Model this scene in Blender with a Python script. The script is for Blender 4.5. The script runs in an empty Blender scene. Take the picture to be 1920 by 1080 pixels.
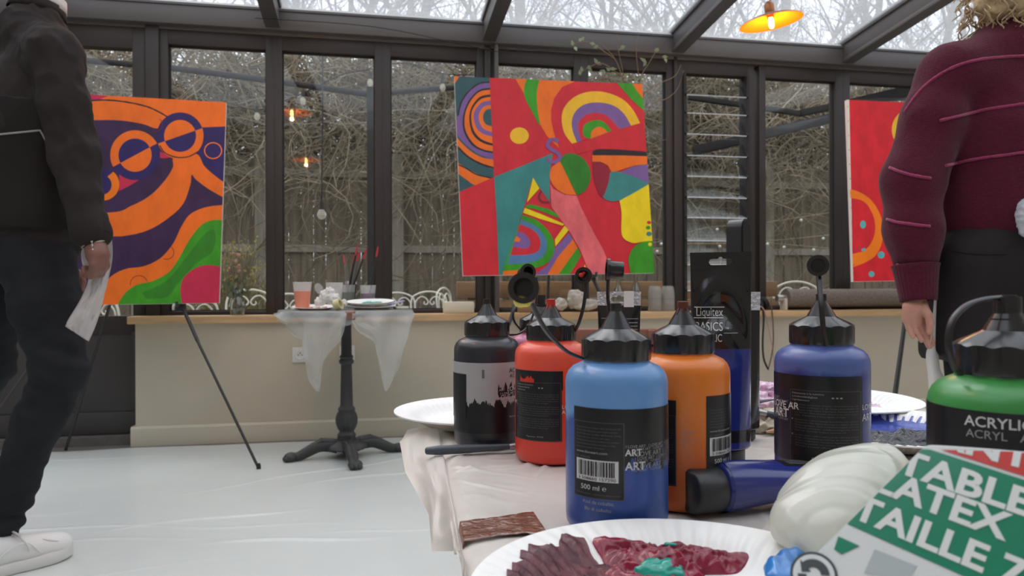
import bpy, bmesh, math, random
import numpy as np
from mathutils import Vector, Matrix, Euler, noise
from mathutils.geometry import tessellate_polygon

S = bpy.context.scene
COL = S.collection
PI = math.pi
R = math.radians

# ------------------------------------------------------------------ camera
F_PX, CAM_Z, HORIZON = 1380.0, 0.82, 543.0
YAW, ROLL = R(10.94), R(0.18)
cam_data = bpy.data.cameras.new('camera')
cam_data.sensor_width = 36.0
cam_data.lens = 36.0 * F_PX / 1920.0
cam_data.shift_y = (HORIZON - 540.0) / 1920.0
cam_data.clip_start, cam_data.clip_end = 0.02, 300
cam_data.dof.use_dof = True
cam_data.dof.focus_distance = 0.80
cam_data.dof.aperture_fstop = 14.0
cam = bpy.data.objects.new('camera', cam_data)
COL.objects.link(cam)
cam.matrix_world = (Matrix.Translation((0, 0, CAM_Z)) @ Matrix.Rotation(-YAW, 4, 'Z')
                    @ Matrix.Rotation(PI / 2, 4, 'X') @ Matrix.Rotation(-ROLL, 4, 'Z'))
S.camera = cam

# ------------------------------------------------------------------ colour management
S.view_settings.view_transform = 'Standard'
S.view_settings.look = 'None'
S.view_settings.gamma = 1.0
S.view_settings.use_curve_mapping = False
S.view_settings.exposure = 0.76
S.cycles.use_denoising = True
S.cycles.max_bounces = 8
S.cycles.diffuse_bounces = 4
S.cycles.glossy_bounces = 4
S.cycles.transmission_bounces = 6
S.cycles.transparent_max_bounces = 24
S.cycles.sample_clamp_indirect = 6.0
S.cycles.caustics_reflective = False
S.cycles.caustics_refractive = False

# ------------------------------------------------------------------ world: bright overcast sky
W = bpy.data.worlds.new('overcast_sky')
S.world = W
W.use_nodes = True
nt = W.node_tree
nt.nodes.clear()
w_out = nt.nodes.new('ShaderNodeOutputWorld')
w_bg = nt.nodes.new('ShaderNodeBackground')
w_tc = nt.nodes.new('ShaderNodeTexCoord')
w_sep = nt.nodes.new('ShaderNodeSeparateXYZ')
w_ramp = nt.nodes.new('ShaderNodeValToRGB')
w_noise = nt.nodes.new('ShaderNodeTexNoise')
w_mul = nt.nodes.new('ShaderNodeMixRGB')
w_ramp.color_ramp.elements[0].position = 0.0
w_ramp.color_ramp.elements[0].color = (0.70, 0.74, 0.80, 1)
w_ramp.color_ramp.elements[1].position = 0.7
w_ramp.color_ramp.elements[1].color = (1.0, 1.03, 1.08, 1)
w_noise.inputs['Scale'].default_value = 2.2
w_noise.inputs['Detail'].default_value = 4
w_mul.blend_type = 'MULTIPLY'
w_mul.inputs[0].default_value = 0.25
nt.links.new(w_tc.outputs['Generated'], w_sep.inputs[0])
nt.links.new(w_tc.outputs['Generated'], w_noise.inputs['Vector'])
nt.links.new(w_sep.outputs['Z'], w_ramp.inputs[0])
nt.links.new(w_ramp.outputs[0], w_mul.inputs[1])
nt.links.new(w_noise.outputs['Fac'], w_mul.inputs[2])
nt.links.new(w_mul.outputs[0], w_bg.inputs[0])
w_bg.inputs[1].default_value = 1.25
nt.links.new(w_bg.outputs[0], w_out.inputs[0])

# thin veil of sun behind the cloud, high beyond the glazed front
sun_d = bpy.data.lights.new('veiled_sun', 'SUN')
sun_d.energy = 0.9
sun_d.angle = R(40)
sun_d.color = (1.0, 0.97, 0.92)
sun = bpy.data.objects.new('veiled_sun', sun_d)
COL.objects.link(sun)
sun.rotation_euler = (R(-38), R(-14), 0)

# ------------------------------------------------------------------ helpers
def pix(px, py):
    u, v = px - 960.0, py - HORIZON
    cr, sr = math.cos(ROLL), math.sin(ROLL)
    return u * cr - v * sr, u * sr + v * cr

def at(px, py, d):
    """world point seen at pixel (px, py) of the 1920x1080 frame, d metres along the view axis"""
    u, v = pix(px, py)
    xc, z = u / F_PX * d, CAM_Z - v / F_PX * d
    return Vector((xc * math.cos(YAW) + d * math.sin(YAW), -xc * math.sin(YAW) + d * math.cos(YAW), z))

def on_z(px, py, z):
    return at(px, py, F_PX * (CAM_Z - z) / pix(px, py)[1])

def on_y(px, py, y):
    k = pix(px, py)[0] / F_PX
    return at(px, py, y / (math.cos(YAW) - k * math.sin(YAW)))

def lin(c):
    return tuple((x / 12.92 if x <= 0.04045 else ((x + 0.055) / 1.055) ** 2.4) for x in c)

def rgb(r, g, b):
    return lin((r / 255.0, g / 255.0, b / 255.0))

MATS = {}
def mat(name, col, rough=0.5, metal=0.0, var=0.0, scale=8.0, bump=0.0, bscale=None, stretch=None,
        spec=0.5, sss=0.0, col2=None, sheen=0.0, coat=0.0, alpha=None, transl=0.0, emit=None, detail=5.0):
    if name in MATS:
        return MATS[name]
    m = bpy.data.materials.new(name)
    m.use_nodes = True
    t = m.node_tree
    b = t.nodes['Principled BSDF']
    out = t.nodes['Material Output']
    b.inputs['Roughness'].default_value = rough
    b.inputs['Metallic'].default_value = metal
    b.inputs['Specular IOR Level'].default_value = spec
    b.inputs['Base Color'].default_value = (*col, 1)
    if sheen:
        b.inputs['Sheen Weight'].default_value = sheen
        b.inputs['Sheen Roughness'].default_value = 0.5
    if coat:
        b.inputs['Coat Weight'].default_value = coat
        b.inputs['Coat Roughness'].default_value = 0.1
    if sss:
        b.inputs['Subsurface Weight'].default_value = sss
        b.inputs['Subsurface Radius'].default_value = (0.006, 0.004, 0.003)
    if emit:
        b.inputs['Emission Color'].default_value = (*emit[0], 1)
        b.inputs['Emission Strength'].default_value = emit[1]
    vec = None
    if var or bump or col2:
        tc = t.nodes.new('ShaderNodeTexCoord')
        mp = t.nodes.new('ShaderNodeMapping')
        if stretch:
            mp.inputs['Scale'].default_value = stretch
        t.links.new(tc.outputs['Object'], mp.inputs[0])
        vec = mp.outputs[0]
    if var or col2:
        n = t.nodes.new('ShaderNodeTexNoise')
        n.inputs['Scale'].default_value = scale
        n.inputs['Detail'].default_value = detail
        n.inputs['Roughness'].default_value = 0.6
        t.links.new(vec, n.inputs['Vector'])
        rp = t.nodes.new('ShaderNodeValToRGB')
        a = [max(0, x * (1 - var)) for x in col]
        c2 = col2 if col2 else [min(1, x * (1 + var)) for x in col]
        rp.color_ramp.elements[0].position = 0.33
        rp.color_ramp.elements[1].position = 0.67
        rp.color_ramp.elements[0].color = (*a, 1)
        rp.color_ramp.elements[1].color = (*c2, 1)
        t.links.new(n.outputs['Fac'], rp.inputs[0])
        t.links.new(rp.outputs[0], b.inputs['Base Color'])
    if bump:
        n2 = t.nodes.new('ShaderNodeTexNoise')
        n2.inputs['Scale'].default_value = bscale or scale
        n2.inputs['Detail'].default_value = 6
        t.links.new(vec, n2.inputs['Vector'])
        bp = t.nodes.new('ShaderNodeBump')
        bp.inputs['Strength'].default_value = bump
        bp.inputs['Distance'].default_value = 0.01
        t.links.new(n2.outputs['Fac'], bp.inputs['Height'])
        t.links.new(bp.outputs[0], b.inputs['Normal'])
    last = b.outputs[0]
    if transl:
        tl = t.nodes.new('ShaderNodeBsdfTranslucent')
        tl.inputs[0].default_value = (*col, 1)
        mx = t.nodes.new('ShaderNodeMixShader')
        mx.inputs[0].default_value = transl
        t.links.new(last, mx.inputs[1])
        t.links.new(tl.outputs[0], mx.inputs[2])
        last = mx.outputs[0]
    if alpha is not None:
        tr = t.nodes.new('ShaderNodeBsdfTransparent')
        mx = t.nodes.new('ShaderNodeMixShader')
        mx.inputs[0].default_value = alpha
        t.links.new(tr.outputs[0], mx.inputs[1])
        t.links.new(last, mx.inputs[2])
        last = mx.outputs[0]
    t.links.new(last, out.inputs[0])
    MATS[name] = m
    return m

def glass_mat(name, tint=(0.9, 0.93, 0.92), refl=1.0, rough=0.02, milky=0.0):
    """clear glazing: what is behind shows through, with a fresnel reflection on top"""
    if name in MATS:
        return MATS[name]
    m = bpy.data.materials.new(name)
    m.use_nodes = True
    t = m.node_tree
    t.nodes.clear()
    out = t.nodes.new('ShaderNodeOutputMaterial')
    tr = t.nodes.new('ShaderNodeBsdfTransparent')
    tr.inputs[0].default_value = (*tint, 1)
    gl = t.nodes.new('ShaderNodeBsdfGlossy')
    gl.inputs['Roughness'].default_value = rough
    fr = t.nodes.new('ShaderNodeFresnel')
    ge = t.nodes.new('ShaderNodeNewGeometry')
    io = t.nodes.new('ShaderNodeMath')          # same reflectance on both faces of the pane
    io.operation = 'MULTIPLY_ADD'
    io.inputs[1].default_value = 1 / 1.5 - 1.5
    io.inputs[2].default_value = 1.5
    t.links.new(ge.outputs['Backfacing'], io.inputs[0])
    t.links.new(io.outputs[0], fr.inputs[0])
    ml = t.nodes.new('ShaderNodeMath')
    ml.operation = 'MULTIPLY'
    ml.inputs[1].default_value = refl
    mx = t.nodes.new('ShaderNodeMixShader')
    t.links.new(fr.outputs[0], ml.inputs[0])
    t.links.new(ml.outputs[0], mx.inputs[0])
    t.links.new(tr.outputs[0], mx.inputs[1])
    t.links.new(gl.outputs[0], mx.inputs[2])
    last = mx.outputs[0]
    if milky:                                   # grime and old condensation that scatters daylight
        tl = t.nodes.new('ShaderNodeBsdfTranslucent')
        tl.inputs[0].default_value = (0.86, 0.88, 0.90, 1)
        m2 = t.nodes.new('ShaderNodeMixShader')
        m2.inputs[0].default_value = milky
        t.links.new(last, m2.inputs[1])
        t.links.new(tl.outputs[0], m2.inputs[2])
        last = m2.outputs[0]
    t.links.new(last, out.inputs[0])
    MATS[name] = m
    return m

def frame_from(d, up=Vector((0, 0, 1))):
    d = d.normalized()
    if abs(d.dot(up)) > 0.98:
        up = Vector((1, 0, 0))
    x = up.cross(d).normalized()
    return x, d.cross(x).normalized()

def catmull(pts, n=8, closed=False):
    P = [Vector(p) for p in pts]
    L = len(P)
    out = []
    for i in range(L if closed else L - 1):
        if closed:
            a, b, c, d = P[(i - 1) % L], P[i], P[(i + 1) % L], P[(i + 2) % L]
        else:
            a, b, c, d = P[max(i - 1, 0)], P[i], P[i + 1], P[min(i + 2, L - 1)]
        for k in range(n):
            t = k / n
            out.append(0.5 * ((2 * b) + (c - a) * t + (2 * a - 5 * b + 4 * c - d) * t * t + (3 * b - a - 3 * c + d) * t ** 3))
    if not closed:
        out.append(P[-1].copy())
    return out

class MB:
    """collects shapes and links them as ONE mesh object"""
    def __init__(self):
        self.v, self.f, self.m = [], [], []
    def add(self, vs, fs, mi=0):
        o = len(self.v)
        self.v.extend([tuple(x) for x in vs])
        for q in fs:
            self.f.append([i + o for i in q])
            self.m.append(mi)
        return self
    def box(self, lo, hi, mi=0, M=None):
        (a, b, c), (d, e, g) = lo, hi
        vs = [Vector(p) for p in ((a, b, c), (d, b, c), (d, e, c), (a, e, c), (a, b, g), (d, b, g), (d, e, g), (a, e, g))]
        if M is not None:
            vs = [M @ p for p in vs]
        return self.add(vs, [(0, 3, 2, 1), (4, 5, 6, 7), (0, 1, 5, 4), (1, 2, 6, 5), (2, 3, 7, 6), (3, 0, 4, 7)], mi)
    def bevbox(self, lo, hi, b=0.005, mi=0, M=None):
        """box with chamfered edges (via bmesh)"""
        bm = bmesh.new()
        r = bmesh.ops.create_cube(bm, size=1.0)
        lo, hi = Vector(lo), Vector(hi)
        for v in bm.verts:
            v.co = Vector([lo[i] + (v.co[i] + 0.5) * (hi[i] - lo[i]) for i in range(3)])
        bmesh.ops.bevel(bm, geom=bm.edges[:], offset=b, segments=2, affect='EDGES', profile=0.5)
        bm.verts.index_update()
        vs = [(M @ v.co if M is not None else v.co.copy()) for v in bm.verts]
        fs = [[v.index for v in q.verts] for q in bm.faces]
        bm.free()
        return self.add(vs, fs, mi)
    def tube(self, pts, r, n=8, mi=0, caps=True, flat=None):
        P = [Vector(p) for p in pts]
        if not hasattr(r, '__len__'):
            r = [r] * len(P)
        vs, fs = [], []
        x = None
        for i, p in enumerate(P):
            d = (P[min(i + 1, len(P) - 1)] - P[max(i - 1, 0)])
            if d.length < 1e-9:
                d = Vector((0, 0, 1))
            d.normalize()
            if x is None:
                x, y = frame_from(d)
            else:
                x = (x - d * x.dot(d))
                if x.length < 1e-6:
                    x, y = frame_from(d)
                x.normalize()
                y = d.cross(x)
            for k in range(n):
                a = 2 * PI * k / n
                fy = 1.0 if flat is None else flat
                vs.append(p + (x * math.cos(a) + y * math.sin(a) * fy) * r[i])
        for i in range(len(P) - 1):
            for k in range(n):
                fs.append((i * n + k, i * n + (k + 1) % n, (i + 1) * n + (k + 1) % n, (i + 1) * n + k))
        if caps:
            fs.append(tuple(range(n - 1, -1, -1)))
            e = (len(P) - 1) * n
            fs.append(tuple(range(e, e + n)))
        return self.add(vs, fs, mi)
    def lathe(self, prof, n=32, c=(0, 0, 0), mi=0, mod=None, M=None, caps=True):
        c = Vector(c)
        vs, fs = [], []
        for j, (r, z) in enumerate(prof):
            for k in range(n):
                a = 2 * PI * k / n
                rr, zz = (r, z) if mod is None else mod(r, z, a, j)
                p = Vector((rr * math.cos(a), rr * math.sin(a), zz))
                vs.append((M @ p if M is not None else p) + c)
        for j in range(len(prof) - 1):
            for k in range(n):
                fs.append((j * n + k, j * n + (k + 1) % n, (j + 1) * n + (k + 1) % n, (j + 1) * n + k))
        if caps:
            if prof[0][0] > 1e-6:
                fs.append(tuple(range(n - 1, -1, -1)))
            if prof[-1][0] > 1e-6:
                e = (len(prof) - 1) * n
                fs.append(tuple(range(e, e + n)))
        return self.add(vs, fs, mi)
    def ball(self, c, r, n=16, m=10, mi=0, M=None):
        rx, ry, rz = (r, r, r) if not hasattr(r, '__len__') else r
        c = Vector(c)
        vs, fs = [], []
        for j in range(m + 1):
            t = PI * j / m
            for k in range(n):
                a = 2 * PI * k / n
                p = Vector((rx * math.sin(t) * math.cos(a), ry * math.sin(t) * math.sin(a), -rz * math.cos(t)))
                vs.append((M @ p if M is not None else p) + c)
        for j in range(m):
            for k in range(n):
                fs.append((j * n + k, j * n + (k + 1) % n, (j + 1) * n + (k + 1) % n, (j + 1) * n + k))
        return self.add(vs, fs, mi)
    def grid(self, nx, ny, fn, mi=0, closed_u=False):
        vs = [fn(i / nx, j / ny) for j in range(ny + 1) for i in range(nx + 1)]
        fs = []
        for j in range(ny):
            for i in range(nx):
                a = j * (nx + 1) + i
                fs.append((a, a + 1, a + nx + 2, a + nx + 1))
        return self.add(vs, fs, mi)
    def plate(self, outer, holes, thick, M, mi=0):
        """flat plate with holes: outline points are 2-D, extruded by thick along local z"""
        loops = [[Vector((p[0], p[1], 0)) for p in outer]] + [[Vector((p[0], p[1], 0)) for p in h] for h in holes]
        flat = [p for l in loops for p in l]
        tris = tessellate_polygon(loops)
        n = len(flat)
        vs = [M @ p for p in flat] + [M @ (p + Vector((0, 0, thick))) for p in flat]
        fs = []
        for t in tris:
            a, b, c = flat[t[0]], flat[t[1]], flat[t[2]]
            if (b - a).cross(c - a).z < 0:
                t = (t[0], t[2], t[1])
            fs.append((t[2], t[1], t[0]))
            fs.append((t[0] + n, t[1] + n, t[2] + n))
        s = 0
        for l in loops:
            k = len(l)
            for i in range(k):
                a, b = s + i, s + (i + 1) % k
                fs.append((a, b, b + n, a + n))
            s += k
        return self.add(vs, fs, mi)
    def build(self, name, mats, parent=None, smooth=35, world=False, solid=0.0):
        me = bpy.data.meshes.new(name)
        V = [Vector(p) for p in self.v]
        off = Vector((0, 0, 0))
        if parent is None:
            if V:
                xs, ys, zs = [p.x for p in V], [p.y for p in V], [p.z for p in V]
                off = Vector(((min(xs) + max(xs)) / 2, (min(ys) + max(ys)) / 2, min(zs)))
        elif world:
            Mi = world_of(parent).inverted()
            V = [Mi @ p for p in V]
        me.from_pydata([p - off for p in V], [], self.f)
        if not hasattr(mats, '__len__'):
            mats = [mats]
        for q in mats:
            me.materials.append(q)
        if len(mats) > 1:
            me.polygons.foreach_set('material_index', self.m)
        if smooth:
            me.polygons.foreach_set('use_smooth', [True] * len(me.polygons))
            if smooth < 180:
                me.set_sharp_from_angle(angle=R(smooth))
        me.validate()
        me.update()
        o = bpy.data.objects.new(name, me)
        COL.objects.link(o)
        if parent is None:
            o.location = off
        else:
            o.parent = parent
        if solid:
            md = o.modifiers.new('thickness', 'SOLIDIFY')
            md.thickness = solid
        return o

def world_of(o):
    M = Matrix.Identity(4)
    while o is not None:
        M = Matrix.LocRotScale(o.location, o.rotation_euler, o.scale) @ M
        o = o.parent
    return M

def tag(o, label=None, cat=None, group=None, kind=None):
    if label: o['label'] = label
    if cat: o['category'] = cat
    if group: o['group'] = group
    if kind: o['kind'] = kind
    return o

def thing(name, label, cat, loc=(0, 0, 0), rotz=0.0, group=None):
    o = bpy.data.objects.new(name, None)
    COL.objects.link(o)
    o.empty_display_size = 0.05
    o.location = loc
    o.rotation_euler = (0, 0, rotz)
    return tag(o, label, cat, group)

def struct(o):
    o['kind'] = 'structure'
    return o

def copy_tree(o, parent=None):
    c = o.copy()
    COL.objects.link(c)
    if parent is not None:
        c.parent = parent
    for ch in [x for x in bpy.data.objects if x.parent == o]:
        copy_tree(ch, c)
    return c

def fbm(p, o=4):
    return noise.fractal(Vector(p), 1.0, 2.0, o, noise_basis='PERLIN_ORIGINAL')

_fontcache = {}
def text_tris(body, size=1.0, align='LEFT', shear=0.0, bold=0.0, space=1.0):
    """vertices and faces (2-D) of a line of lettering, baseline at y = 0"""
    key = (body, align, shear, bold, space)
    if key not in _fontcache:
        cu = bpy.data.curves.new('lettering', 'FONT')
        cu.body = body
        cu.align_x = align
        cu.shear = shear
        cu.offset = bold
        cu.space_character = space
        cu.resolution_u = 3
        cu.size = 1.0
        o = bpy.data.objects.new('lettering', cu)
        COL.objects.link(o)
        dg = bpy.context.evaluated_depsgraph_get()
        me = o.evaluated_get(dg).to_mesh()
        vs = [(v.co.x, v.co.y) for v in me.vertices]
        fs = [tuple(p.vertices) for p in me.polygons]
        o.evaluated_get(dg).to_mesh_clear()
        bpy.data.objects.remove(o)
        bpy.data.curves.remove(cu)
        _fontcache[key] = (vs, fs)
    vs, fs = _fontcache[key]
    return [(x * size, y * size) for x, y in vs], fs

# ---- smooth-union solids (bodies, clothes, crumpled things)
import openvdb
def seg_sdf(X, Y, Z, a, b, ra, rb):
    ba = b - a
    L2 = max(ba.dot(ba), 1e-9)
    h = ((X - a.x) * ba.x + (Y - a.y) * ba.y + (Z - a.z) * ba.z) / L2
    h = np.clip(h, 0, 1)
    dx, dy, dz = X - (a.x + ba.x * h), Y - (a.y + ba.y * h), Z - (a.z + ba.z * h)
    return np.sqrt(dx * dx + dy * dy + dz * dz) - (ra + (rb - ra) * h)

def blob(prims, vox=0.006, k=0.02, disp=None, cuts=None):
    """prims: ('s', a, ra, b, rb[, k]) tapered limb, ('e', centre, (rx,ry,rz)[, Euler[, k]]) ellipsoid -> verts, quads"""
    lo = np.array([1e9] * 3); hi = -lo
    for p in prims:
        if p[0] == 's':
            for q, r in ((p[1], p[2]), (p[3], p[4])):
                lo = np.minimum(lo, np.array(q) - r); hi = np.maximum(hi, np.array(q) + r)
        else:
            r = max(p[2])
            lo = np.minimum(lo, np.array(p[1]) - r); hi = np.maximum(hi, np.array(p[1]) + r)
    pad = k + 4 * vox
    lo -= pad; hi += pad
    n = np.ceil((hi - lo) / vox).astype(int) + 1
    D = np.full(n, 0.2, dtype=np.float32)
    axes = [lo[i] + vox * np.arange(n[i], dtype=np.float32) for i in range(3)]
    for p in prims:
        kk = k
        if p[0] == 's':
            a, b = Vector(p[1]), Vector(p[3])
            ra, rb = p[2], p[4]
            if len(p) > 5: kk = p[5]
            l = np.minimum(np.array(a) - ra, np.array(b) - rb); h = np.maximum(np.array(a) + ra, np.array(b) + rb)
        else:
            r = max(p[2])
            if len(p) > 4: kk = p[4]
            l, h = np.array(p[1]) - r, np.array(p[1]) + r
        m = kk * 1.5 + 4 * vox
        i0 = np.maximum(((l - m - lo) / vox).astype(int), 0)
        i1 = np.minimum(((h + m - lo) / vox).astype(int) + 2, n)
        sl = tuple(slice(i0[i], i1[i]) for i in range(3))
        X = axes[0][sl[0]][:, None, None]; Y = axes[1][sl[1]][None, :, None]; Z = axes[2][sl[2]][None, None, :]
        if p[0] == 's':
            d = seg_sdf(X, Y, Z, a, b, ra, rb)
        else:
            rx, ry, rz = p[2]
            x, y, z = X - p[1][0], Y - p[1][1], Z - p[1][2]
            if len(p) > 3 and p[3] is not None:
                Mi = p[3].to_matrix().transposed()
                x, y, z = (Mi[0][0] * x + Mi[0][1] * y + Mi[0][2] * z, Mi[1][0] * x + Mi[1][1] * y + Mi[1][2] * z,
                           Mi[2][0] * x + Mi[2][1] * y + Mi[2][2] * z)
            k0 = np.sqrt((x / rx) ** 2 + (y / ry) ** 2 + (z / rz) ** 2)
            k1 = np.sqrt((x / rx ** 2) ** 2 + (y / ry ** 2) ** 2 + (z / rz ** 2) ** 2) + 1e-9
            d = k0 * (k0 - 1.0) / k1
        o = D[sl]
        hh = np.clip(0.5 + 0.5 * (o - d) / kk, 0, 1)
        D[sl] = (o + (d - o) * hh - kk * hh * (1 - hh)).astype(np.float32)
    if cuts:
        X = axes[0][:, None, None]; Y = axes[1][None, :, None]; Z = axes[2][None, None, :]
        for (pt, nn) in cuts:        # keep the side opposite to nn
            D = np.maximum(D, (X - pt[0]) * nn[0] + (Y - pt[1]) * nn[1] + (Z - pt[2]) * nn[2]).astype(np.float32)
    g = openvdb.FloatGrid(0.2)
    g.copyFromArray(np.ascontiguousarray(D))
    pts, quads = g.convertToQuads(0.0)
    V = pts * vox + lo
    if disp is not None:
        # displaced along the gradient normal
        gi = np.clip(np.round((V - lo) / vox).astype(int), 1, n - 2)
        N = np.stack([D[gi[:, 0] + 1, gi[:, 1], gi[:, 2]] - D[gi[:, 0] - 1, gi[:, 1], gi[:, 2]],
                      D[gi[:, 0], gi[:, 1] + 1, gi[:, 2]] - D[gi[:, 0], gi[:, 1] - 1, gi[:, 2]],
                      D[gi[:, 0], gi[:, 1], gi[:, 2] + 1] - D[gi[:, 0], gi[:, 1], gi[:, 2] - 1]], 1)
        N /= (np.linalg.norm(N, axis=1, keepdims=True) + 1e-9)
        a = np.array([disp(Vector(v)) for v in V])
        V = V + N * a[:, None]
    return V, quads[:, ::-1]

def blob_obj(name, m, parent, prims, vox=0.006, k=0.02, disp=None, cuts=None, fac=None, mats=None, smooth=180):
    V, Q = blob(prims, vox, k, disp, cuts)
    b = MB()
    b.v = [tuple(v) for v in V.tolist()]
    b.f = Q.tolist()
    b.m = [0] * len(b.f)
    if fac is not None:
        C = V[Q].mean(axis=1)
        b.m = [fac(Vector(c)) for c in C]
    return b.build(name, mats or m, parent, smooth=smooth, world=parent is not None)

# ================================================================== THE SETTING
WIN_Y = 4.33            # plane of the glazing
Z_SILL, Z_HEAD, Z_EAVE = 0.685, 2.165, 2.39
SLOPE = math.tan(R(5.6))

M_frame = mat('anthracite_aluminium', rgb(60, 53, 51), rough=0.5, var=0.06, scale=3, spec=0.3)
M_frame2 = mat('anthracite_aluminium_inner', rgb(92, 87, 86), rough=0.45, var=0.05, scale=3, spec=0.4)
M_rubber = mat('black_rubber', rgb(40, 37, 37), rough=0.8)
M_beige = mat('beige_paint', rgb(196, 186, 166), rough=0.7, var=0.04, scale=2.5, bump=0.05, bscale=120)
M_cream = mat('cream_paint', rgb(202, 193, 174), rough=0.5)
M_oak = mat('oiled_oak', rgb(206, 168, 124), rough=0.45, var=0.16, scale=5, stretch=(0.6, 6, 6), bump=0.03)
M_floor = mat('grey_floorboards', rgb(112, 104, 98), rough=0.6, var=0.2, scale=4, stretch=(0.4, 4, 1))
M_glass = glass_mat('window_glass', tint=(0.93, 0.95, 0.94), refl=1.0)
M_roofglass = glass_mat('roof_glass', tint=(0.95, 0.97, 0.99), refl=0.5, milky=0.16)
M_doorpanel = mat('charcoal_door_panel', rgb(66, 62, 61), rough=0.5, var=0.05, scale=2)

XL, XR, YB = -3.4, 6.2, -1.3

b = MB(); b.box((XL, YB, -0.12), (XR, 4.32, 0.0)); struct(b.build('floor', M_floor, smooth=0))
b = MB(); b.box((-1.215, 4.19, 0.0), (XR, 4.36, 0.645)); struct(b.build('wall_back', M_beige, smooth=0))
b = MB()
prof = [(4.19, 0.0), (4.172, 0.0), (4.172, 0.093), (4.176, 0.100), (4.183, 0.104), (4.19, 0.104)]
vs = [(-1.235, y, z) for y, z in prof] + [(XR, y, z) for y, z in prof]
k = len(prof)
b.add(vs, [(i, i + 1, k + i + 1, k + i) for i in range(k - 1)] + [tuple(range(k - 1, -1, -1)), tuple(range(k, 2 * k))])
b.box((-1.2345, 4.185, 0), (-1.215, 4.36, 0.103))
struct(b.build('baseboard_back', M_cream, smooth=0))
# wooden ledge, staves of three lengths glued side by side
b = MB(); b.bevbox((-1.245, 4.150, 0.645), (XR, 4.315, Z_SILL), 0.004); struct(b.build('trim_1', M_oak, smooth=30))

# ---- side and rear walls (behind the camera, seen only in reflections)
M_rearwall = mat('warm_grey_plaster', rgb(150, 142, 132), rough=0.8)
b = MB(); b.box((XL - 0.1, YB - 0.1, -0.1), (XL, 4.36, 3.2)); struct(b.build('wall_left', M_rearwall, smooth=0))
b = MB(); b.box((XR, YB - 0.1, -0.1), (XR + 0.1, 4.36, 3.2)); struct(b.build('wall_right', M_rearwall, smooth=0))
b = MB(); b.box((XL, YB - 0.1, -0.1), (XR, YB, 3.2)); struct(b.build('wall_rear', M_rearwall, smooth=0))

# ---- glazed front
wins = [(-1.076, -0.566), (-0.479, 0.031), (0.122, 0.622), (0.752, 1.215), (1.306, 1.808), (1.921, 2.357), (2.479, 2.974), (3.079, 3.60), (3.74, 4.26), (4.36, 4.88), (4.98, 5.5)]
def frame_bars(b, x0, x1, z0, z1, w, ya, yb, mi=0, ws=None):
    wl, wr, wb, wt = ws or (w, w, w, w)
    b.bevbox((x0 - wl, ya, z0 - wb), (x0, yb, z1 + wt), 0.0012, mi)
    b.bevbox((x1, ya, z0 - wb), (x1 + wr, yb, z1 + wt), 0.0012, mi)
    b.bevbox((x0, ya, z1), (x1, yb, z1 + wt), 0.003, mi)
    b.bevbox((x0, ya, z0 - wb), (x1, yb, z0), 0.003, mi)
n_win = 0
edges = [w for w in wins]
for i, (x0, x1) in enumerate(wins):
    n_win += 1
    root = bpy.data.objects.new('window_%d' % n_win, None); COL.objects.link(root)
    root.location = ((x0 + x1) / 2, WIN_Y, Z_SILL); struct(root)
    wl = 0.0435 if i else 0.05
    if i and x0 - wins[i - 1][1] < 0.11: wl = (x0 - wins[i - 1][1]) / 2
    wr = 0.0435
    if i < len(wins) - 1 and wins[i + 1][0] - x1 < 0.11: wr = (wins[i + 1][0] - x1) / 2
    b = MB(); frame_bars(b, x0, x1, Z_SILL + 0.022, Z_HEAD, 0.045, WIN_Y - 0.035, WIN_Y + 0.035, ws=(wl, wr, 0.022, 0.078))
    b.build('frame', M_frame, root, world=True)
    b = MB()
    for (a, c, d, e) in ((x0, x0 + 0.006, Z_SILL + 0.022, Z_HEAD), (x1 - 0.006, x1, Z_SILL + 0.022, Z_HEAD), (x0, x1, Z_HEAD - 0.006, Z_HEAD), (x0, x1, Z_SILL + 0.022, Z_SILL + 0.028)):
        b.box((a, WIN_Y - 0.012, d), (c, WIN_Y + 0.012, e))
    b.build('gasket', M_rubber, root, world=True, smooth=0)
    if i != 5:
        b = MB(); b.box((x0, WIN_Y - 0.004, Z_SILL + 0.022), (x1, WIN_Y + 0.004, Z_HEAD)); b.build('pane', M_glass, root, world=True, smooth=0)
    else:
        # louvred window: tilted glass blades held in side clips
        M_blade = glass_mat('louvre_glass', tint=(0.90, 0.93, 0.93), refl=1.2)
        M_edge = mat('ground_glass_edge', rgb(205, 212, 215), rough=0.25, spec=0.8)
        zs = [ony for ony in np.linspace(Z_HEAD - 0.09, Z_SILL + 0.1, 8)]
        zs = [on_y(1330, y, WIN_Y - 0.05).z for y in (180, 214, 253, 293, 332, 371, 409, 452, 497, 545)]
        step = 0.155
        b = MB()
        b.bevbox((x0 - 0.004, WIN_Y - 0.05, Z_SILL + 0.02), (x0 + 0.016, WIN_Y + 0.05, Z_HEAD), 0.003)
        b.bevbox((x1 - 0.016, WIN_Y - 0.05, Z_SILL + 0.02), (x1 + 0.004, WIN_Y + 0.05, Z_HEAD), 0.003)
        b.build('clip_rail', M_rubber, root, world=True)
        for z in zs:
            M = Matrix.Translation((0, WIN_Y - 0.05, z)) @ Matrix.Rotation(R(52), 4, 'X')
            b = MB(); b.box((x0 + 0.004, 0, 0), (x1 - 0.018, 0.165, 0.005), 0, M); b.box((x0 + 0.004, -0.0035, -0.0005), (x1 - 0.018, 0.0, 0.0055), 1, M)
            bl = b.build('blade', [M_blade, M_edge], root, world=True, smooth=0)
            b = MB()
            for xx in (x0 + 0.001, x1 - 0.021):
                b.box((xx, -0.004, -0.006), (xx + 0.012, 0.10, 0.012), 0, M)
            b.build('blade_clip', M_rubber, bl, smooth=0, world=True)

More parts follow.
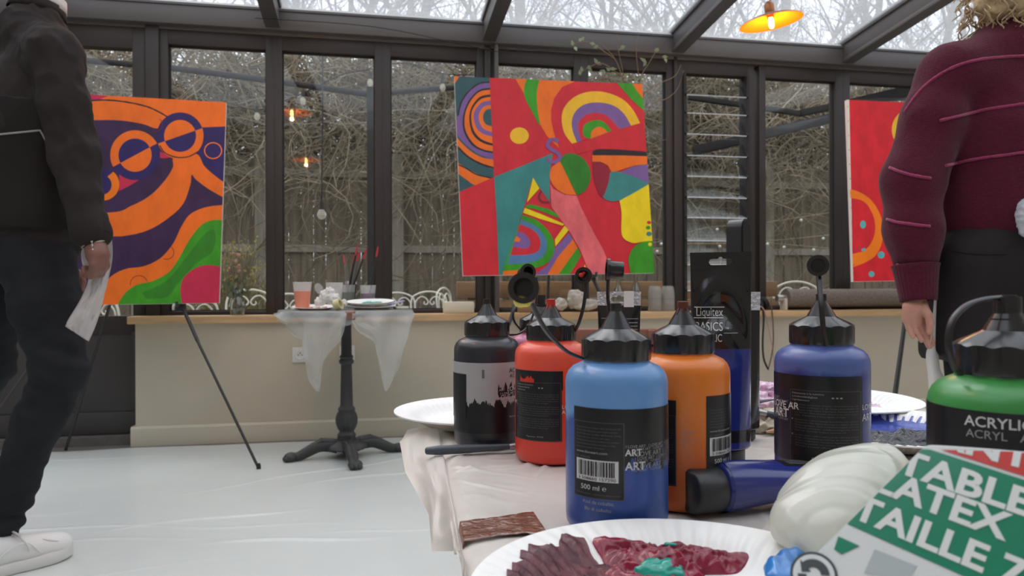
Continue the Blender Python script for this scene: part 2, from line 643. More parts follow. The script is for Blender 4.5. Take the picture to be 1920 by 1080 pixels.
# posts that carry the roof, in front of the window frames
tn = 1
for (a, c) in ((-1.19, -1.119), (0.667, 0.705), (1.853, 1.876), (3.645, 3.695)):
    tn += 1
    b = MB(); b.bevbox((a, WIN_Y - 0.05, Z_SILL), (c, WIN_Y + 0.05, 2.26), 0.004); struct(b.build('trim_%d' % tn, M_frame, smooth=30))
tn += 1
b = MB(); b.box((-1.13, WIN_Y - 0.03, Z_SILL), (-1.115, WIN_Y + 0.03, 2.24)); struct(b.build('trim_%d' % tn, M_rubber, smooth=0))
tn += 1
b = MB(); b.tube([(0.735, WIN_Y - 0.062, Z_SILL), (0.735, WIN_Y - 0.062, 2.30)], 0.014, 12)
struct(b.build('trim_%d' % tn, M_frame2, smooth=60))

# eave beam: a lower flat band and an upper box running the whole length
tn += 1
b = MB(); b.bevbox((XL, WIN_Y - 0.045, 2.2435), (XR, WIN_Y + 0.06, 2.30), 0.004)
b.bevbox((XL, WIN_Y - 0.085, 2.262), (XR, WIN_Y + 0.06, 2.375), 0.006)
b.box((XL, WIN_Y - 0.092, 2.366), (XR, WIN_Y - 0.078, 2.378))
struct(b.build('trim_%d' % tn, M_frame2, smooth=30))
tn += 1
M_edge_glint = mat('painted_edge_glint', rgb(228, 230, 230), rough=0.4)  # bright reflection along the roof glass edge, put in as a white strip
b = MB(); b.box((XL, WIN_Y - 0.08, 2.3755), (XR, WIN_Y - 0.045, 2.392)); struct(b.build('trim_%d' % tn, M_edge_glint, smooth=0))

# ---- glass roof: rafters and one pane to each bay
def roof_z(y): return Z_EAVE + (WIN_Y - y) * SLOPE
RAF = [-2.93, -1.725, -0.522, 0.69, 1.865, 3.03, 4.2, 5.38]
Mslope = Matrix.Rotation(-math.atan(SLOPE), 4, 'X')
for i, x in enumerate(RAF):
    tn += 1
    b = MB()
    L = (WIN_Y - YB) / math.cos(math.atan(SLOPE))
    M = Matrix.Translation((x, WIN_Y, Z_EAVE)) @ Mslope
    b.bevbox((-0.034, -L, -0.115), (0.034, 0.03, 0.03), 0.004, 0, M)
    b.bevbox((-0.046, -L, -0.012), (0.046, 0.03, 0.028), 0.003, 0, M)
    b.bevbox((-0.040, -L, -0.125), (0.040, 0.03, -0.100), 0.003, 0, M)
    struct(b.build('trim_%d' % tn, M_frame2, smooth=30))
for i in range(len(RAF) + 1):
    n_win += 1
    x0 = XL if i == 0 else RAF[i - 1] + 0.034
    x1 = XR if i == len(RAF) else RAF[i] - 0.034
    L = (WIN_Y - YB) / math.cos(math.atan(SLOPE))
    M = Matrix.Translation((0, WIN_Y, Z_EAVE)) @ Mslope
    b = MB(); b.box((x0, -L, 0.004), (x1, 0.10, 0.014), 0, M)
    struct(b.build('window_%d' % n_win, M_roofglass, smooth=0))

# ---- dark glazed door at the left end of the front
root = bpy.data.objects.new('door_1', None); COL.objects.link(root); root.location = (-1.65, WIN_Y, 0.0); struct(root)
DX0, DX1 = -2.12, -1.192
b = MB(); frame_bars(b, -1.98, -1.256, Z_SILL, 2.13, 0.06, WIN_Y - 0.035, WIN_Y + 0.03, ws=(0.07, 0.062, 0.10, 0.125)); b.build('frame', M_frame, root, world=True)
b = MB(); b.box((-1.98, WIN_Y - 0.004, Z_SILL), (-1.256, WIN_Y + 0.004, 2.13)); b.build('pane', M_glass, root, world=True, smooth=0)
b = MB(); b.bevbox((-2.05, WIN_Y - 0.03, 0.05), (-1.194, WIN_Y + 0.03, 0.60), 0.004); b.bevbox((-2.05, WIN_Y - 0.045, 0.05), (-1.194, WIN_Y - 0.028, 0.17), 0.006)
b.bevbox((-1.262, WIN_Y - 0.04, 0.17), (-1.194, WIN_Y - 0.028, 0.60), 0.004)
b.build('panel', M_doorpanel, root, world=True, smooth=30)
b = MB(); b.box((-3.3, WIN_Y - 0.10, 0.0), (-1.22, WIN_Y + 0.03, 0.048)); b.build('threshold', mat('worn_grey_threshold', rgb(104, 99, 95), rough=0.7, var=0.15, scale=20), root, world=True, smooth=0)
n_win += 1
root = bpy.data.objects.new('window_%d' % n_win, None); COL.objects.link(root); root.location = (-2.7, WIN_Y, 0.0); struct(root)
b = MB(); frame_bars(b, -3.3, -2.20, 0.15, 2.13, 0.06, WIN_Y - 0.035, WIN_Y + 0.03, ws=(0.08, 0.075, 0.09, 0.125)); b.build('frame', M_frame, root, world=True)
b = MB(); b.box((-3.3, WIN_Y - 0.004, 0.15), (-2.20, WIN_Y + 0.004, 2.13)); b.build('pane', M_glass, root, world=True, smooth=0)

# ---- two white wall sockets on the beige wall
M_whiteplastic = mat('white_plastic', rgb(222, 220, 214), rough=0.35)
M_darkhole = mat('dark_socket_hole', rgb(45, 42, 42), rough=0.6)
for i, (px, py) in enumerate(((563, 665), (651, 662))):
    p = on_y(px, py, 4.19)
    t = thing('wall_socket', ['white wall socket on the beige wall, left of the small round table leg', 'white wall socket on the beige wall, half hidden behind the table column'][i], 'socket', (p.x, 4.19, p.z))
    b = MB(); b.bevbox((-0.042, -0.010, -0.042), (0.042, 0.0, 0.042), 0.003); b.build('cover_plate', M_whiteplastic, t)
    Mx = Matrix.Rotation(PI / 2, 4, 'X')
    b = MB(); b.lathe([(0.026, 0.0), (0.026, 0.013), (0.0235, 0.0145), (0.0215, 0.0125), (0.020, 0.0105), (0.0, 0.0105)], 32, M=Mx); b.build('socket_well', M_whiteplastic, t)
    b = MB()
    for dx, dz, r in ((-0.0095, -0.001, 0.003), (0.0095, -0.001, 0.003), (0, 0.009, 0.0032)):
        b.lathe([(r, 0.0), (r, 0.0118), (0, 0.0118)], 12, (dx, 0, dz), M=Mx)
    b.build('pin_holes', M_darkhole, t)

# ---- white plastic sheet that protects the floor
M_sheet = mat('white_floor_sheet', rgb(203, 207, 204), rough=0.33, var=0.03, scale=3, spec=0.45)
rnd = random.Random(5)
folds = []
for i in range(80):
    x, y = rnd.uniform(-3, 3.5), rnd.uniform(0.6, 4.1)
    a = rnd.choice([R(4), R(-6), R(12), R(-20), R(25)]) + rnd.uniform(-0.15, 0.15)
    folds.append((x, y, math.cos(a), math.sin(a), rnd.uniform(0.15, 0.9), rnd.uniform(0.005, 0.016), rnd.uniform(0.0015, 0.006)))
GX = np.concatenate([np.linspace(-3.3, -1.8, 24)[:-1], np.linspace(-1.8, 0.5, 380)[:-1], np.linspace(0.5, 6.1, 130)])
GY = np.concatenate([np.linspace(-1.25, 1.3, 50)[:-1], np.linspace(1.3, 4.12, 430)])
XX, YY = np.meshgrid(GX, GY)
ZZ = np.full(XX.shape, 0.004)
for (fx, fy, c, s, l, w, h) in folds:
    dx, dy = XX - fx, YY - fy
    al, ac = dx * c + dy * s, -dx * s + dy * c
    ac = ac + 0.02 * np.sin(al * 9 + fx)
    ZZ += np.where((np.abs(al) < l) & (np.abs(ac) < 4 * w), h * np.exp(-(ac / w) ** 2) * (1 - (al / l) ** 2), 0)
nx_, ny_ = len(GX), len(GY)
b = MB()
for j in range(ny_):
    for i in range(nx_):
        x, y = float(XX[j, i]), float(YY[j, i])
        e = 0.02 * fbm((x * 1.5, 3, 0)) if j > ny_ - 6 else 0.0
        b.v.append((x, y + e, 0.001 if j in (0, ny_ - 1) else float(ZZ[j, i]) + 0.003 * max(0, fbm((x * 1.3, y * 1.3, 0.4)) + 0.2)))
b.f = [[j * nx_ + i, j * nx_ + i + 1, (j + 1) * nx_ + i + 1, (j + 1) * nx_ + i] for j in range(ny_ - 1) for i in range(nx_ - 1)]
b.m = [0] * len(b.f)
tag(b.build('drop_sheet', M_sheet, smooth=180), 'white plastic sheet spread over the whole studio floor', 'floor sheet')

# ================================================================== PENDANT LAMPS
M_shade_out = mat('rust_enamel', rgb(120, 70, 42), rough=0.5, var=0.2, scale=20)
M_shade_in = mat('orange_enamel', rgb(236, 128, 22), rough=0.4, spec=0.4)
M_brass = mat('aged_copper', rgb(150, 95, 60), rough=0.35, metal=0.7)
M_bulb = mat('lit_filament_bulb', rgb(255, 190, 90), rough=0.3, emit=((1.0, 0.55, 0.16), 22.0))
M_black = mat('black_plastic_cable', rgb(34, 32, 32), rough=0.5)
ZB = 2.13
def lamp_pos(px, py, mirror):
    d = F_PX * (ZB - CAM_Z) / (HORIZON - py)
    p = at(px, py, d)
    if mirror: p.y = 2 * WIN_Y - p.y
    return p
def pendant(p, label, tilt):
    t = thing('pendant_lamp', label, 'lamp', p)
    M = Matrix.Rotation(tilt, 4, 'Y')
    outer = [(0.150, 0.000), (0.146, 0.006), (0.110, 0.020), (0.070, 0.032), (0.032, 0.044), (0.024, 0.050), (0.0, 0.050)]
    inner = [(0.0, 0.045), (0.024, 0.045), (0.070, 0.028), (0.110, 0.016), (0.146, 0.001), (0.150, 0.000)]
    b = MB(); b.lathe(outer, 48, M=M, caps=False, mi=0); b.lathe(inner, 48, M=M, caps=False, mi=1)
    b.build('lamp_shade', [M_shade_out, M_shade_in], t, smooth=50)
    b = MB(); b.lathe([(0.0, 0.050), (0.024, 0.050), (0.024, 0.085), (0.018, 0.096), (0.008, 0.104), (0.0, 0.104)], 24, M=M); b.lathe([(0.017, 0.046), (0.017, 0.022), (0.0, 0.022)][::-1], 20, M=M)
    b.build('socket', M_brass, t)
    b = MB(); b.lathe([(0.0, -0.030), (0.008, -0.027), (0.0125, -0.016), (0.0125, 0.006), (0.009, 0.022), (0.0, 0.022)], 20, M=M); b.build('bulb', M_bulb, t)
    top = roof_z(p.y) - p.z - 0.02
    b = MB()
    b.tube(catmull([M @ Vector((0, 0, 0.10)), (0.012, 0, 0.13), (0.04, 0, 0.15), (0.055, 0, 0.20), (0.03, 0, top * 0.8), (0.0, 0.0, top)], 6), 0.003, 8)
    b.build('cord', M_black, t)
    l = bpy.data.lights.new('bulb_light', 'POINT'); l.energy = 2.2; l.color = (1.0, 0.55, 0.2); l.shadow_soft_size = 0.012
    lo = bpy.data.objects.new('bulb_light', l); COL.objects.link(lo); lo.parent = t; lo.location = M @ Vector((0, 0, -0.045))
p0 = lamp_pos(1446, 42, False)
pendant(p0, 'lit pendant lamp with orange dish shade hanging under the glass roof', R(-8))
for (px, py), lb in zip(((547, 212), (574, 301), (1433, 320)), ('lit orange pendant lamp reflected highest in the window, above the small round table', 'lit orange pendant lamp reflected lower in the window, above the small round table', 'lit orange pendant lamp reflected as a dot right of the louvred window')):
    pendant(lamp_pos(px, py, True), lb, 0)

# ================================================================== OUTSIDE THE GLASS
M_earth = mat('leafy_earth', rgb(96, 84, 66), rough=0.95, var=0.35, scale=3, bump=0.3)
M_bark = mat('grey_brown_bark', rgb(112, 102, 94), rough=0.95, var=0.3, scale=10)
M_twig = mat('pale_dry_twig', rgb(146, 132, 112), rough=0.9, var=0.35, scale=1.5)
M_twig2 = mat('brown_twig', rgb(128, 114, 96), rough=0.9, var=0.3, scale=1.5)
M_fence = mat('weathered_boards', rgb(114, 101, 86), rough=0.9, var=0.35, scale=3, stretch=(6, 6, 0.5))
M_fence2 = mat('grey_timber', rgb(146, 138, 126), rough=0.9, var=0.2, scale=4, stretch=(4, 4, 0.6))
M_iron = mat('white_painted_iron', rgb(222, 216, 204), rough=0.45)
M_dark_metal = mat('dark_grey_metal', rgb(50, 47, 47), rough=0.75, spec=0.2)
M_bench = mat('brown_bench_wood', rgb(150, 112, 78), rough=0.6, var=0.22, scale=4, stretch=(0.6, 5, 5))

b = MB(); b.grid(30, 30, lambda u, v: Vector((-22 + 52 * u, 4.5 + 36 * v, -0.06 + 0.05 * fbm((u * 9, v * 9, 0)) + 2.2 * max(0, v - 0.25) ** 1.3)))
struct(b.build('ground_outside', M_earth, smooth=180))

# board fence with gate posts behind the terrace
root = thing('board_fence', 'weathered vertical board fence behind the bare shrubs outside', 'fence', (2.0, 9.6, -0.05))
b = MB(); rnd = random.Random(3)
x = -8.0
while x < 13:
    w = rnd.uniform(0.13, 0.17)
    b.box((x, -0.012 + rnd.uniform(-0.01, 0.01), 0), (x + w - 0.006, 0.012, 2.55 + rnd.uniform(-0.04, 0.04)))
    x += w
b.build('boards', M_fence, root, smooth=0)
b = MB()
for z in (0.45, 1.35, 2.3): b.box((-8, -0.06, z), (13, -0.015, z + 0.09))
b.build('rail', M_fence2, root, smooth=0)
for px in (260, 490, 745, 930, 1110, 1440, 1700):
    p = on_y(px, 400, 9.5)
    b = MB(); b.box((p.x - 2.0 - 0.075, -0.13, -0.05), (p.x - 2.0 + 0.075, -0.06, 2.6)); b.build('post', M_fence2, root, smooth=0)

# bare trees
def tree_mesh(seed, h, r0, dens=1.0):
    rd = random.Random(seed)
    bt, bb = MB(), MB()
    def grow(p, d, L, r, lev):
        n = 5 if lev < 2 else 3
        pts = [p.copy()]; q = p.copy(); dd = d.copy()
        for i in range(n):
            dd = (dd + Vector((rd.gauss(0, 0.13), rd.gauss(0, 0.13), rd.gauss(0.04, 0.08))) * (1 if lev else 0.35)).normalized()
            q = q + dd * (L / n); pts.append(q.copy())
        rr = [r * (1 - 0.55 * i / n) for i in range(n + 1)]
        (bt if lev == 0 else bb).tube(pts, rr, 7 if lev == 0 else (5 if lev == 1 else 3), 0, False)
        if lev >= 4: return
        kids = {0: int(13 * dens), 1: 6, 2: 4, 3: 3}[lev]
        for i in range(kids):
            t = rd.uniform(0.28, 1.0) if lev == 0 else rd.uniform(0.2, 1.0)
            j = min(int(t * n), n - 1); f = t * n - j
            s = pts[j].lerp(pts[j + 1], f)
            a = rd.uniform(0, 2 * PI); tilt = rd.uniform(0.45, 1.15)
            base = (pts[j + 1] - pts[j]).normalized()
            x, y = frame_from(base)
            nd = (base * math.cos(tilt) + (x * math.cos(a) + y * math.sin(a)) * math.sin(tilt)).normalized()
            nd.z += 0.15; nd.normalize()
            grow(s, nd, L * rd.uniform(0.32, 0.55), max(rr[j] * rd.uniform(0.35, 0.55), 0.0045), lev + 1)
    grow(Vector((0, 0, -0.3)), Vector((0, 0, 1)), h, r0, 0)
    return bt, bb
protos = []
tree_lab = ['bare winter tree with a straight trunk outside, behind the board fence', 'bare forked winter tree with dense twigs outside, behind the board fence', 'thin bare winter sapling outside, behind the board fence']
for i, (h, r0) in enumerate(((9.5, 0.13), (8.0, 0.10), (6.8, 0.065), (10.5, 0.11))):
    k = (0, 1, 2, 0)[i]
    t = thing('bare_tree', tree_lab[k], 'tree', (0, 0, 0), group='bare trees beyond the fence')
    bt, bb = tree_mesh(20 + i, h, r0)
    bt.build('trunk', M_bark, t, smooth=180)
    bb.build('branches', M_bark, t, smooth=180)
    protos.append(t)
rnd = random.Random(11)
spots = []
for row, (y0, n) in enumerate(((11, 8), (13.5, 9), (17, 11), (22, 12))):
    for i in range(n):
        w = 0.62 * y0 + 2
        spots.append((-w * 0.8 + 0.19 * y0 + (i + rnd.uniform(0.1, 0.9)) / n * 2.0 * w, y0 + rnd.uniform(-0.8, 0.9)))
for i, (x, y) in enumerate(spots):
    o = protos[i] if i < 4 else copy_tree(protos[rnd.randrange(4)])
    o.location = (x, y, -0.1 + (0.6 if y > 14 else 0.15))
    o.rotation_euler = (0, 0, rnd.uniform(0, 6.28))
    s = rnd.uniform(0.8, 1.15); o.scale = (s, s, s)

# tangle of bare climbing stems over the fence
def tangle(name, label, seed, n, xr, yr, zr, r, m, lens=(0.5, 1.6), droop=0.5):
    rd = random.Random(seed); b = MB()
    for i in range(n):
        p = Vector((rd.uniform(*xr), rd.uniform(*yr), zr[0] + (zr[1] - zr[0]) * rd.random() ** 0.8))
        d = Vector((rd.gauss(0, 1), rd.gauss(0, 0.35), rd.gauss(0.1, 0.7))).normalized()
        L = rd.uniform(*lens); pts = [p.copy()]
        curl = rd.gauss(0, 0.35)
        ax = Vector((rd.gauss(0, 0.3), 1, rd.gauss(0, 0.3))).normalized()
        for j in range(6):
            d = (Matrix.Rotation(curl + rd.gauss(0, 0.18), 3, ax) @ d)
            d.z -= droop * 0.12; d.normalize()
            p = p + d * (L / 6); pts.append(p.copy())
        rr = r * rd.uniform(0.5, 1.4)
        b.tube(pts, [rr * (1 - 0.1 * j) for j in range(7)], 3, 0, False)
    return tag(b.build(name, m, smooth=180), label, 'shrubbery', kind='stuff')
tangle('climbing_stems', 'tangle of pale bare climbing stems over the top of the board fence', 1, 3800, (-5.5, 10), (8.6, 9.5), (1.9, 3.75), 0.0070, M_twig)
tangle('hedge_twigs', 'dense brown hedge of fine bare twigs rising just behind the board fence', 7, 8000, (-6, 11), (9.75, 10.3), (2.1, 3.75), 0.012, M_twig2, (0.4, 1.0), 0.2)
tangle('bramble_stems', 'brown bramble stems hanging in front of the board fence', 2, 420, (-4.5, 9), (8.7, 9.4), (0.0, 2.2), 0.007, M_twig2, (0.6, 1.8), 0.8)
tangle('woodland_brush', 'fine brown brushwood between the bare trees behind the fence', 4, 7500, (-9, 14), (10.2, 15), (0.3, 4.3), 0.010, M_twig2, (0.8, 2.2), 0.1)

# yellow-green broom bush behind the left easel
def leafy(name, label, c, size, n, cols, seed, leaf=0.035):
    rd = random.Random(seed)
    t = thing(name, label, 'bush', c)
    b, l = MB(), MB()
    for i in range(n):
        a = rd.uniform(0, 2 * PI); q = Vector((math.cos(a) * size[0] * rd.random(), math.sin(a) * size[1] * rd.random(), size[2] * rd.uniform(0.5, 1)))
        pts = catmull([(q.x * 0.2, q.y * 0.2, 0), q * 0.5 + Vector((0, 0, q.z * 0.1)), q], 4)
        b.tube(pts, 0.004, 4)
        for k in range(22):
            s = pts[rd.randrange(2, len(pts))] + Vector((rd.gauss(0, .02), rd.gauss(0, .02), rd.gauss(0, .03)))
            d = Vector((rd.gauss(0, 1), rd.gauss(0, 1), rd.gauss(0.6, 0.6))).normalized() * leaf
            w = d.cross(Vector((rd.gauss(0, 1), rd.gauss(0, 1), rd.gauss(0, 1)))).normalized() * leaf * 0.22
            l.add([s, s + d * 0.5 + w, s + d, s + d * 0.5 - w], [(0, 1, 2, 3)])
    b.build('stems', M_twig2, t, smooth=180)
    l.build('leaves', cols, t, smooth=0)
p = on_y(432, 560, 7.6)
leafy('broom_bush', 'yellow-green leafy bush outside, right of the orange and purple canvas', (p.x, 7.6, -0.05), (0.5, 0.3, 1.35), 130, mat('olive_leaf', rgb(150, 138, 58), rough=0.7, var=0.3, scale=6), 4)
p = on_y(470, 560, 7.9)
leafy('broom_bush', 'lower yellow-green bush outside, just left of the window bar behind the vase', (p.x + 0.12, 8.0, -0.05), (0.35, 0.25, 0.95), 50, MATS['olive_leaf'], 9)

# white wrought-iron garden chairs
def scroll(cx, cz, r, a0, turns, n=26):
    return [Vector((cx + r * (1 - 0.75 * i / n) * math.cos(a0 + turns * 2 * PI * i / n), 0, cz + r * (1 - 0.75 * i / n) * math.sin(a0 + turns * 2 * PI * i / n))) for i in range(n + 1)]
def iron_chair(label):
    t = thing('garden_chair', label, 'chair', (0, 0, 0), group='white iron garden chairs outside')
    w = 0.19
    b = MB(); arch = [(-w * 0.78, 0, 0.44), (-w * 0.9, 0.02, 0.56), (-w * 1.05, 0.05, 0.70)] + [(w * 1.05 * math.cos(a), 0.06, 0.76 + 0.115 * math.sin(a)) for a in np.linspace(PI, 0, 9)][1:-1] + [(w * 1.05, 0.05, 0.70), (w * 0.9, 0.02, 0.56), (w * 0.78, 0, 0.44)]
    b.tube(catmull(arch, 4), 0.010, 8); b.build('back_frame', M_iron, t, smooth=180)
    b = MB()
    for s in (-1, 1):
        pts = [Vector((s * 0.0, 0.02, 0.46)), Vector((s * 0.07, 0.03, 0.54)), Vector((s * 0.145, 0.045, 0.66)), Vector((s * 0.15, 0.05, 0.755)), Vector((s * 0.10, 0.055, 0.815)), Vector((s * 0.045, 0.055, 0.81)), Vector((s * 0.010, 0.055, 0.765)), Vector((s * 0.028, 0.053, 0.735)), Vector((s * 0.055, 0.053, 0.745)), Vector((s * 0.050, 0.053, 0.768))]
        b.tube(catmull(pts, 5), 0.0075, 6)
    b.build('heart_scroll', M_iron, t, smooth=180)
    b = MB(); b.lathe([(0.0, 0.440), (0.19, 0.440), (0.20, 0.448), (0.19, 0.458), (0.0, 0.458)], 28, (0, -0.17, 0)); b.build('seat', M_iron, t)
    for sx in (-1, 1):
        for y, yo in ((-0.02, 0.05), (-0.32, -0.06)):
            b = MB(); b.tube(catmull([(sx * 0.14, y, 0.445), (sx * 0.15, y + yo * 0.3, 0.25), (sx * 0.18, y + yo, 0.0)], 5), 0.009, 6); b.build('leg', M_iron, t, smooth=180)
    return t
c0 = iron_chair('white iron garden chair with a heart back, right of the vase on the ledge')
iron_lab = [None, 'white iron garden chair outside, seen below the left edge of the orange and purple canvas', 'white iron garden chair outside, below the right half of the orange and purple canvas',
            'white iron chair outside, behind the bar right of the heart-backed chair and the orange cup', 'white iron chair outside, just right of the purple cup on the small round table',
            'white iron chair outside with a heart back, left of the white box on the ledge', 'white iron chair outside turned sideways, right behind the white box on the ledge',
            'white iron chair outside rising behind the left end of the rolled mesh blind', 'white iron chair outside behind the middle of the rolled mesh blind', 'white iron chair outside behind the rolled blind, below the red canvas']
cs = [(468, 541, 7.0, 0.15), (200, 556, 6.8, 2.6), (372, 556, 6.6, 2.9), (545, 549, 7.2, 0.4), (745, 547, 8.2, 0.05), (806, 545, 8.0, 0.1), (842, 538, 7.4, 1.1), (1495, 526, 6.2, -0.35), (1590, 556, 7.0, 0.3), (1668, 556, 7.3, 3.0)]
for i, (px, py, y, rz) in enumerate(cs):
    o = c0 if i == 0 else copy_tree(c0)
    p = on_y(px, py, y)
    o.location = (p.x, y, p.z - 0.885); o.rotation_euler = (0, 0, rz)
    if iron_lab[i]: o['label'] = iron_lab[i]

# long wooden bench outside, against the glass
pa, pb = on_y(856, 528, 5.3), on_y(1456, 528, 5.3)
t = thing('wooden_bench', 'long brown wooden bench outside with its back above the window ledge', 'bench', ((pa.x + pb.x) / 2, 5.3, -0.05))
hw = (pb.x - pa.x) / 2; zt = pa.z + 0.05
b = MB(); b.bevbox((-hw, -0.02, zt - 0.12), (hw, 0.015, zt), 0.008); b.bevbox((-hw, -0.02, zt - 0.26), (hw, 0.015, zt - 0.135), 0.008); b.build('backrest', M_bench, t)
b = MB(); b.bevbox((-hw, 0.02, 0.42), (hw, 0.42, 0.46), 0.006); b.build('seat', M_bench, t)
for x in (-hw + 0.08, hw - 0.14):
    b = MB(); b.bevbox((x, 0.016, 0.0), (x + 0.06, 0.055, zt - 0.02), 0.004); b.build('leg', M_bench, t)
    b = MB(); b.bevbox((x, 0.36, 0.0), (x + 0.06, 0.41, 0.42), 0.004); b.build('leg', M_bench, t)

# awning arm: dark tube running along the terrace, and the dark pergola beams on the right
b = MB(); b.tube([at(100, 108, 6.0), at(320, 127, 6.0), at(500, 150, 6.0), at(700, 178, 6.0)], 0.026, 12); b.tube([at(690, 178, 6.0), at(735, 173, 6.1), at(905, 160, 6.6)], 0.024, 12)
p = at(697, 178, 6.0)
b.box((p.x - 0.04, p.y - 0.03, -0.05), (p.x + 0.04, p.y + 0.03, p.z + 0.06))
tag(b.build('awning_tube', M_dark_metal, smooth=40), 'dark jointed awning tube outside, crossing the windows left of the middle canvas', 'awning')
def beam(a, c, w, name, lab):
    d = c - a; M = Matrix.Translation(a) @ d.to_track_quat('X', 'Z').to_matrix().to_4x4()
    b = MB(); b.bevbox((0, -w / 2, -w / 2), (d.length, w / 2, w / 2), 0.006, 0, M)
    tag(b.build(name, M_dark_metal), lab, 'beam')
beam(at(1290, 182, 6.6), at(1500, 213, 6.6), 0.045, 'pergola_beam', 'thin dark pergola beam outside, sloping down to the right behind the louvres')
beam(at(1300, 283, 6.9), at(1600, 212, 6.9), 0.085, 'pergola_beam', 'thick dark pergola beam outside, rising to the right behind the louvred window')
beam(at(1500, 212, 6.6), at(1640, 185, 6.6), 0.06, 'pergola_beam', 'short dark pergola beam outside, rising behind the bar beside the red canvas')
# dark parasol roof at the upper right
b = MB(); a, c, d, e = at(1590, 186, 6.4), at(1710, 158, 6.4), at(1850, 178, 6.4), at(1720, 182, 7.6)
b.add([a, c, d, e, a - Vector((0, 0, 0.03)), c - Vector((0, 0, 0.05)), d - Vector((0, 0, 0.03)), e - Vector((0, 0, 0.03))], [(0, 1, 2), (0, 2, 3), (4, 6, 5), (4, 7, 6), (0, 4, 5, 1), (1, 5, 6, 2), (2, 6, 7, 3), (3, 7, 4, 0)])
tag(b.build('awning_canopy', M_dark_metal, smooth=0), 'dark sloping awning canopy outside, above the red canvas', 'awning')

# festoon lights
M_clear = mat('clear_bulb_glass', rgb(232, 230, 222), rough=0.1, spec=0.8, alpha=0.38, transl=0.4)
M_fil = mat('warm_filament', rgb(235, 180, 110), rough=0.4)
def festoon(name, label, pts, bulbs, r=0.026):
    t = thing(name, label, 'string lights', pts[0])
    b = MB(); b.tube(catmull(pts, 6), 0.005, 5); b.build('cable', M_black, t, world=True, smooth=180)
    for q in bulbs:
        c = t_ = q
        b = MB(); b.lathe([(0.0, 0.05), (0.015, 0.05), (0.017, 0.0), (0.0, 0.0)][::-1], 12, c); b.tube([c + Vector((0, 0, 0.05)), c + Vector((0, 0, 0.09))], 0.005, 5)
        s = b.build('lamp_holder', M_black, t, world=True)
        b = MB(); b.lathe([(0.0, -0.075), (r * 0.6, -0.068), (r, -0.045), (r * 0.95, -0.03), (r * 0.5, -0.004), (0.0, 0.0)], 16, c); b.build('bulb', M_clear, t, world=True)
        b = MB(); b.tube([c + Vector((-0.006, 0, -0.02)), c + Vector((-0.006, 0, -0.05))], 0.003, 5); b.tube([c + Vector((0.006, 0, -0.02)), c + Vector((0.006, 0, -0.05))], 0.003, 5); b.build('filament', M_fil, t, world=True)
D = 6.3
bs = [at(568, 181, D), at(694, 147, D), at(830, 156, D), at(482, 210, D)]
festoon('string_lights', 'black festoon cable of clear bulbs outside, across the windows above the small table',
        [at(420, 190, D), at(482, 206, D), at(530, 190, D), at(568, 175, D), at(640, 140, D), at(694, 130, D), at(760, 118, D), at(830, 138, D), at(905, 140, D)], bs)
b0 = at(603, 392, 5.2)
festoon('hanging_bulb', 'single clear bulb hanging alone outside, above the small round table', [b0 + Vector((0, 0, 1.75)), b0 + Vector((0.01, 0, 0.9)), b0 + Vector((0, 0, 0.05))], [b0], 0.034)
M_dot = mat('frosted_bead_bulb', rgb(226, 226, 220), rough=0.3)
fl = [([(1215, 455), (1240, 452), (1320, 428), (1430, 418), (1560, 398)], 'upper'), ([(1215, 470), (1280, 458), (1400, 455), (1560, 440), (1640, 428)], 'middle'), ([(1400, 452), (1470, 458), (1560, 466), (1650, 474)], 'lowest')]
for pl, nm in fl:
    pts = catmull([at(x, y, 7.6) for x, y in pl], 8)
    t = thing('fairy_lights', nm + ' thin string of tiny white bead lights outside, right of the middle canvas', 'string lights', pts[0])
    b = MB(); b.tube(pts, 0.0035, 4, 0, False); b.build('wire', M_twig, t, world=True, smooth=180)
    for q in pts[3::5]:
        b = MB(); b.ball(q - Vector((0, 0, 0.03)), 0.016, 8, 6); b.build('bead', M_dot, t, world=True, smooth=180)

# ================================================================== THE PAINT TABLE IN FRONT
ZT = 0.6455
M_tablewood = mat('dark_table_wood', rgb(84, 62, 48), rough=0.6, var=0.2, scale=4, stretch=(0.5, 5, 5))
M_cover = mat('white_table_plastic', rgb(226, 218, 210), rough=0.34, var=0.03, scale=14, spec=0.5, transl=0.25)
M_white_paper = mat('white_card', rgb(236, 234, 230), rough=0.55)
M_kraft = mat('grey_card_underside', rgb(190, 180, 164), rough=0.8)

t = thing('table', 'low dark wooden table under the white plastic cover', 'table', (0.75, 0.55, 0.0))
b = MB(); b.bevbox((0.088, 0.13, 0.612), (1.55, 0.935, 0.641), 0.004); b.build('tabletop', M_tablewood, t, world=True)
for x in (0.13, 1.46):
    for y in (0.17, 0.86):
        b = MB(); b.bevbox((x, y, 0.0), (x + 0.05, y + 0.05, 0.612), 0.004); b.build('leg', M_tablewood, t, world=True)
b = MB(); b.box((0.12, 0.165, 0.54), (1.52, 0.18, 0.612)); b.box((0.12, 0.895, 0.54), (1.52, 0.91, 0.612)); b.box((0.12, 0.165, 0.54), (0.135, 0.91, 0.612)); b.box((1.505, 0.165, 0.54), (1.52, 0.91, 0.612)); b.build('apron', M_tablewood, t, world=True, smooth=0)

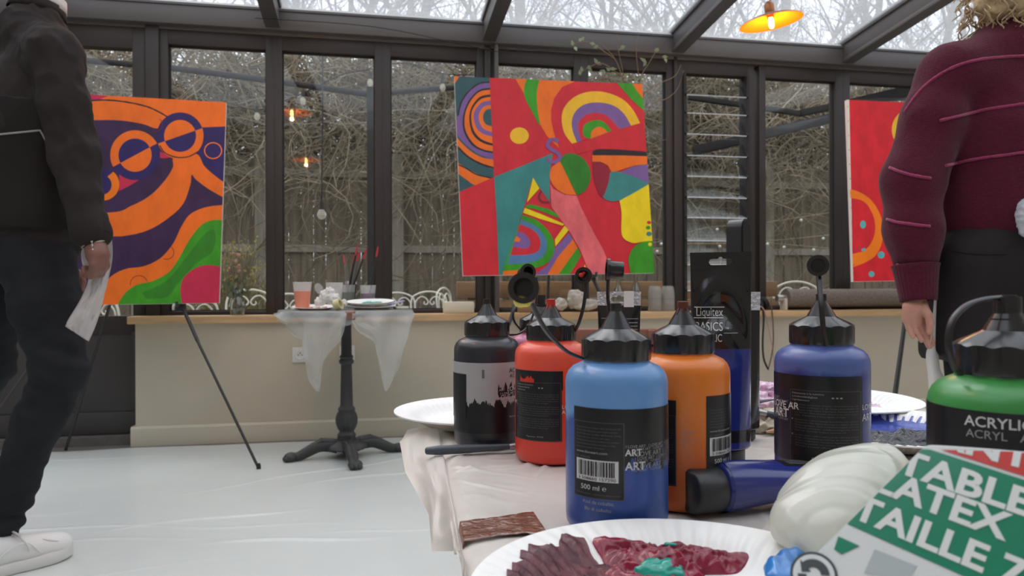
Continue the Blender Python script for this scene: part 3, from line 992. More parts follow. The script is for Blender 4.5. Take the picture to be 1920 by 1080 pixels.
rnd = random.Random(21)
crs = []
for i in range(150):
    a = rnd.uniform(0, PI)
    crs.append((rnd.uniform(0.07, 1.2), rnd.uniform(0.2, 0.95), math.cos(a), math.sin(a), rnd.uniform(0.03, 0.16), rnd.uniform(0.0012, 0.0040), rnd.uniform(0.0008, 0.0030)))
def wrinkle(x, y):
    z = 0.0007 * (fbm((x * 22, y * 22, 1.3)) )
    for (cx, cy, c, s, l, w, h) in crs:
        dx, dy = x - cx, y - cy
        al, ac = dx * c + dy * s, -dx * s + dy * c
        if abs(al) < l and abs(ac) < 3 * w:
            z += h * math.exp(-(ac / w) ** 2) * (1 - (al / l) ** 2)
    return z
E_px = [(872, 1110), (868, 1078), (860, 1000), (849, 930), (838, 870), (828, 825), (821, 797)]
E_pts = catmull([on_z(x, y, ZT) for x, y in E_px], 10)
def edge_x(y):
    for a, c in zip(E_pts, E_pts[1:]):
        if a.y <= y <= c.y: return a.x + (c.x - a.x) * (y - a.y) / max(c.y - a.y, 1e-6)
    return E_pts[0].x if y < E_pts[0].y else E_pts[-1].x
b = MB()
def top(u, v):
    y = 0.10 + v * 0.855
    x0 = edge_x(y)
    x = x0 + u ** 1.2 * (1.58 - x0)
    z = ZT - 0.0015 + wrinkle(x, y)
    e = min((x - x0) / 0.012, (0.955 - y) / 0.012, 1.0)
    return Vector((x, y, z - 0.004 * (1 - max(e, 0)) ** 2))
U_ = np.linspace(0, 1, 381) ** 1.5; V_ = np.linspace(0, 1, 331)
wy = 0.10 + V_ * 0.855; wx0 = np.array([edge_x(float(y)) for y in wy])
WX = wx0[:, None] + U_[None, :] * (1.58 - wx0[:, None]); WY = np.repeat(wy[:, None], len(U_), 1)
WZ = np.zeros(WX.shape)
for (cx, cy, c, s, l, w, h) in crs:
    dx, dy = WX - cx, WY - cy
    al, ac = dx * c + dy * s, -dx * s + dy * c
    ac = ac + 0.15 * l * np.sin(al / l * 3 + cx * 50)
    WZ += np.where((np.abs(al) < l) & (np.abs(ac) < 3 * w), h * np.exp(-(ac / w) ** 2) * (1 - (al / l) ** 2), 0)
WZ = np.minimum(WZ, 0.005)
ed = np.clip(np.minimum(np.minimum((WX - wx0[:, None]) / 0.012, (0.955 - WY) / 0.012), 1.0), 0, 1)
WZ = WZ * ed + ZT - 0.0015 - 0.004 * (1 - ed) ** 2
nu, nv = len(U_), len(V_)
for j in range(nv):
    for i in range(nu):
        x, y = float(WX[j, i]), float(WY[j, i])
        b.v.append((x, y, float(WZ[j, i]) + 0.0012 * (0.3 - abs(fbm((x * 26, y * 26, 1.3), 3))) * float(ed[j, i])))
b.f = [[j * nu + i, j * nu + i + 1, (j + 1) * nu + i + 1, (j + 1) * nu + i] for j in range(nv - 1) for i in range(nu - 1)]
b.m = [0] * len(b.f)
# loose overhang that stands off the left edge
O_px = [(872, 1112, 0.43), (866, 1079, 0.462), (862, 1022, 0.505), (840, 1034, 0.535), (818, 1033, 0.565), (797, 965, 0.655), (768, 890, 0.755), (745, 828, 0.88), (768, 806, 0.93), (806, 797, 0.955)]
O_pts = [at(*O_px[i]).lerp(at(*O_px[i + 1]), k / 8) for i in range(len(O_px) - 1) for k in range(8)] + [at(*O_px[-1])]
def resample(P, t):
    n = len(P) - 1; f = t * n; i = min(int(f), n - 1)
    return P[i].lerp(P[i + 1], f - i)
def hang(u, v):
    e = resample(E_pts, v); o = resample(O_pts, v)
    p = e.lerp(o, u)
    amp = math.sin(PI * min(u, 1)) * 0.012
    tri = abs(((v * 4.3 + u * 0.6) % 1.0) - 0.5) * 2 - 0.5
    p.z += amp * (tri * 0.8 + 0.5 * (0.4 - abs(fbm((v * 7, u * 2.5, 2)))))
    p.x += 0.007 * u * tri
    if u == 0: p = e - Vector((0, 0, 0.0055))
    return p
b.grid(16, 90, hang)
# far edge hangs straight down
b.grid(60, 8, lambda u, v: Vector((edge_x(0.95) + u * (1.58 - edge_x(0.95)), 0.955 + 0.012 * v + 0.006 * math.sin(u * 60) * v, ZT - 0.0055 - v * 0.10)))
b.grid(40, 8, lambda u, v: Vector((1.58 + 0.01 * v, 0.10 + 0.855 * u, ZT - 0.0055 - v * 0.12)))
tag(b.build('table_cover', M_cover, smooth=180), 'crinkled white plastic sheet covering the low paint table, its left edge flaring out', 'table cover')

# two strips of brown packing tape on the table's left edge
M_tape = mat('brown_packing_tape', rgb(124, 82, 66), rough=0.14, var=0.12, scale=60, bump=0.5, bscale=60, spec=0.9)
b = MB()
P = [[on_z(x, y, ZT + 0.004) for x, y in row] for row in (((858, 970), (866, 1008)), ((930, 962), (940, 996)), ((1000, 952), (985, 992)), ((1012, 970), (1030, 997)))]
def tp(u, v):
    n = len(P) - 1; f = u * n; i = min(int(f), n - 1)
    p = P[i][0].lerp(P[i + 1][0], f - i).lerp(P[i][1].lerp(P[i + 1][1], f - i), v)
    p.z = ZT + 0.0006 + 0.0010 * abs(fbm((p.x * 60, p.y * 60, 0)))
    if u < 0.02: p.z -= 0.012
    return p
b.grid(50, 12, tp)
tag(b.build('tape_strip', M_tape, smooth=180, solid=0.0004), 'strip of glossy brown packing tape folded over the left edge of the paint table', 'tape')

# ------------------------------------------------------------------ paint bottles
M_cap = mat('glossy_black_cap', rgb(36, 33, 33), rough=0.22, spec=0.6)
M_strap = mat('satin_black_strap', rgb(42, 39, 39), rough=0.3)
M_lab = mat('black_label', rgb(30, 29, 31), rough=0.32, spec=0.4)
M_lab2 = mat('label_box_black', rgb(24, 24, 26), rough=0.3, spec=0.4)
M_print = mat('grey_print', rgb(150, 150, 152), rough=0.4)
M_dim = mat('dim_grey_print', rgb(92, 92, 94), rough=0.4)
M_pale = mat('pale_print', rgb(205, 205, 205), rough=0.4)
M_greylab = mat('pale_grey_label', rgb(168, 166, 166), rough=0.4)
RB, K = 0.0375, 0.075 / 190.0

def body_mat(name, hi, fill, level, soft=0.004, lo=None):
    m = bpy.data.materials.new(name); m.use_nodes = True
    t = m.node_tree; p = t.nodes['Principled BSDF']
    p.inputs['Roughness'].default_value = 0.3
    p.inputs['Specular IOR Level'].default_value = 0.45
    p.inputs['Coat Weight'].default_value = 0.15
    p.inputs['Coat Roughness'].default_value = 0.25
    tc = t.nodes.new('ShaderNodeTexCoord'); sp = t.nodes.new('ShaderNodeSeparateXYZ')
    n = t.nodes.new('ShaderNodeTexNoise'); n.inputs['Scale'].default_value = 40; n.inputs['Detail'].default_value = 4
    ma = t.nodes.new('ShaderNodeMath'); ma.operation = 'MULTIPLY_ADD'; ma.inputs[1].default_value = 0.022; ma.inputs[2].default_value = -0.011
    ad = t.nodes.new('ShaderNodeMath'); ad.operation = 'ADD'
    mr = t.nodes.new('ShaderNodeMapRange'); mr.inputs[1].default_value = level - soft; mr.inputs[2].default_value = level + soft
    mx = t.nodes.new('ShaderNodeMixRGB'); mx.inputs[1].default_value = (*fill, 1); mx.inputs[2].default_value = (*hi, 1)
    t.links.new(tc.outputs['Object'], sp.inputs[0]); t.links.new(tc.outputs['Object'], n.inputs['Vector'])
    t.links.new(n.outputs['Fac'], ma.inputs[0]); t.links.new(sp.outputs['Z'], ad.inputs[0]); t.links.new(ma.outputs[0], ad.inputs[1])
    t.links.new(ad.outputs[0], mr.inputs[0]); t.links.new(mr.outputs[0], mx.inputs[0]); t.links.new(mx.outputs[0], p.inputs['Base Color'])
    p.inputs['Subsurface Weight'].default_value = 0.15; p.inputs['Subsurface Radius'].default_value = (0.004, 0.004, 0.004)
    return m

class Wrap:
    """flat print laid round a cylinder; phi = 0 faces the front, positive to the right"""
    def __init__(self, r): self.r, self.b = r, MB()
    def pt(self, phi, z, dr): rr = self.r + dr; return (rr * math.sin(phi), -rr * math.cos(phi), z)
    def patch(self, f0, f1, z0, z1, mi, dr=0.0003):
        n = max(2, int(abs(f1 - f0) / R(3)))
        self.b.grid(n, 1, lambda u, v: self.pt(f0 + (f1 - f0) * u, z0 + (z1 - z0) * v, dr), mi); return self
    def ragged(self, f0, f1, ztop, zlo, zhi, mi, seed, dr=0.0003, fr=22.0, up=False):
        n = int(abs(f1 - f0) / R(0.7))
        def fn(u, v):
            f = f0 + (f1 - f0) * u
            q = 0.5 + 0.9 * fbm((f * fr * 0.25, seed, 0)) + 0.35 * fbm((f * fr * 3, seed, 5))
            q = min(max(q, 0), 1)
            return self.pt(f, ztop if v > 0.5 else zlo + (zhi - zlo) * q, dr)
        self.b.grid(n, 1, fn, mi); return self
    def text(self, s, f, z, h, mi, dr=0.0006, align='LEFT', width=None, bold=0.0, space=1.0):
        vs, fs = text_tris(s, h / 0.72, align, 0.0, bold, space)
        if width:
            w = max(x for x, y in vs) - min(x for x, y in vs)
            vs = [(x * width / w, y) for x, y in vs]
        self.b.add([self.pt(f + x / self.r, z + y, dr) for x, y in vs], fs, mi); return self
    def rule(self, f0, f1, z, w, mi, dr=0.0005): return self.patch(f0, f1, z - w / 2, z + w / 2, mi, dr)
    def box(self, f0, f1, z0, z1, w, mi, dr=0.0005):
        self.rule(f0, f1, z0, w, mi, dr); self.rule(f0, f1, z1, w, mi, dr)
        a = w / self.r
        self.patch(f0 - a / 2, f0 + a / 2, z0, z1, mi, dr); self.patch(f1 - a / 2, f1 + a / 2, z0, z1, mi, dr); return self
    def barcode(self, f0, f1, z0, z1, mw, mk, seed, digits=None):
        self.patch(f0, f1, z0, z1, mw, 0.0005)
        rd = random.Random(seed); f = f0 + (f1 - f0) * 0.07; e = f1 - (f1 - f0) * 0.07
        unit = (e - f) / 70.0
        while f < e:
            w = unit * rd.choice((1, 1, 2, 3)); self.patch(f, min(f + w, e), z0 + (z1 - z0) * 0.24, z1 - (z1 - z0) * 0.06, mk, 0.0008)
            f += w + unit * rd.choice((1, 1, 2))
        if digits: self.text(digits, f0 + (f1 - f0) * 0.06, z0 + (z1 - z0) * 0.05, (z1 - z0) * 0.14, mk, 0.0008, width=(f1 - f0) * 0.88 * self.r)
        return self
    def build(self, mats, parent, name='label'): return self.b.build(name, mats, parent, smooth=60)

PARA = [['Acrylique onctueuse d\'aspect satin\u00e9 pr\u00e9sentant des', 'nuances intenses et de larges possibilit\u00e9s de', 'm\u00e9langes selon votre inspiration. Parfaite r\u00e9sistance', '\u00e0 la lumi\u00e8re. Peut pouvoir couvrant sur toiles, papier,', 'bois... R\u00e9sistante \u00e0 l\'eau apr\u00e8s s\u00e9chage.'],
        ['Seidenmatt auftrocknende Acrylfarbe von mittlerer', 'Konsistenz. Die Pigmentierung erm\u00f6glicht optimale', 'Mischergebnisse. Gute Lichtbest\u00e4ndigkeit und hohe', 'Deckkraft auf Leinen- und Baumwollgewebe, Papier,', 'Holz, usw. Die Farbe trocknet wasserfest auf.'],
        ['Acrylic paint with a satiny finish offering intense', 'shades and excellent possibilities for mixing according', 'to your inspiration. Excellent lightfastness. Strong', 'covering power on canvas, papers, wood...', 'Waterproof after drying.']]
def text_block(w, f0, f1, z1, z0, pig, stars, mi=1, mdim=2):
    """the lightfastness panel: heading, three bulleted paragraphs and the pigment line"""
    H = z1 - z0; wd = (f1 - f0) * w.r
    for i, s in enumerate(('R\u00e9sistance \u00e0 la lumi\u00e8re', 'Lichtbest\u00e4ndigkeit', 'Lightfastness')):
        w.text(s, f0 + 0.02 * (f1 - f0), z1 - H * (0.055 + 0.047 * i), H * 0.026, mi, width=wd * (0.44, 0.36, 0.25)[i])
    w.text('\u25cf ' * stars, f0 + 0.56 * (f1 - f0), z1 - H * 0.10, H * 0.022, mi, width=wd * 0.05 * stars)
    z = z1 - H * 0.21
    for para in PARA:
        w.text('\u25cf', f0 + 0.01 * (f1 - f0), z, H * 0.02, mi)
        for j, s in enumerate(para):
            w.text(s, f0 + 0.06 * (f1 - f0), z, H * 0.021, mdim, width=wd * (0.90 if j < len(para) - 1 else 0.70))
            z -= H * 0.038
        z -= H * 0.026
    w.text('Pigments : ' + pig, f0 + 0.30 * (f1 - f0), z0 + H * 0.045, H * 0.025, mi, width=wd * 0.36)
def data_block(w, f0, f1, z1, z0, seed, wide=1.0):
    """the back panel: fine print, web address, bar code and volume"""
    H = z1 - z0; wd = (f1 - f0) * w.r
    for i in range(7):
        w.text(PARA[i % 3][i % 4], f0 + 0.05 * (f1 - f0), z1 - H * (0.07 + 0.045 * i), H * 0.022, 2, width=wd * (0.9, 0.84, 0.9, 0.7, 0.88, 0.8, 0.6)[i])
    w.text('www.iloveart.com', f0 + 0.05 * (f1 - f0), z1 - H * 0.41, H * 0.035, 1, width=wd * 0.66, bold=0.01)
    w.text('N\u00b0 4288420', f0 + 0.05 * (f1 - f0), z1 - H * 0.475, H * 0.026, 2, width=wd * 0.32)
    w.barcode(f0 + 0.05 * (f1 - f0), f1 - 0.09 * (f1 - f0), z0 + H * 0.215, z0 + H * 0.505, 3, 0, seed, '3 508660 157290')
    w.text('500 ml \u212e', f0 + 0.16 * (f1 - f0), z0 + H * 0.095, H * 0.07, 3, width=wd * 0.52)
    w.text('Distribution : www.iloveart.com', f0 + 0.04 * (f1 - f0), z0 + H * 0.03, H * 0.025, 2, width=wd * 0.9)
def love_block(w, f0, f1, z0, z1, mi, seed):
    """the crowded lettering of the brand slogan"""
    rd = random.Random(seed); n = 7; z = z0
    hs = [0.10, 0.20, 0.09, 0.13, 0.20, 0.10, 0.12]
    for i in range(n):
        h = hs[i] * (z1 - z0); f = f0 + rd.uniform(0, 0.12) * (f1 - f0)
        while f < f1 - 0.12:
            vs, fs = text_tris('I LOVE ART', h / 0.72)
            wd = max(x for x, y in vs)
            if f + wd / w.r > f1 + 0.06: break
            w.b.add([w.pt(f + x / w.r, z + y, 0.0006) for x, y in vs], fs, mi)
            f += wd / w.r + 0.06
        z += h * 1.15

CAPN = 24
def cap_mod(r, z, a, j):
    if j in (1, 2, 3):
        return (r * (1 - 0.022 * (0.5 - 0.5 * math.cos(12 * a)) ** 3), z)
    if j == 4: return (r, z - 0.0012 * (0.5 - 0.5 * math.cos(12 * a)) ** 2)
    return (r, z)
def bottle(px, D, label, body, sc=1.0, tip=None, closed=False, turn=0.0):
    p = at(px, 600, D); p.z = ZT
    t = thing('paint_bottle', label, 'bottle', p, math.atan2(-p.x, p.y) + turn, 'squeeze bottles of acrylic paint on the table')
    t.scale = (sc, sc, sc)
    prof = [(0.0, 0.002), (0.026, 0.001), (0.031, 0.0), (0.0345, 0.0012), (0.0368, 0.0045), (0.0375, 0.010), (0.0375, 0.030), (0.0375, 0.060), (0.0375, 0.090), (0.0375, 0.1065), (0.0370, 0.1105), (0.0352, 0.1145), (0.0320, 0.1178), (0.0275, 0.1200), (0.0248, 0.1212), (0.0243, 0.1235), (0.0, 0.1235)]
    b = MB(); b.lathe(prof, 72); b.build('body', body, t, smooth=50)
    prof = [(0.0, 0.1228), (0.0253, 0.1228), (0.0256, 0.1245), (0.0256, 0.136), (0.0253, 0.1384), (0.0225, 0.1402), (0.0135, 0.1445), (0.0120, 0.1455), (0.0, 0.1455)]
    b = MB(); b.lathe(prof, 96, mod=cap_mod); b.build('cap', M_cap, t, smooth=30)
    prof = [(0.0, 0.1445), (0.0118, 0.1450), (0.0112, 0.1465), (0.0046, 0.1580), (0.0043, 0.1590), (0.0041, 0.1640), (0.0028, 0.1642), (0.0026, 0.160), (0.0, 0.160)]
    b = MB(); b.lathe(prof, 28, mi=0)
    mm = [M_cap]
    if tip:
        mm.append(tip); b.lathe([(0.0046, 0.1585), (0.0046, 0.1642), (0.0028, 0.1646), (0.0, 0.1640)], 20, mi=1)
        for k in range(3):
            a = -PI / 2 + (k - 1) * 0.7
            b.tube([(0.0045 * math.cos(a), 0.0045 * math.sin(a), 0.159), (0.0062 * math.cos(a), 0.0062 * math.sin(a), 0.1555 - 0.002 * k), (0.0075 * math.cos(a), 0.0075 * math.sin(a), 0.1535 - 0.004 * (k % 2))], [0.0009, 0.0008, 0.0004], 6, 1)
    b.build('nozzle', mm, t, smooth=40)
    return t
def leash(t, path, plug_at, axis, paint=None, r=0.0085, L=0.012, wd=0.0022, blobm=None):
    """strap that ties the little plug to the cap ring; points are in world space"""
    b = MB(); b.tube(catmull(path, 8), wd, 10, 0, True, 0.55)
    s = b.build('strap', M_strap, t, world=True, smooth=60)
    M = Matrix.Translation(plug_at) @ Vector(axis).to_track_quat('Z', 'Y').to_matrix().to_4x4()
    b = MB(); b.lathe([(0.0, 0.0), (r * 0.82, 0.0), (r * 0.86, 0.001), (r * 0.86, L * 0.8), (r * 1.12, L * 0.82), (r * 1.12, L), (r * 0.72, L), (r * 0.70, 0.003), (0.0, 0.003)], 28, M=M)
    b.build('plug', M_cap, t, world=True, smooth=40)
    if paint:
        b = MB()
        for (x, y, z, rr) in blobm or ((0.3, 0.1, 0.4, 0.45), (-0.2, 0.3, 0.5, 0.3)):
            b.ball(M @ Vector((x * r, y * r, z * L)), (rr * r, rr * r, rr * r * 0.8), 12, 8)
        b.build('dried_paint', paint, t, world=True, smooth=180)

M_redpaint = mat('red_paint', rgb(196, 52, 38), rough=0.35)
M_yellow_p = mat('yellow_paint', rgb(212, 200, 84), rough=0.4)

# A: cobalt blue, in front
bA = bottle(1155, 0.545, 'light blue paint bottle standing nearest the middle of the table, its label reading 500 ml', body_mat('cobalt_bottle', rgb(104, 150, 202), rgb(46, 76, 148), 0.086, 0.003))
w = Wrap(RB); zA = lambda y: (985 - y) * K; fA = lambda x: math.asin(max(-1, min(1, (x - 1155) / 95.0)))
w.ragged(fA(1080), R(118), zA(753), zA(838), zA(866), 0, 4.0)
w.patch(fA(1081), fA(1168), zA(912), zA(780), 0, 0.00035)
w.box(fA(1081), fA(1168), zA(912), zA(778), 0.0003, 2)
data_block(w, fA(1082), fA(1167), zA(780), zA(910), 3)
love_block(w, fA(1170), R(100), zA(862), zA(818), 1, 5)
w.text('ART', fA(1170), zA(834), 0.0046, 3, bold=0.02); w.text('ART', fA(1170), zA(859), 0.0056, 3, bold=0.02)
w.text('Azul de cobalto', fA(1096), zA(922), 0.0026, 1); w.text('Blu di cobalto', fA(1099), zA(934), 0.0026, 1)
w.build([M_lab, M_print, M_dim, M_pale], bA)
leash(bA, [at(1092, 672, 0.537), at(1062, 658, 0.522), at(1030, 628, 0.50), at(1010, 596, 0.485), at(996, 566, 0.475)], at(985, 543, 0.472), at(960, 520, 0.40) - at(985, 543, 0.472), M_yellow_p, 0.0088, 0.012, 0.0021, ((-0.3, -0.9, 0.2, 0.55), (0.1, -1.0, 0.4, 0.4)))

# B: orange
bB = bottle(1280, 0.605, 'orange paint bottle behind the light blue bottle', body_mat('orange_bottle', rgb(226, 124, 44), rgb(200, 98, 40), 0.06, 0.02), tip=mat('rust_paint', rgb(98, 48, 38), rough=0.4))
w = Wrap(RB); KB = 0.075 / 176; zB = lambda y: (941 - y) * KB; fB = lambda x: math.asin(max(-1, min(1, (x - 1280) / 88.0)))
w.patch(fB(1205), fB(1268), zB(890), zB(734), 0); w.box(fB(1205), fB(1267), zB(888), zB(762), 0.0003, 2)
text_block(w, fB(1206), fB(1266), zB(764), zB(886), 'PO73', 3)
w.patch(fB(1321), R(96), zB(865), zB(726), 0); data_block(w, fB(1323), R(86), zB(745), zB(860), 8)
love_block(w, R(-3), R(18), zB(815), zB(790), 1, 2)
w.build([M_lab, M_print, M_dim, M_pale], bB)
leash(bB, [at(1222, 648, 0.605), at(1190, 650, 0.64), at(1156, 620, 0.66), at(1141, 570, 0.655), at(1140, 524, 0.645)], at(1168, 507, 0.645), at(1130, 505, 0.645) - at(1168, 507, 0.645), None, 0.0088, 0.0145)

# C: red
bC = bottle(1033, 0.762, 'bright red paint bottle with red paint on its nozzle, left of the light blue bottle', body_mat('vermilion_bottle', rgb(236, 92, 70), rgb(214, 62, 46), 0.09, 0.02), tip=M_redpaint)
w = Wrap(RB); KC = 0.075 / 135; zC = lambda y: (859 - y) * KC; fC = lambda x: math.asin(max(-1, min(1, (x - 1033) / 67.5)))
w.patch(fC(968), fC(1052), zC(815), zC(690), 0)
w.patch(fC(1052), fC(1054), zC(724), zC(690), 0)
w.box(fC(972), fC(1050), zC(814), zC(711), 0.0003, 2)
text_block(w, fC(972), fC(1050), zC(711), zC(813), 'PO73', 2)
w.ragged(fC(978), fC(1003), zC(711), zC(708), zC(699), 4, 3.3, 0.0006, 40)
w.text('LOVE', fC(1051.5), zC(757), 0.004, 3); w.text('ART', fC(1051.5), zC(766), 0.004, 3)
w.text('ART', fC(967.5), zC(752), 0.003, 3)
w.build([M_lab, M_print, M_dim, M_pale, MATS['red_paint']], bC)
leash(bC, [at(1078, 622, 0.758), at(1086, 604, 0.75), at(1094, 575, 0.748), at(1098, 545, 0.748), at(1099, 530, 0.75)], at(1097, 517, 0.755), at(1080, 516, 0.70) - at(1097, 517, 0.755), M_redpaint, 0.0078, 0.011, 0.0021, ((-0.35, 0.1, 0.75, 0.45), (0.0, 0.4, 0.7, 0.3)))

# D: black with a grey label
bD = bottle(913, 0.835, 'black paint bottle with a torn-edged pale grey label, leftmost bottle on the table', body_mat('black_bottle', rgb(62, 60, 64), rgb(46, 46, 52), 0.115, 0.01))
w = Wrap(RB); KD = 0.075 / 124; zD = lambda y: (833 - y) * KD; fD = lambda x: math.asin(max(-1, min(1, (x - 913) / 62.0)))
w.patch(R(-110), R(110), zD(803), zD(690), 0)
w.ragged(R(-110), R(60), zD(676), zD(758), zD(738), 4, 2.0, 0.0005, 18)
w.patch(R(-110), fD(876), zD(778), zD(697), 0, 0.0008)
data_block(w, R(-96), fD(875), zD(699), zD(776), 6)
w.text('ACRYLIQUE', fD(952), zD(695), 0.0052, 0, 0.0009); w.text('ACRYL', fD(953), zD(704), 0.0042, 0, 0.0009)
w.ragged(fD(932), R(80), zD(738), zD(712), zD(728), 0, 7.0, 0.0007, 40)
w.text('LOVE ART', fD(948), zD(728), 0.0050, 3, 0.0010); w.text('LOVE ART', fD(931), zD(742), 0.0048, 3, 0.0010); w.text('I LOVE ART', fD(936), zD(734), 0.0028, 3, 0.0010); w.text('ART', fD(934), zD(727), 0.0026, 3, 0.0010)
w.patch(fD(904), fD(908), zD(703), zD(688), 2, 0.0008)
w.text('Noir de Mars', fD(952), zD(776), 0.0022, 1, 0.0009)
w.build([M_lab, M_print, M_dim, M_pale, M_greylab], bD)
leash(bD, [at(956, 628, 0.83), at(974, 625, 0.825), at(990, 612, 0.825), at(1002, 582, 0.828), at(1008, 545, 0.83), at(1006, 520, 0.83)], at(980, 514, 0.83), at(1004, 504, 0.80) - at(980, 514, 0.83), None, 0.0082, 0.0155)

# E: ultramarine, right
bE = bottle(1540, 0.640, 'dark ultramarine paint bottle with a block of fine print, right half of the table', body_mat('ultramarine_bottle', rgb(84, 100, 160), rgb(42, 54, 124), 0.100, 0.003), 1.035)
w = Wrap(RB); KE = 0.075 / 169; zE = lambda y: (925 - y) * KE; fE = lambda x: math.asin(max(-1, min(1, (x - 1540) / 84.5)))
M_navy = mat('dark_navy_label', rgb(28, 27, 48), rough=0.32, spec=0.4)
w.ragged(R(-110), fE(1495), zE(702), zE(730), zE(738), 0, 1.0)
w.patch(R(-110), fE(1606), zE(860), zE(702), 4, 0.00025)
w.patch(fE(1487), fE(1607), zE(862), zE(706), 0, 0.0004); w.box(fE(1488), fE(1604), zE(858), zE(729), 0.0003, 2)
text_block(w, fE(1489), fE(1603), zE(729), zE(857), 'PB29', 3)
love_block(w, R(-86), fE(1486), zE(788), zE(748), 1, 9)
w.text('LOVE AR', fE(1459), zE(765), 0.0056, 3, bold=0.01); w.text('ART', fE(1461), zE(782), 0.0072, 3, bold=0.015)
w.text('LOVE', fE(1606), zE(763), 0.0045, 3); w.text('ART', fE(1606), zE(783), 0.0060, 3)
w.build([M_lab, M_print, M_dim, M_pale, M_navy], bE)
leash(bE, [at(1548, 648, 0.612), at(1544, 620, 0.610), at(1540, 575, 0.612), at(1537, 540, 0.620), at(1535, 516, 0.626)], at(1534, 498, 0.630), at(1532, 498, 0.50) - at(1534, 498, 0.630), None, 0.0080, 0.010, 0.0024)

# F: green, near right
bF = bottle(1890, 0.4035, 'green paint bottle with its nozzle plug closed, at the right end of the table', body_mat('green_bottle', rgb(66, 144, 74), rgb(44, 116, 62), 0.085, 0.01), 1.04)
w = Wrap(RB); KF = 0.075 / 270; zF = lambda y: (1015 - y) * KF; fF = lambda x: math.asin(max(-1, min(1, (x - 1890) / 133.0)))
w.patch(R(-100), R(100), 0.018, 0.1068, 0)
w.text('ACRYLIQUE', fF(1826), 0.0992, 0.0052, 3, bold=0.01); w.text('ACRYL   ACRYLIC', fF(1828), 0.0935, 0.0042, 1)
w.build([M_lab, M_print, M_dim, M_pale], bF)
leash(bF, [at(1800, 702, 0.395), at(1786, 680, 0.392), at(1778, 640, 0.392), at(1786, 600, 0.393), at(1812, 573, 0.396), at(1845, 561, 0.400), at(1880, 557, 0.4035)], at(1889, 556, 0.4035), Vector((0, 0, -1)), None, 0.0078, 0.0145, 0.0021)

# G: pink, hidden at the back
bG = bottle(1013, 0.90, 'pink paint bottle mostly hidden behind the red bottle', body_mat('pink_bottle', rgb(196, 112, 150), rgb(176, 84, 128), 0.09, 0.02), closed=True)
leash(bG, [at(976, 618, 0.89), at(965, 605, 0.885), at(962, 588, 0.885), at(970, 571, 0.89), at(985, 560, 0.90), at(1000, 556, 0.905), at(1012, 556, 0.905)], at(1014, 553, 0.90), Vector((0, 0, -1)), M_redpaint, 0.0066, 0.014)

# ------------------------------------------------------------------ paper plates and paint on them
PR = 0.115
def plate_z(r):
    """height of the plate's upper face above its base"""
    if r < 0.074: return 0.0022
    if r < 0.100: t = (r - 0.074) / 0.026; return 0.0022 + 0.0125 * (t * t * (3 - 2 * t))
    return 0.0147 + 0.0030 * min((r - 0.100) / 0.013, 1.0)
def flute(r, a):
    if r < 0.076 or r > 0.1145: return 0.0
    w = math.sin(PI * min(1, (r - 0.076) / 0.034)) if r < 0.110 else 0.45
    return 0.0010 * w * math.cos(64 * a)
M_plate = mat('white_paper_plate', rgb(236, 235, 232), rough=0.5)
M_plate_under = mat('plate_underside', rgb(226, 220, 210), rough=0.75)
def plate(c, label, tilt=(0, 0), group='white paper plates on the tables', rad=1.0):
    t = thing('paper_plate', label, 'plate', c, 0, group)
    t.rotation_euler = (tilt[0], tilt[1], 0)
    t.scale = (rad, rad, rad)
    b = MB()
    N = 384
    rs = [0.0, 0.03, 0.06, 0.073, 0.077, 0.081, 0.086, 0.091, 0.096, 0.101, 0.106, 0.110, 0.113, 0.115]
    def vz(r, k, under):
        a = 2 * PI * k / N
        return Vector((r * math.cos(a), r * math.sin(a), plate_z(r) + flute(r, a) - (0.0016 if under else 0)))
    for under in (0, 1):
        vs = [vz(r, k, under) for r in rs for k in range(N)]
        fs = []
        for j in range(len(rs) - 1):
            for k in range(N):
                q = (j * N + k, j * N + (k + 1) % N, (j + 1) * N + (k + 1) % N, (j + 1) * N + k)
                fs.append(q[::-1] if not under else q)
        b.add(vs, [tuple(reversed(q)) for q in fs], under)
    e = (len(rs) - 1) * N; o = len(rs) * N
    b.add([], [], 0)
    for k in range(N):
        b.f.append([e + k, e + (k + 1) % N, o + e + (k + 1) % N, o + e + k]); b.m.append(0)
    b.build('dish', [M_plate, M_plate_under], t, smooth=60)
    return t
pa_ = plate(Vector((*at(905, 770, 0.965).xy, ZT + 0.001)), 'clean white paper plate overhanging the far left corner of the paint table')
pE = at(905, 770, 0.97)

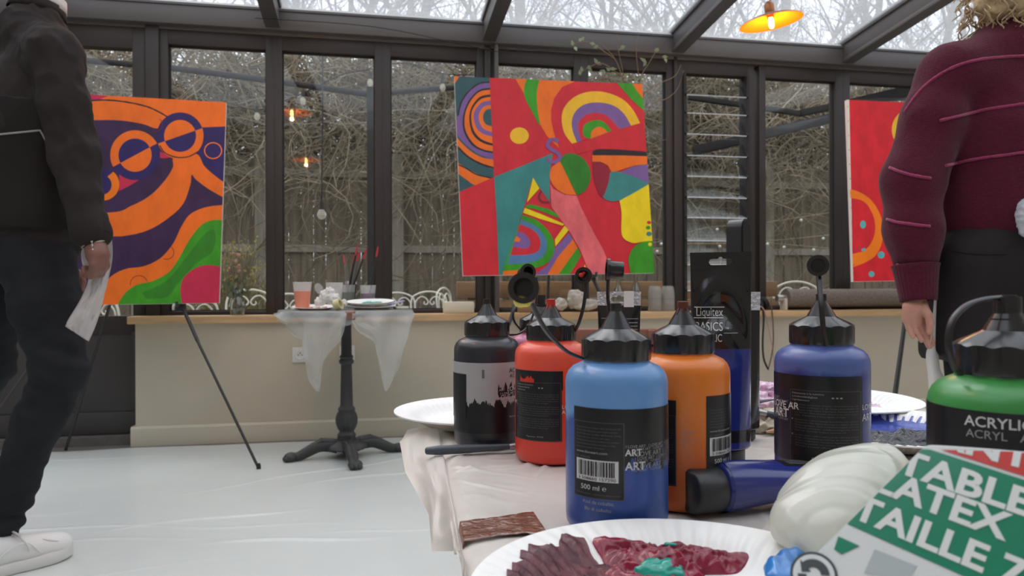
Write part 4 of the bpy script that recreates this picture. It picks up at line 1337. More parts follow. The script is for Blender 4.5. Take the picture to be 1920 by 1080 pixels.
# front plate with maroon paint
cP = at(1289, 1134, 0.385); cP.z = ZT + 0.001
p1_ = plate(cP, 'white paper plate in front smeared with maroon paint, at the bottom of the view')
M_maroon = mat('wet_maroon_paint', rgb(132, 26, 52), rough=0.2, var=0.25, scale=70, spec=0.5, coat=0.25)
M_mauve = mat('drying_plum_paint', rgb(88, 40, 54), rough=0.4, var=0.4, scale=120, stretch=(1, 1, 1), bump=0.3, bscale=150, col2=rgb(112, 62, 66))
M_teal = mat('wet_teal_paint', rgb(24, 150, 132), rough=0.16, var=0.1, scale=60, coat=0.4)
M_azure = mat('wet_azure_paint', rgb(52, 118, 186), rough=0.18, var=0.15, scale=60, coat=0.4)
FILM_AX = Vector((0.78, -0.1, 0.55)).normalized()
def film_fold(amp, f0, seed, axis=None):
    """straight sharp folds running across one another, as thin film creases"""
    rd = random.Random(seed); D = []
    for i in range(7):
        d = Vector((rd.gauss(0, 1), rd.gauss(0, 1), rd.gauss(0, 0.6))).normalized()
        if axis is not None: d = (d - axis * d.dot(axis) * 0.82).normalized()
        D.append((d, f0 * rd.uniform(0.6, 2.2), rd.random(), rd.uniform(0.35, 1.0)))
    def f(v):
        w = 0.25 * fbm((v.x * f0 * 0.6, v.y * f0 * 0.6, v.z * f0 * 0.6 + seed), 2); h = 0.0
        for d, fr, ph, a in D: h += a * f0 / fr * (abs(((v.dot(d) * fr + ph + w) % 1.0) - 0.5) * 2 - 0.5)
        return amp * h * 0.5
    return f
def crease(amp, s, seed):
    """sharp-ridged facets of crumpled film"""
    def f(v):
        q = Vector((v.x * s + seed, v.y * s, v.z * s * 0.8)) + 0.35 * Vector((fbm((v.x * s, v.y * s, 1)), fbm((v.y * s, v.z * s, 2)), 0))
        a = noise.voronoi(q)[0]; c = noise.voronoi(q * 2.3)[0]
        return amp * (a[0] - 0.45) * 1.2 + amp * 0.35 * (c[0] - 0.45)
    return f
def on_plate(px, py, c, dz=0.0):
    z = c.z + 0.003
    for k in range(8):
        p = on_z(px, py, z)
        r = (p.xy - c.xy).length
        z = c.z + plate_z(min(r, PR)) + dz
    return p
def ribbon(b, path, w, c, mi=0, dz=0.0006, n=14, seed=0, taper=0.5):
    P = catmull(path, 6)
    def fn(u, v):
        f = u * (len(P) - 1); i = min(int(f), len(P) - 2); q = P[i].lerp(P[i + 1], f - i)
        d = (P[i + 1] - P[i]).normalized(); s = Vector((-d.y, d.x))
        ww = w * 2.0 * (1 - taper * u) * (0.85 + 0.4 * fbm((u * 4, seed, 0)))
        q2 = Vector((q.x, q.y)) + s * (v - 0.5) * ww
        q3 = on_plate(q2.x, q2.y, c)
        r = (q3.xy - c.xy).length; a = math.atan2(q3.y - c.y, q3.x - c.x)
        q3.z = c.z + plate_z(min(r, PR)) + flute(r, a) + dz + 0.0004 * fbm((u * 3, v * 5, seed))
        return q3
    b.grid(40, n, fn, mi)
b = MB()
rnd = random.Random(2)
for i, (x0, y0, x1, y1, w) in enumerate(((1200, 1058, 1050, 1012, 26), (1190, 1046, 1058, 1008, 14), (1210, 1062, 990, 1030, 22), (1200, 1070, 975, 1042, 20), (1180, 1078, 1000, 1048, 26), (1190, 1084, 960, 1062, 22), (1170, 1086, 985, 1066, 18), (1160, 1090, 950, 1080, 20), (1180, 1060, 1030, 1030, 30), (1160, 1075, 1050, 1050, 34), (1140, 1086, 1075, 1072, 26), (1120, 1088, 975, 1078, 14))):
    ribbon(b, [Vector((x0, y0)), Vector(((x0 * 2 + x1) / 3, (y0 * 2 + y1) / 3 + 2)), Vector(((x0 + 2 * x1) / 3, (y0 + 2 * y1) / 3 - 2)), Vector((x1, y1))], w, cP, 0, 0.0005 + 0.00005 * i, 8, i, 0.55)
b.build('dried_smear', M_mauve, p1_, world=True, smooth=180)
c = on_plate(1245, 1062, cP)
def pile_disp(s, a): return lambda v: a * (abs(fbm((v.x * s, v.y * s, v.z * s * 1.5))) * 2 - 0.5) + a * 0.5 * abs(fbm((v.x * s * 3, v.y * s * 3, 7)))
cm = on_plate(1246, 1066, cP)
def mound(u, v):
    # a swirled heap spread with a knife: warped ridges inside a lobed outline
    a = 2 * PI * u; lobe = 1 + 0.16 * math.sin(3 * a + 1) + 0.10 * math.sin(5 * a + 2) + 0.05 * math.sin(11 * a)
    x, y = 0.042 * v * lobe * math.cos(a), 0.024 * v * lobe * math.sin(a)
    p = Vector((cm.x, cm.y, 0)) + RGT2 * x + FWD2 * y
    r = (p.xy - cP.xy).length; z = cP.z + plate_z(min(r, PR))
    wx, wy = x + 0.010 * fbm((x * 45, y * 45, 1), 2), y + 0.010 * fbm((x * 45, y * 45, 6), 2)
    rg = 1 - abs(fbm((wx * 48, wy * 80, 3), 2)) * 2.4; rg2 = 1 - abs(fbm((wx * 110, wy * 170, 8), 2)) * 2.2
    e = 1 - v ** 3
    if v > 0.995: return Vector((p.x, p.y, z - 0.001))
    p.z = z + 0.0006 + e * (0.0050 + 0.0060 * max(rg, -0.2) + 0.0018 * rg2)
    return p
FWD2 = Vector((math.sin(YAW), math.cos(YAW), 0)); RGT2 = Vector((math.cos(YAW), -math.sin(YAW), 0))
b = MB(); b.grid(260, 110, mound); b.build('maroon_paint', M_maroon, p1_, world=True, smooth=180)
q = on_plate(1228, 1082, cP); blob_obj('teal_paint', M_teal, p1_, [('e', q + Vector((0, 0, 0.005)), (0.013, 0.006, 0.005)), ('e', q + Vector((0.008, -0.003, 0.004)), (0.009, 0.007, 0.005))], 0.001, 0.004, pile_disp(60, 0.0016))
q = on_plate(1258, 1046, cP); blob_obj('teal_fleck', M_teal, p1_, [('s', q + Vector((-0.003, 0, 0.0085)), 0.0015, q + Vector((0.002, -0.003, 0.009)), 0.0008)], 0.0006, 0.001)
q = on_plate(1470, 1075, cP); blob_obj('blue_paint', M_azure, p1_, [('e', q + Vector((0, 0, 0.003)), (0.012, 0.008, 0.006)), ('e', q + Vector((0.010, 0.008, 0.004)), (0.010, 0.007, 0.007)), ('e', q + Vector((-0.006, -0.008, 0.003)), (0.010, 0.008, 0.004))], 0.001, 0.006, film_fold(0.003, 60, 2))

# plate of blue and black paint, and the pink one behind it
cD = Vector((*at(1560, 760, 1.03).xy, ZT + 0.004))
p2_ = plate(cD, 'white paper plate with pink paint, farthest back behind the ultramarine bottle', (R(0.8), 0))
M_pink = mat('pale_pink_paint', rgb(222, 176, 204), rough=0.25, var=0.12, scale=60, coat=0.3, col2=rgb(238, 208, 226))
pr = []
for i in range(16):
    px, py = rnd.uniform(1412, 1475), rnd.uniform(738, 768)
    q = at(px, py, rnd.uniform(0.96, 1.0)); q.z = max(q.z, ZT + 0.016)
    q.z = ZT + 0.012 + rnd.uniform(0.0, 0.028); pr.append(('e', q, (rnd.uniform(0.010, 0.018), rnd.uniform(0.008, 0.014), rnd.uniform(0.006, 0.011)), Euler((rnd.uniform(-.5, .5), rnd.uniform(-.5, .5), rnd.uniform(0, 3)))))
blob_obj('pink_paint', M_pink, p2_, pr, 0.0014, 0.005, pile_disp(60, 0.005))
b = MB()
for i in range(6):
    ribbon(b, [Vector((1600 + i * 4, 742 + 3 * i)), Vector((1640, 744 + 3 * i)), Vector((1668, 750 + 2 * i))], 4, cD, 0, 0.0010, 4, i)
b.build('pink_smear', M_pink, p2_, world=True, smooth=180)

cC = Vector((*at(1668, 800, 0.845).xy, ZT + 0.001))
p3_ = plate(cC, 'white paper plate of thick blue and black paint between the ultramarine and green bottles', (R(1.2), 0))
M_blue_p = mat('wet_ultramarine_paint', rgb(70, 86, 168), rough=0.22, var=0.2, scale=50, bump=0.2, bscale=120, coat=0.3)
M_blackp = mat('wet_blue_black_paint', rgb(36, 38, 46), rough=0.2, var=0.2, scale=50, bump=0.25, bscale=120, coat=0.4)
def thick(u, v):
    x, y = (u * 2 - 1) * 0.088, (v * 2 - 1) * 0.085
    r = math.hypot(x, y); lim = 0.086 + 0.006 * fbm((math.atan2(y, x) * 3, 0, 2))
    if r > lim: x, y = x * lim / r, y * lim / r; r = lim
    z = plate_z(r) + 0.0008
    fr = max(0, min(1, (0.012 - y) / 0.02))
    z += (1 - (r / lim) ** 4) * (0.0012 + fr * (0.0035 + 0.010 * abs(fbm((x * 22, y * 85, 1))) + 0.004 * abs(fbm((x * 60, y * 160, 4)))))
    return Vector((x, y, z))
b = MB(); b.grid(150, 150, thick)
for i, q in enumerate(b.f):
    c = sum((Vector(b.v[j]) for j in q), Vector()) / 4
    b.m[i] = 1 if c.y < 0.014 + 0.010 * fbm((c.x * 40, c.y * 15, 3)) else 0
b.build('thick_paint', [M_blue_p, M_blackp], p3_, smooth=180)
b = MB()
for k in range(64):
    a = 2 * PI * (k + 0.5) / 64
    if math.sin(a) < 0.05: continue
    L = 0.010 + 0.012 * (0.5 + fbm((k * 0.7, 0, 9)))
    def fn(u, v, a=a, L=L):
        r = 0.080 + L * u; f = a + (v - 0.5) * 0.055 * (1 - 0.6 * u)
        return Vector((r * math.cos(f), r * math.sin(f), plate_z(r) + flute(r, f) + 0.0005))
    b.grid(6, 3, fn)
b.build('paint_fingers', M_blue_p, p3_, smooth=180)

# ------------------------------------------------------------------ paint tubes
M_gloss_black = mat('glossy_black_tube', rgb(32, 30, 31), rough=0.13, spec=0.6, bump=0.12, bscale=22)
M_tubeblue = mat('ultramarine_tube', rgb(38, 48, 122), rough=0.18, spec=0.55, coat=0.3)
M_silver = mat('crimped_silver_foil', rgb(190, 190, 190), rough=0.32, metal=0.6, bump=0.6, bscale=260)
M_capmat = mat('matt_black_cap', rgb(44, 43, 46), rough=0.35)
def slot(cx, cy, w, h, n=8, bump=0.0):
    pts = []
    r = h / 2
    for i in range(n + 1): a = -PI / 2 + PI * i / n; pts.append((cx + w / 2 - r + r * math.cos(a), cy + r * math.sin(a)))
    if bump:
        for i in range(n + 1): a = PI * i / n; pts.append((cx + bump * math.cos(a), cy + r + bump * math.sin(a) * 0.9))
    for i in range(n + 1): a = PI / 2 + PI * i / n; pts.append((cx - w / 2 + r + r * math.cos(a), cy + r * math.sin(a)))
    return pts
def tube_body(L, r, wt, z0, dent=0.0):
    """skin of a flattened tube standing on its cap: round at z0, flat at L"""
    def surf(f, t):          # f in 0..1 round, t in 0..1 up
        a = 2 * PI * f - PI / 2
        e = t ** 1.25
        rx = r + (wt / 2 - r) * e; ry = r * (1 - e) ** 0.85 + 0.0008
        y = ry * math.sin(a)
        if dent and math.sin(a) < 0:
            q = abs(rx * math.cos(a)) / rx
            y += dent * max(0, 1 - q * q) * (math.sin(max(0, (t - 0.45)) * 20 - 5 * (1 - q * q)) * 0.5 + 0.4) * max(0, (t - 0.45)) * (1 - t) * 9
        return Vector((rx * math.cos(a), y, z0 + (L - z0) * t))
    return surf
def paint_tube(p, label, r, wt, L, H, capr, capl, bands, crimp_m, rotz=None, hole=True, dent=0.0, group='tubes of acrylic paint'):
    rz = math.atan2(-p.x, p.y) if rotz is None else rotz
    t = thing('paint_tube', label, 'paint tube', p, rz, group)
    b = MB(); b.lathe([(0, 0), (capr * 0.94, 0), (capr, 0.0015), (capr, capl - 0.001), (capr * 0.9, capl), (0, capl)], 56); b.build('cap', M_capmat, t, smooth=40)
    surf = tube_body(L, r, wt, capl + 0.003, dent)
    b = MB(); b.lathe([(capr * 0.8, capl - 0.001), (r * 0.96, capl + 0.001), (r, capl + 0.0032)], 56, caps=False)
    o = len(b.v)
    nz = 60
    b.grid(72, nz, lambda u, v: surf(u, v))
    mats = [bm_[2] for bm_ in bands]
    for i, q in enumerate(b.f):
        z = sum(b.v[j][2] for j in q) / len(q)
        for k, (a, c, m_) in enumerate(bands):
            if a <= z < c: b.m[i] = k
    b.build('body', mats, t, smooth=70)
    hs = [slot(0, (L + H) / 2 - 0.001, wt * 0.38, (H - L) * 0.36, 8, (H - L) * 0.13)] if hole else []
    b = MB(); b.plate([(-wt / 2, L - 0.0005), (wt / 2, L - 0.0005), (wt / 2 + 0.0005, H), (-wt / 2 - 0.0005, H)], hs, 0.0018, Matrix.Translation((0, 0.0009, 0)) @ Matrix.Rotation(PI / 2, 4, 'X'))
    b.build('crimp', crimp_m, t, smooth=0)
    return t, surf, rz
pT = on_z(1352, 868, ZT)
zt_ = lambda y: (870 - y) * 0.000531
Ltube = paint_tube(pT, 'tall ultramarine and glossy black paint tube standing on its cap behind the orange bottle', 0.0285, 0.0585, zt_(505), zt_(472), 0.0232, zt_(838),
                   [(-1, zt_(838), M_tubeblue), (zt_(838), zt_(821), M_tubeblue), (zt_(821), zt_(797), M_gloss_black), (zt_(797), zt_(652), M_tubeblue), (zt_(652), 1, M_gloss_black)], M_gloss_black, dent=0.012)
tt, surf, rz = Ltube
def tube_print(tt, surf, z0, L, items, name='label'):
    """lettering pressed on to the front skin of a tube"""
    b = MB()
    def lay(x, z):
        t = min(max((z - z0) / (L - z0), 0.001), 0.999)
        lo, hi = 0.75, 0.98
        lo, hi = -0.22, 0.22           # front is f = 0
        for k in range(22):
            m = (lo + hi) / 2
            if surf(m % 1.0, t).x < x: lo = m
            else: hi = m
        q = surf(((lo + hi) / 2) % 1.0, t)
        return Vector((q.x, q.y - 0.0007, q.z))
    for it in items:
        if it[0] == 't':
            _, s, x, z, h, wd = it
            vs, fs = text_tris(s, h / 0.72, 'LEFT')
            w0 = max(a for a, c in vs)
            b.add([lay(x + a * (wd / w0 if wd else 1), z + c) for a, c in vs], fs, 0)
        else:
            _, x0, x1, z, h = it
            b.grid(20, 1, lambda u, v: lay(x0 + (x1 - x0) * u, z + h * (v - 0.5)), 0)
    return b.build(name, MATS['pale_print'], tt, smooth=180)
xt = lambda x: (x - 1352) * 0.000531
tube_print(tt, surf, zt_(838) + 0.003, zt_(505), [('t', 'Liquitex', xt(1307), zt_(592), 0.0086, 0.0262), ('r', xt(1304), xt(1359), zt_(575.5), 0.0009), ('r', xt(1303), xt(1357), zt_(595.5), 0.0009),
    ('t', 'BASICS', xt(1305), zt_(619), 0.0086, 0.0270), ('t', '\u2122', xt(1359), zt_(619), 0.0036, 0.0040), ('r', xt(1358), xt(1383), zt_(623), 0.0004), ('t', 'ACRYLIC', xt(1305), zt_(639), 0.0078, 0.0262)])

p = on_z(1386, 838, ZT); p = at(1388, 800, 0.86); p.z = ZT
paint_tube(p, 'dark paint tube with silver crimp, almost hidden behind the tall glossy black tube', 0.0215, 0.046, 0.150, 0.171, 0.017, 0.012, [(-1, 1, M_gloss_black)], M_silver, math.atan2(-p.x, p.y) + 0.25)
p = at(1161, 700, 0.93); p.z = ZT
t5, s5, _ = paint_tube(p, 'black paint tube with a silver hang-hole crimp, behind the nozzle of the light blue bottle', 0.0235, 0.054, 0.1545, 0.1715, 0.018, 0.014, [(-1, 1, M_gloss_black)], M_silver)
tube_print(t5, s5, 0.017, 0.1545, [('r', -0.022, -0.008, 0.138, 0.0004), ('t', '\u2022', -0.016, 0.126, 0.004, None)] + [('t', PARA[i % 3][i % 4], 0.010, 0.132 - 0.0042 * i, 0.0016, 0.013) for i in range(8)] + [('r', 0.009, 0.024, 0.1375, 0.0004)])
b = MB(); b.box((0.006, -0.0022, 0.152), (0.0185, -0.0010, 0.1722)); b.build('price_sticker', M_white_paper, t5, smooth=0)

# ultramarine tube lying on its side
pa, pb = on_z(1290, 968, ZT), on_z(1540, 934, ZT)
dr = Vector((pb.x - pa.x, pb.y - pa.y, 0)).normalized()
t6 = thing('paint_tube', 'ultramarine paint tube lying on its side, black cap towards the blue bottle', 'paint tube', (pa.x, pa.y, ZT + 0.0005), math.atan2(dr.y, dr.x), 'tubes of acrylic paint')
Mt = Matrix.Translation((0, 0, 0.0192)) @ Matrix.Rotation(PI / 2, 4, 'Y') @ Matrix.Rotation(PI / 2, 4, 'Z')
b = MB(); b.lathe([(0, 0), (0.0148, 0), (0.0168, 0.0015), (0.0172, 0.003), (0.0175, 0.026), (0.0165, 0.0275), (0, 0.0275)], 56, M=Matrix.Translation((0, 0, 0.0182)) @ Matrix.Rotation(PI / 2, 4, 'Y')); b.build('cap', M_capmat, t6, smooth=40)
sf = tube_body(0.190, 0.0192, 0.060, 0.0300)
def lay6(f, t):
    q = sf(f, t); return Vector((q.z, -q.x, 0.0192 + (-q.y if False else q.y) * 1.0))
b = MB(); b.lathe([(0.014, 0.027), (0.0178, 0.0275), (0.0192, 0.0302)], 56, caps=False, M=Matrix.Translation((0, 0, 0.0192)) @ Matrix.Rotation(PI / 2, 4, 'Y'))
b.grid(72, 40, lambda u, v: lay6(u, v)); b.build('body', M_tubeblue, t6, smooth=70)
b = MB(); b.box((0.189, -0.030, 0.0182), (0.208, 0.030, 0.0202)); b.build('crimp', M_gloss_black, t6, smooth=0)
b = MB()
def lb(f0, f1, t0, t1, mi, dr=1.012): 
    def fn(u, v):
        q = lay6((f0 + (f1 - f0) * v) % 1.0, t0 + (t1 - t0) * u); return Vector((q.x, q.y * dr, 0.0192 + (q.z - 0.0192) * dr))
    b.grid(24, 12, fn, mi)
lb(0.42, 0.62, 0.34, 0.96, 0); lb(0.615, 0.622, 0.34, 0.96, 1, 1.02)
rr_ = random.Random(4)
for i in range(9): lb(0.45 + 0.017 * i, 0.453 + 0.017 * i, 0.38, 0.38 + rr_.uniform(0.3, 0.55), 1, 1.02)
b.build('label', [M_lab, M_print], t6, smooth=180)

# ------------------------------------------------------------------ brushes, pencil, tissue
M_handle = mat('slate_brush_handle', rgb(70, 76, 86), rough=0.42)
M_ferrule = mat('brush_ferrule', rgb(170, 168, 164), rough=0.3, metal=0.8)
M_bristle = mat('dark_bristles', rgb(52, 44, 40), rough=0.8, var=0.2, scale=80)
def lying_brush(a, c, r, label):
    t = thing('paint_brush', label, 'paint brush', a)
    d = (c - a); P = lambda f: a + d * f
    b = MB(); b.tube([P(0), P(0.01), P(0.12), P(0.35), P(0.6), P(0.74)], [r * 0.4, r * 0.75, r, r * 0.95, r * 0.7, r * 0.6], 14); b.build('handle', M_handle, t, world=True, smooth=60)
    b = MB(); b.tube([P(0.735), P(0.76), P(0.86)], [r * 0.62, r * 0.72, r * 0.8], 14); b.build('ferrule', M_ferrule, t, world=True, smooth=60)
    b = MB(); b.tube([P(0.855), P(0.92), P(1.0)], [r * 0.78, r * 0.9, r * 0.2], 12); b.build('bristles', M_bristle, t, world=True, smooth=60)
a = at(797, 857, 0.772); c = at(1010, 830, 0.800)
a.z = ZT + 0.0055; c.z = ZT + 0.0055
lying_brush(a, c, 0.0050, 'slate grey brush handle sticking over the left table edge in front of the black bottle')
a = at(1395, 762, 0.905); c = at(1560, 795, 0.875); a.z = ZT + 0.026; c.z = ZT + 0.012
lying_brush(c, a, 0.0058, 'slate grey brush lying behind the ultramarine bottle, beside the tall tube')
a = at(1400, 756, 0.93); c = at(1450, 753, 0.94); a.z = ZT + 0.030; c.z = ZT + 0.033
t = thing('palette_knife', 'small dark palette knife lying above the slate brush, beside the pink paint', 'palette knife', a)
b = MB(); b.tube([a, a.lerp(c, 0.5), c], [0.004, 0.0045, 0.002], 10, 0, True, 0.5); b.build('handle', M_handle, t, world=True)
b = MB(); b.tube([c, c + (c - a) * 0.5], [0.0025, 0.0012], 10, 0, True, 0.3); b.build('blade', M_ferrule, t, world=True)
a = on_z(1427, 811, ZT + 0.004); c = a + Vector((0.15, 0.035, 0))
t = thing('pencil', 'sharpened red pencil on the table beside the crumpled tissue', 'pencil', a)
P = lambda f: a + (c - a) * f
b = MB(); b.tube([P(0.17), P(0.95)], 0.0036, 6); b.build('barrel', mat('red_lacquer', rgb(176, 64, 48), rough=0.35), t, world=True, smooth=0)
b = MB(); b.tube([P(0.045), P(0.17)], [0.0012, 0.0036], 10); b.build('sharpened_wood', mat('pencil_wood', rgb(208, 166, 124), rough=0.7), t, world=True)
b = MB(); b.tube([P(0.0), P(0.05)], [0.0003, 0.0013], 8); b.build('lead', mat('graphite', rgb(40, 38, 38), rough=0.4), t, world=True)

def crumple(amp, s, seed): 
    def f(v):
        q = Vector((v.x * s, v.y * s, v.z * s)) + Vector((seed, 0, 0))
        r = 1 - abs(fbm(q, 3)) * 2.2
        r2 = 1 - abs(fbm(q * 2.3, 2)) * 2.0
        return amp * (r - 0.5) + amp * 0.4 * (r2 - 0.5)
    return f
M_tissue = mat('beige_paper_tissue', rgb(212, 200, 180), rough=0.85)
pr = []
for i in range(7):
    q = at(rnd.uniform(1405, 1475), 790, rnd.uniform(0.90, 0.95)); q.z = ZT + 0.008
    pr.append(('e', q, (0.020, 0.014, rnd.uniform(0.008, 0.014))))
tag(blob_obj('crumpled_tissue', M_tissue, None, pr, 0.0014, 0.006, crumple(0.006, 42, 1)), 'crumpled beige paper tissue on the table under the slate brush', 'tissue')
# thin brown-black spill mark
b = MB()
P_ = catmull([on_z(1633, 866, ZT + 0.003), on_z(1660, 864, ZT + 0.003), on_z(1682, 867, ZT + 0.003)], 6)
b.tube(P_, [0.001, 0.0022, 0.0025, 0.003, 0.0025, 0.002, 0.0028, 0.0025, 0.002, 0.002, 0.0016, 0.0012, 0.001], 8, 0, True, 0.3)
tag(b.build('paint_drip', M_blackp, smooth=60), 'short streak of blue-black paint on the table cover in front of the blue plate', 'paint drip')

# crumpled disposable glove / film
M_film = mat('milky_plastic_film', rgb(234, 234, 224), rough=0.22, spec=0.6, transl=0.4, coat=0.4)
pr = []
for (px, py, D_, rx, ry, rz_) in ((1545, 955, 0.475, 0.028, 0.022, 0.030), (1610, 945, 0.475, 0.030, 0.025, 0.034), (1660, 935, 0.49, 0.022, 0.022, 0.036), (1510, 985, 0.45, 0.018, 0.018, 0.016), (1590, 985, 0.45, 0.030, 0.020, 0.020), (1640, 900, 0.50, 0.022, 0.018, 0.020), (1575, 915, 0.49, 0.016, 0.014, 0.016)):
    q = at(px, py, D_); q.z = max(q.z, ZT + rz_ * 0.75); pr.append(('e', q, (rx, ry, rz_), Euler((0, 0.3, 0.4))))
tag(blob_obj('crumpled_film', M_film, None, pr, 0.0012, 0.018, film_fold(0.0085, 24, 5, FILM_AX), smooth=26, cuts=[((0, 0, ZT + 0.0008), (0, 0, -1))]), 'crumpled milky plastic glove bunched up behind the green packet', 'glove')

# ------------------------------------------------------------------ packet of gloves close to the lens
G0 = at(1760, 960, 0.315)
ux = (at(1860, 999, 0.312) - at(1660, 921, 0.318)).normalized()
n0 = (Vector((0, 0, CAM_Z)) - G0).normalized()
nrm = (n0 + Vector((0, 0, 0.30))).normalized()
ux = (ux - nrm * ux.dot(nrm)).normalized(); uy = nrm.cross(ux)
if uy.z < 0: uy = -uy
def on_pk(px, py):
    d0 = at(px, py, 1.0) - Vector((0, 0, CAM_Z)); o = Vector((0, 0, CAM_Z))
    t = (G0 - o).dot(nrm) / d0.dot(nrm); q = o + d0 * t - G0
    return (q.dot(ux), q.dot(uy))
M_pk_white = mat('packet_white_film', rgb(222, 226, 226), rough=0.2, spec=0.6, coat=0.3)
M_pk_green = mat('packet_green_print', rgb(14, 132, 100), rough=0.2, spec=0.6, coat=0.3)
M_pk_red = mat('packet_red_print', rgb(206, 62, 58), rough=0.2, spec=0.6, coat=0.3)
M_pk_text = mat('packet_white_lettering', rgb(226, 230, 228), rough=0.25)
M_pk_grey = mat('packet_grey_print', rgb(70, 76, 82), rough=0.3)
M_pk_pale = mat('packet_pale_grey_print', rgb(178, 188, 190), rough=0.3)
tk = thing('glove_packet', 'green, red and white plastic packet of latex gloves at the lower right corner', 'packet', G0)
out_px = [(1725, 842), (1735, 834), (1762, 832), (1900, 842), (2110, 862), (2140, 900), (2080, 1120), (2000, 1320), (1900, 1420), (1500, 1300), (1400, 1220), (1398, 1170), (1480, 1086), (1560, 1006), (1640, 926)]
OUT = [Vector(on_pk(*q)) for q in out_px]
OUT = [Vector((p.x, p.y)) for p in catmull([Vector((p.x, p.y, 0)) for p in OUT], 4, True)]
cen = sum(OUT, Vector((0, 0))) / len(OUT)
def W(a, c, h): return G0 + ux * a + uy * c + nrm * h
b = MB()
rings = [(1.0, -0.0045), (0.995, -0.0015), (0.975, 0.0)]
n = len(OUT)
allv = []
for s, h in rings: allv += [W(*(cen + (p - cen) * s), h) for p in OUT]
back = [W(*(cen + (p - cen) * 0.98), -0.010) for p in OUT]
allv += back
fs = []
for j in range(2):
    for k in range(n): fs.append((j * n + k, j * n + (k + 1) % n, (j + 1) * n + (k + 1) % n, (j + 1) * n + k))
for k in range(n): fs.append((3 * n + k, 3 * n + (k + 1) % n, (k + 1) % n, k))
for t3 in tessellate_polygon([[Vector((p.x, p.y, 0)) for p in OUT]]):
    fs.append(tuple(2 * n + i for i in t3)); fs.append(tuple(3 * n + i for i in reversed(t3)))
b.add(allv, fs, 0)
def clip_poly(poly, hull):
    """Sutherland-Hodgman against a convex counter-clockwise hull"""
    area = sum(hull[i][0] * hull[(i + 1) % len(hull)][1] - hull[(i + 1) % len(hull)][0] * hull[i][1] for i in range(len(hull)))
    H = hull if area > 0 else hull[::-1]
    P = list(poly)
    for i in range(len(H)):
        a, c = H[i], H[(i + 1) % len(H)]
        ins = lambda q: (c[0] - a[0]) * (q[1] - a[1]) - (c[1] - a[1]) * (q[0] - a[0]) >= 0
        R_ = []
        for j in range(len(P)):
            p, q = P[j], P[(j + 1) % len(P)]
            if ins(p): R_.append(p)
            if ins(p) != ins(q):
                d1 = (c[0] - a[0]) * (p[1] - a[1]) - (c[1] - a[1]) * (p[0] - a[0]); d2 = (c[0] - a[0]) * (q[1] - a[1]) - (c[1] - a[1]) * (q[0] - a[0])
                t = d1 / (d1 - d2); R_.append((p[0] + (q[0] - p[0]) * t, p[1] + (q[1] - p[1]) * t))
        P = R_
        if not P: return []
    return P
hull = [tuple(cen + (Vector(on_pk(*q)) - cen) * 0.975) for q in ((1728, 838), (1900, 842), (2110, 862), (2080, 1120), (1900, 1420), (1400, 1220), (1480, 1086))]
def zone(pts, mi, h):
    P = clip_poly([on_pk(*q) for q in pts], hull)
    if len(P) < 3: return
    vs = [W(p[0], p[1], h) for p in P]
    b.add(vs, [tuple(t) for t in tessellate_polygon([[Vector((p[0], p[1], 0)) for p in P]])], mi)
zone([(1700, 800), (2200, 800), (2200, 975), (1920, 893), (1740, 836)], 2, 0.0003)
zone([(1690, 842), (1740, 842), (1920, 900), (2200, 985), (2200, 1215), (1815, 1084), (1592, 984), (1560, 970)], 1, 0.0003)
zone([(1572, 1006), (1612, 1024), (1578, 1040), (1564, 1030)], 1, 0.0003)
zone([(1640, 1030), (1720, 1062), (1700, 1090), (1620, 1075)], 5, 0.0002)
zone([(1700, 1090), (1900, 1150), (1850, 1300), (1600, 1250)], 5, 0.0002)
def pk_text(s, px, py, x2, y2, h_px, mi, bold=0.03):
    a, c = Vector(on_pk(px, py)), Vector(on_pk(x2, y2))
    vs, fs = text_tris(s, 1.0, 'LEFT', 0.0, bold)
    w0 = max(x for x, y in vs); d = (c - a); L = d.length; d.normalize(); nn = Vector((-d.y, d.x))
    k = L / w0; hh = h_px * 0.315 / F_PX / 0.72
    P2 = [tuple(a + d * (x * k) + nn * (y * hh)) for x, y in vs]
    for f in fs:
        q = clip_poly([P2[i] for i in f], hull) if len(f) == 3 else clip_poly([P2[i] for i in f], hull)
        if len(q) > 2: b.add([W(p[0], p[1], 0.0006) for p in q], [tuple(range(len(q)))], mi)
pk_text('JETABLE', 1620, 863, 1930, 970, 50, 3)
pk_text('EN LATEX', 1524, 874, 1886, 1014, 50, 3)
pk_text('TAILLE 7', 1596, 968, 1918, 1106, 50, 3)
pk_text('GANTS', 1690, 820, 1975, 892, 44, 3)
# recycling roundel
ca = Vector(on_pk(1526, 1078))
for (r0, r1, mi, h) in ((0.0, 0.0098, 4, 0.0005), (0.0, 0.0086, 0, 0.0007)):
    vs = [W(*(ca + Vector((r1 * math.cos(k * PI / 20), r1 * math.sin(k * PI / 20)))), h) for k in range(40)]; b.add(vs, [tuple(range(40))], mi)
for s in (0, PI):
    pts = []
    for k in range(14): a = s + 0.25 + k * 2.3 / 13; pts.append(ca + Vector((0.0066 * math.cos(a), 0.0066 * math.sin(a))))
    for k in range(13, -1, -1): a = s + 0.25 + k * 2.3 / 13; pts.append(ca + Vector((0.0030 * math.cos(a), 0.0030 * math.sin(a))))
    b.add([W(*p, 0.0009) for p in pts], [(k, k + 1, 26 - k, 27 - k) for k in range(13)], 4)
    e = s + 0.25 + 2.3
    b.add([W(*(ca + Vector((r_ * math.cos(e), r_ * math.sin(e)))), 0.0009) for r_ in (0.0082, 0.0014)] + [W(*(ca + Vector((0.005 * math.cos(e + 0.7), 0.005 * math.sin(e + 0.7)))), 0.0009)], [(0, 2, 1)], 4)
b.build('printed_bag', [M_pk_white, M_pk_green, M_pk_red, M_pk_text, M_pk_grey, M_pk_pale], tk, world=True, smooth=0)

